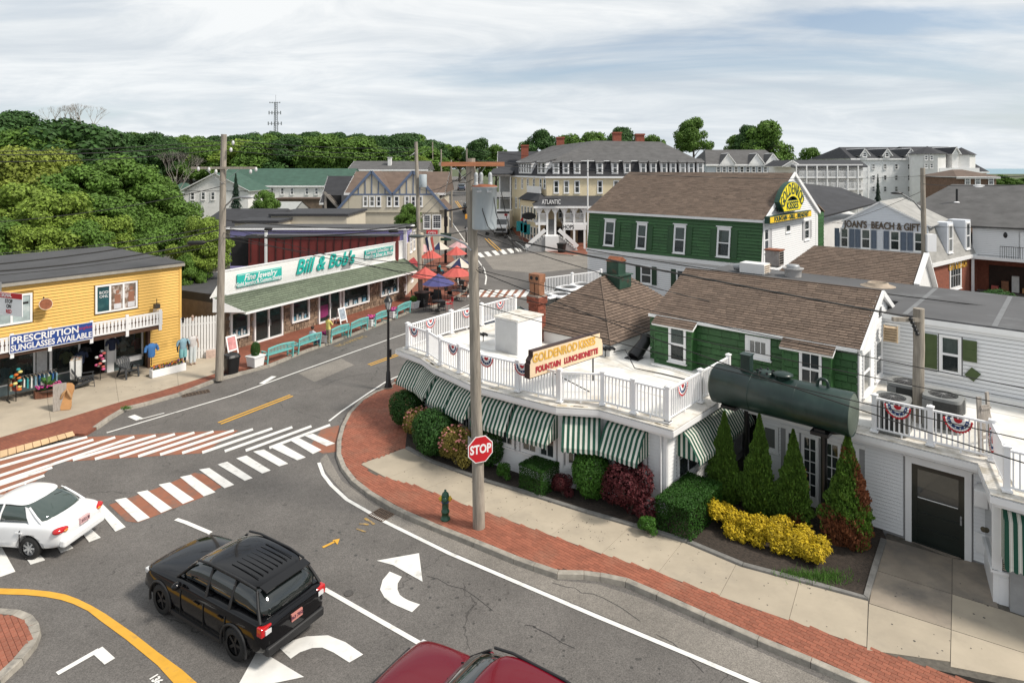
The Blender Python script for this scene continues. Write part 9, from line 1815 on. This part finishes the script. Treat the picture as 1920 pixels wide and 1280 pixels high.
for s_ in(-1,1):MB(M@Matrix.Rotation(R(s_*14),4,'X')@T3(0,s_*.25,0)).b2((-.32,-.02,0),(.32,.02,1.05)).build('board',BLACKM,t)
t=nt('feather_flags','red and navy feather flags above the patio','flag',806,60)
for px0,px1,m in((797,801,NVU),(802,806,WCL),(807,811,COR)):MB().slab([PD(px0,447,60),PD(px1,442,60),PD(px1+4,468,60),PD(px0+5,472,60)],.03).build('cloth',m,t);MB().tube([PD(px0,445,60),PD(px0+6,500,60)],.02,5).build('pole',BLACKM,t)
t=nt('red_shop_sign','red projecting sign above the patio','sign',810,60);MB().b2(PD(800,441,60.2),PD(820,432,60),).build('board',RED,t);text('lettering','OPEN',Matrix.Translation(PD(810,436.5,59.95)),.3,TRIM,t,.01)
def street_lamp(px,py,pyt,label,sc=1.0):
 p=P(px,py,.135);h=zat(pyt,p.y)-.135;t=thing('street_lamp',label,'street lamp',p,'black lantern street lamps');L_=lambda pr,nm,m=BLACKM,n=14:MB().lathe([(r_*sc,z)for r_,z in pr],p,n).build(nm,m,t)
 L_([(.20,0),(.20,.06),(.13,.25),(.10,.8),(.075,.85),(.055,h-.95),(.09,h-.85),(.05,h-.78)],'post');L_([(.22,-.001),(.23,.02),(.23,.05)],'foot',CONC2);L_([(.10,h-.78),(.17,h-.45),(.175,h-.40)],'lantern',mat('lamp_glass',(.55,.56,.55),.2,.05),6);L_([(.23,h-.40),(.19,h-.30),(.08,h-.16),(.03,h-.13),(.02,h),(0,h)],'lantern_cap',BLACKM,8)
 for k in range(6):a=k*math.pi/3;MB().tube([p+V((.11*math.cos(a),.11*math.sin(a),h-.78)),p+V((.18*math.cos(a),.18*math.sin(a),h-.40))],.012,4).build('cage_bar',BLACKM,t)
 MB().box(p+V((.1,-.02,h*.37)),(.12,.1,.38)).build('control_box',BLACKM,t)
street_lamp(728,727,550,'tall black lantern street lamp at the tip of the restaurant');street_lamp(874,482,422,'distant black lantern street lamp by the pink umbrella',1.2);street_lamp(1008,462,395,'small black lantern lamp post on the hotel pavement')if False else None
p=P(835,973,.135);t=thing('fire_hydrant','dark green fire hydrant with yellow caps on the brick pavement','hydrant',p);HG_=mat('hydrant_green',(.010,.07,.035),.4,.12,6,coat=.3);HY_=mat('hydrant_yellow',(.65,.42,.03),.45,.1,6);HB_=mat('hydrant_blue',(.02,.08,.22),.5)
MB().lathe([(.15,0),(.15,.05),(.11,.06),(.11,.22),(.13,.23),(.13,.27),(.105,.28),(.105,.54),(.125,.55),(.125,.60)],p,20).build('barrel',HG_,t);MB().lathe([(.126,.545),(.128,.56),(.126,.60)],p,20).build('collar',HB_,t);MB().lathe([(.125,.60),(.12,.72),(.10,.80),(.05,.85),(.035,.86),(.035,.91),(0,.91)],p,18).build('bonnet',HG_,t)
for s_ in(-1,1):MB().lathe([(.06,.10),(.075,.11),(.075,.17),(.03,.18),(.03,.21),(0,.21)],p+UP*.64,12,0,True,Matrix.Rotation(R(90*s_),3,'Y')).build('side_cap',HY_,t)
MB().lathe([(.07,.10),(.085,.11),(.085,.17),(.03,.19),(0,.2)],p+UP*.66,12,0,True,Matrix.Rotation(R(90),3,'X')).build('front_cap',HG_,t)
def upole(px0,py0,px1,pyt,Y,r0,r1,label,z0=.13,w=WOODP):
 a=V((XY(px0,Y),Y,z0));b=V((XY(px1,Y),Y,zat(pyt,Y)));t=thing('utility_pole',label,'utility pole',a,'wooden utility poles');n=7;MB().tube([a.lerp(b,k/(n-1))+V((.01*math.sin(k*2),0,0))for k in range(n)],[r0+(r1-r0)*k/(n-1)for k in range(n)],16).build('shaft',w,t);return t,a,b
Yc=P(898,988,.13).y;cp,cpa,cpb=upole(898,988,883,297,Yc,.185,.135,'thick wooden utility pole with a transformer and stop sign in the foreground')
ARMW=mat('cross_arm_wood',(.42,.17,.085),.85,.3,4,stretch=(.6,6,6),dirt=(.25,.13,.08),dscale=3,bump=.4)
az=zat(308,Yc);ax0,ax1=XY(829,Yc),XY(946,Yc);MB().b2((ax0,Yc-.24,az-.065),(ax1,Yc-.13,az+.065)).build('cross_arm',ARMW,cp);MB().b2((ax0-.12,Yc+.14,az-.05),(ax1-.3,Yc+.25,az+.06)).build('cross_arm',WOODP,cp)
for x in(-.62,.62):MB().bar((cpb.x+x*.75,Yc-.20,az-.05),(cpb.x+x*.12,Yc-.15,az-.62),.03,.012).build('brace',STEEL,cp)
tr=thing('transformer','pale grey cylindrical transformer hanging on the foreground pole','transformer',(XY(909,Yc),Yc-.45,zat(425,Yc)));TG_=mat('transformer_grey',(.42,.47,.50),.35,.06,2,coat=.2);c=V((XY(908.5,Yc-.4),Yc-.42,0));z0,z1=zat(429,Yc-.4),zat(352,Yc-.4)
MB().lathe([(.34,z0-.01),(.355,z0),(.365,z0+.03),(.365,z1),(.385,z1+.005),(.385,z1+.03)],c,36).build('tank',TG_,tr);MB().lathe([(.385,z1+.031),(.37,z1+.06),(.2,z1+.10),(0,z1+.11)],c,30).build('lid',RUST,tr)
for dx,dy in((-.24,-.12),(-.10,.05),(.17,-.08)):MB().lathe([(.06,z1+.07),(.065,z1+.13),(.05,z1+.15)]+[(.062 if k%2 else .048,z1+.15+k*.03)for k in range(8)]+[(.05,z1+.42),(.02,z1+.46),(0,z1+.46)],c+V((dx,dy,0)),14).build('bushing',mat('porcelain_grey',(.40,.42,.43),.3),tr)
for dx in(-.14,.15):MB().box(c+V((dx,-.37,z1-.1)),(.14,.06,.06)).build('terminal',STEEL,tr)
MB().b2((c.x-.1,c.y+.3,(z0+z1)/2-.3),(c.x+.08,Yc-.1,(z0+z1)/2+.3)).build('bracket',STEEL,tr)
Ysg=Yc-.24;sc_=PD(901,842,Ysg);SR=mat('stop_red',(.50,.012,.02),.4,.05,3);rs_=.425;t=thing('stop_sign','red octagonal stop sign strapped to the foreground utility pole','stop sign',sc_);MS=Matrix.Translation(sc_)@Matrix.Rotation(R(24),4,'Z');ov_=lambda r_:[(r_*math.cos(R(22.5+45*k)),r_*math.sin(R(22.5+45*k)))for k in range(8)]
plate(MS,ov_(rs_),0,.006,TRIM,'border',t);plate(MS,ov_(rs_*.93),-.006,-.001,SR,'face',t);text('lettering','STOP',MS@T3(0,-.008,0),.36,TRIM,t,.002,0,.012,.78);MB(MS).b2((-.05,.007,-.06),(.05,.12,.06)).build('strap',STEEL,t)
t=thing('blank_traffic_sign','blank grey back of a traffic sign on the hidden side of the pole','sign',PD(882,840,Yc));MB(Matrix.Translation(PD(884,840,Yc))@Matrix.Rotation(R(-60),4,'Z')).b2((-.25,0,-.28),(.1,.01,.28)).build('plate',STEEL,t)
Ylp=P(411,712,.13).y;lp,lpa,lpb=upole(411,712,420,252,Ylp,.20,.14,'tall wooden utility pole with a white cross arm beside the jewelry shop');z=zat(315,Ylp);MB().b2((XY(362,Ylp),Ylp-.2,z-.06),(XY(483,Ylp),Ylp-.1,z+.06)).build('cross_arm',WOODP,lp)
for px,py in((372,317),(392,318),(405,322),(470,322),(480,318),(437,268),(433,281)):MB().ell(PD(px,py,Ylp-.2),(.075,.075,.12),10,6).build('insulator',mat('white_insulator',(.6,.6,.6),.3),lp)
for x in(-.9,.9):MB().bar((lpb.x+x,Ylp-.17,z-.05),(lpb.x,Ylp-.17,z-.8),.03,.015).build('brace',STEEL,lp)
MB().tube([PD(424,385,Ylp),PD(438,372,Ylp-.5),PD(455,369,Ylp-1)],.04,6).build('lamp_arm',STEEL,lp);MB().ell(PD(464,370,Ylp-1.2),(.34,.18,.08),10,6).build('lamp_head',STEEL,lp)
mp_,mpa,mpb=upole(789,556,780,266,52,.20,.14,'grey wooden pole standing behind the black tub bin');MB().lathe([(.3,0),(.32,.05),(.32,1.0),(.3,1.05)],PD(793,351,51.6),18).build('transformer_can',TG_,mp_)
for px,pt,pb,Y,lb_ in((812,266,330,150,'far pole crowded with wires left of the street'),(828,280,340,120,'far pole beside the street with many wires'),(847,300,440,102,'slim pole leaning at the kerb of the rising street'),(876,279,330,110,'distant pole top directly behind the foreground pole')):upole(px,0,px-1,pt,Y,.18,.14,lb_,0)
Yr=35;rp_,rpa,rpb=upole(1736,0,1730,315,Yr,.16,.12,'slim grey utility pole rising between the gift shop and the lodge',0);MB().tube([PD(1728,395,Yr),PD(1712,376,Yr),PD(1688,362,Yr-1)],.04,6).build('lamp_arm',STEEL,rp_);MB().ell(PD(1682,362,Yr-1.2),(.36,.16,.07),10,6).build('lamp_head',BLACKM,rp_)
t=thing('meter_cabinet','white louvred cabinet fixed to the slim grey pole','cabinet',PD(1742,455,Yr));MB().box(PD(1743,455,Yr-.1),(.5,.4,.95)).build('case',VINYL,t)
Ysp=P(1722,792,DZ).y;t,a_,b_=upole(1722,792,1723,578,Ysp,.165,.155,'weathered pole stump standing on the roof deck among the cooling units',DZ);sz_=zat(598,Ysp);MB().bar((XY(1670,Ysp),Ysp-.1,sz_+.02),(XY(1722,Ysp),Ysp-.1,sz_),.12,.12).build('side_arm',WOODP,t)
for k in range(5):MB().ell(PD(1708+k*3,598+k*7,Ysp-.2),(.07,.07,.06),8,5).build('cable_clamp',BLACKM,t)
t=thing('cobra_street_light','long curved grey arm with a flat dark lamp head fixed to the foreground pole','street light',PD(884,468,Yc));MB().tube([PD(884,470,Yc-.15),PD(872,457,Yc),PD(850,447,Yc+.1),PD(825,441,Yc+.2),PD(797,441,Yc+.3)],[.03,.035,.035,.03,.026],10).build('arm',mat('galvanised',(.42,.42,.42),.4,.1,5,metal=.5),t);MB().ell(PD(781,443,Yc+.3),(.26,.16,.055),16,8).build('lamp_head',mat('lamp_head_dark',(.05,.06,.055),.5),t)
t=thing('signal_post','black signal post with a long arm and green street signs near the patio','traffic signal',PD(835,488,72));x=XY(835.5,72);MB().tube([(x,72,0),(x,72,zat(392,72))],.16,10).build('post',BLACKM,t);MB().tube([(x,72,zat(396,72)),PD(878,388,72)],.10,8).build('arm',BLACKM,t);MB().b2(PD(826,443,71.8),PD(846,437,71.7)).build('street_sign',DGR,t);MB().b2(PD(826,451,71.8),PD(846,446,71.7)).build('street_sign',DGR,t);MB().box(PD(876,406,72),(.45,.4,.5)).build('amber_beacon',mat('beacon_amber',(.7,.32,.03),.5),t);MB().box(PD(836,415,71.8),(.4,.4,1.1)).build('signal_box',BLACKM,t)
t=thing('traffic_notice_sign','white sign with a red band reading stop on red hanging before the yellow shop','traffic sign',PD(18,584,20));TN=frame(PD(-20,590,20.4),PD(40,577,20));TN.translation=PD(-22,614,20.2);sw=.0
A_,B_=PD(-30,612,20.6),PD(40,594,20);TN=frame(A_,B_,B_.z);wN=(B_-A_).length-.02;hN=(594-551)*20/FOC;MB(TN).b2((0,0,0),(wN,.02,hN)).build('plate',TRIM,t);MB(TN).b2((0,-.006,hN*.76),(wN,-.001,hN)).build('red_band',SR,t)
for s_,z,m in(('HERE SIGNAL',.88,TRIM),('STOP',.62,BLACKM),('ON',.40,BLACKM),('RED',.17,SR)):text('lettering',s_,TN@T3(wN*(.50 if len(s_)>4 else .66),-.008,hN*z),.17,m,t,.001,0,.004,.85)
MB(TN).tube([(wN*.3,.1,-5.3),(wN*.3,.1,hN)],.03,6).build('post',STEEL,t)if False else MB(TN).tube([(wN*.4,.05,hN),(wN*.4,.05,hN+.3)],.02,6).build('hanger',STEEL,t)
def wire(pts,r,label,sag=.0,group='overhead wires',name='wire'):
 P3=[PD(*q)for q in pts];out_=[]
 if len(P3)==2:n=16;out_=[P3[0].lerp(P3[1],k/n)-UP*(sag*4*(k/n)*(1-k/n))for k in range(n+1)]
 else:out_=P3
 tag(MB().tube(out_,r,5,caps=False).build(name,WIREM,None),label,'wire',group)
for i,(a,b,r,s_,lb_)in enumerate([((-60,284,26),(420,263,Ylp),.016,.15,'top wire running from the picture edge to the tall pole over the trees'),((-60,291,26),(420,271,Ylp),.022,.15,'second wire under the top one before the tall pole'),((-60,303,26),(420,280,Ylp),.02,.2,'third wire of the upper set before the tall pole'),((-60,420,26),(420,348,Ylp),.018,.3,'single middle wire crossing the thicket of trees'),((-60,478,25),(417,422,Ylp),.018,.25,'wire over the yellow shop roof, highest of the low set'),((-60,500,25),(417,430,Ylp),.03,.2,'thick cable over the black flat roof'),((-60,512,25),(415,447,Ylp),.035,.25,'thickest cable sagging over the black flat roof'),((-60,520,25),(415,458,Ylp),.014,.2,'thin wire lowest over the black flat roof'),((420,263,Ylp),(780,277,52),.02,.2,'top wire between the tall pole and the grey pole'),((420,271,Ylp),(780,283,52),.018,.3,'second wire between the tall pole and the grey pole'),((420,282,Ylp),(780,290,52),.016,.3,'third wire between the tall pole and the grey pole'),((417,412,Ylp),(783,425,52),.025,.3,'black cable above the lilac building roof'),((417,430,Ylp),(783,417,52),.03,.45,'sagging black cable with splice cases above the lilac building'),((415,446,Ylp),(783,424,52),.045,.25,'thickest cable crossing in front of the lilac wall'),((415,440,Ylp),(783,434,52),.018,.4,'thin cable drooping before the maroon wall'),((417,424,Ylp),(960,560,Yc+6),.012,.1,'thin service wire over the jewelry shop sign letters'),((417,446,Ylp),(895,505,Yc),.014,.15,'wire slanting over the green canopy towards the foreground pole'),((417,436,Ylp),(893,530,Yc),.014,.2,'second slanting wire over the green canopy'),((783,352,52),(880,322,Yc),.014,.4,'looping wire from the grey pole to the foreground pole arm'),((783,430,52),(884,430,Yc),.02,.3,'cable from the grey pole to the foreground pole'),((783,400,52),(845,330,102),.02,.2,'wire climbing the street from the grey pole'),((783,290,52),(812,272,150),.02,.2,'upper wire climbing the street from the grey pole'),((783,415,52),(847,345,102),.03,.3,'heavy cable climbing the street from the grey pole'),((895,505,Yc),(1960,735,13),.011,.1,'upper thin wire crossing the green house wall and the white wing'),((896,540,Yc),(1960,772,13),.011,.1,'second thin wire crossing the green house wall'),((896,570,Yc),(1960,832,12.5),.012,.12,'third wire passing over the tank and the bunting'),((896,508,Yc),(1960,880,12),.014,.15,'lowest wire crossing in front of the deck and the tank'),((892,438,Yc),(1330,565,Yc+1),.014,.1,'wire from the foreground pole to the near green house'),((960,450,Yc+3),(1722,597,Ysp),.032,.05,'thick black cable sweeping over the brown roofs to the pole stump'),((1100,468,30),(1960,586,24),.022,.15,'black wire lying above the flat grey roof'),((880,300,Yc),(1320,325,92),.012,.2,'upper thin wire passing in front of the hotel dormers'),((876,281,110),(1102,300,100),.03,.2,'green wire near the far pole tops'),((885,307,Yc),(1730,330,Yr),.010,.3,'thin wire over the big gambrel roof to the slim grey pole'),((1730,330,Yr),(1960,328,20),.014,.1,'wire leaving the slim grey pole towards the sea'),((1730,345,Yr),(1960,344,20),.014,.1,'lower wire leaving the slim grey pole towards the sea'),((1730,358,Yr),(1570,418,52),.014,.15,'service wire from the slim grey pole to the gift shop gable'),((1560,418,50),(1960,428,40),.016,.1,'wire strung in front of the gift shop lettering')]):wire((a,b),r,lb_,s_)
for pts,lb_ in(([(903,362,Yc-.6),(905,395,Yc-.8),(915,425,Yc-.8),(935,445,Yc-.6),(960,450,Yc+3)],'drop cable curving down the front of the transformer'),([(925,362,Yc-.6),(930,400,Yc-.8),(945,440,Yc-.5),(975,470,Yc)],'second drop cable beside the transformer'),([(940,360,Yc),(948,400,Yc),(958,440,Yc),(965,475,Yc),(985,468,Yc),(978,445,Yc),(955,440,Yc)],'looped cable coil hanging beyond the transformer'),([(884,322,Yc-.2),(868,335,Yc-.4),(860,342,Yc-.4),(874,343,Yc-.3),(888,336,Yc-.2)],'short jumper loop under the cross arm'),([(893,505,Yc-.2),(900,512,Yc-.3),(908,508,Yc-.3),(904,498,Yc-.2),(896,503,Yc-.2)],'small coil of wire on the middle of the foreground pole')):wire(pts,.013,lb_,group='cables on the foreground pole')
for px,py,Y,w_ in((368,456,Ylp-2,.9),(503,430,38,.5),(472,444,36,.8),(535,446,38,.75),(738,434,48,.8),(768,427,50,.7),(914,439,Yc+.3,.14),(949,445,Yc+.3,.14)):p=PD(px,py,Y);tag(MB().tube([p-V((w_/2,0,0)),p-V((w_/2-.1,0,0)),p+V((w_/2-.1,0,.03)),p+V((w_/2,0,.03))],[.03,.11,.11,.03]if w_>.3 else[.03,.06,.06,.03],8).build('splice_case',WIREM),'black cable splice case %s'%{368:'on the cable over the yellow shop roof corner',503:'above the left part of the lilac wall',472:'nearest the tall pole',535:'above the maroon wall downpipe',738:'above the right part of the lilac wall',768:'touching the grey pole',914:'just beyond the foreground pole',949:'farther beyond the foreground pole'}[px],'splice case','cable splice cases')
bpy.data.scenes.remove(TMP)
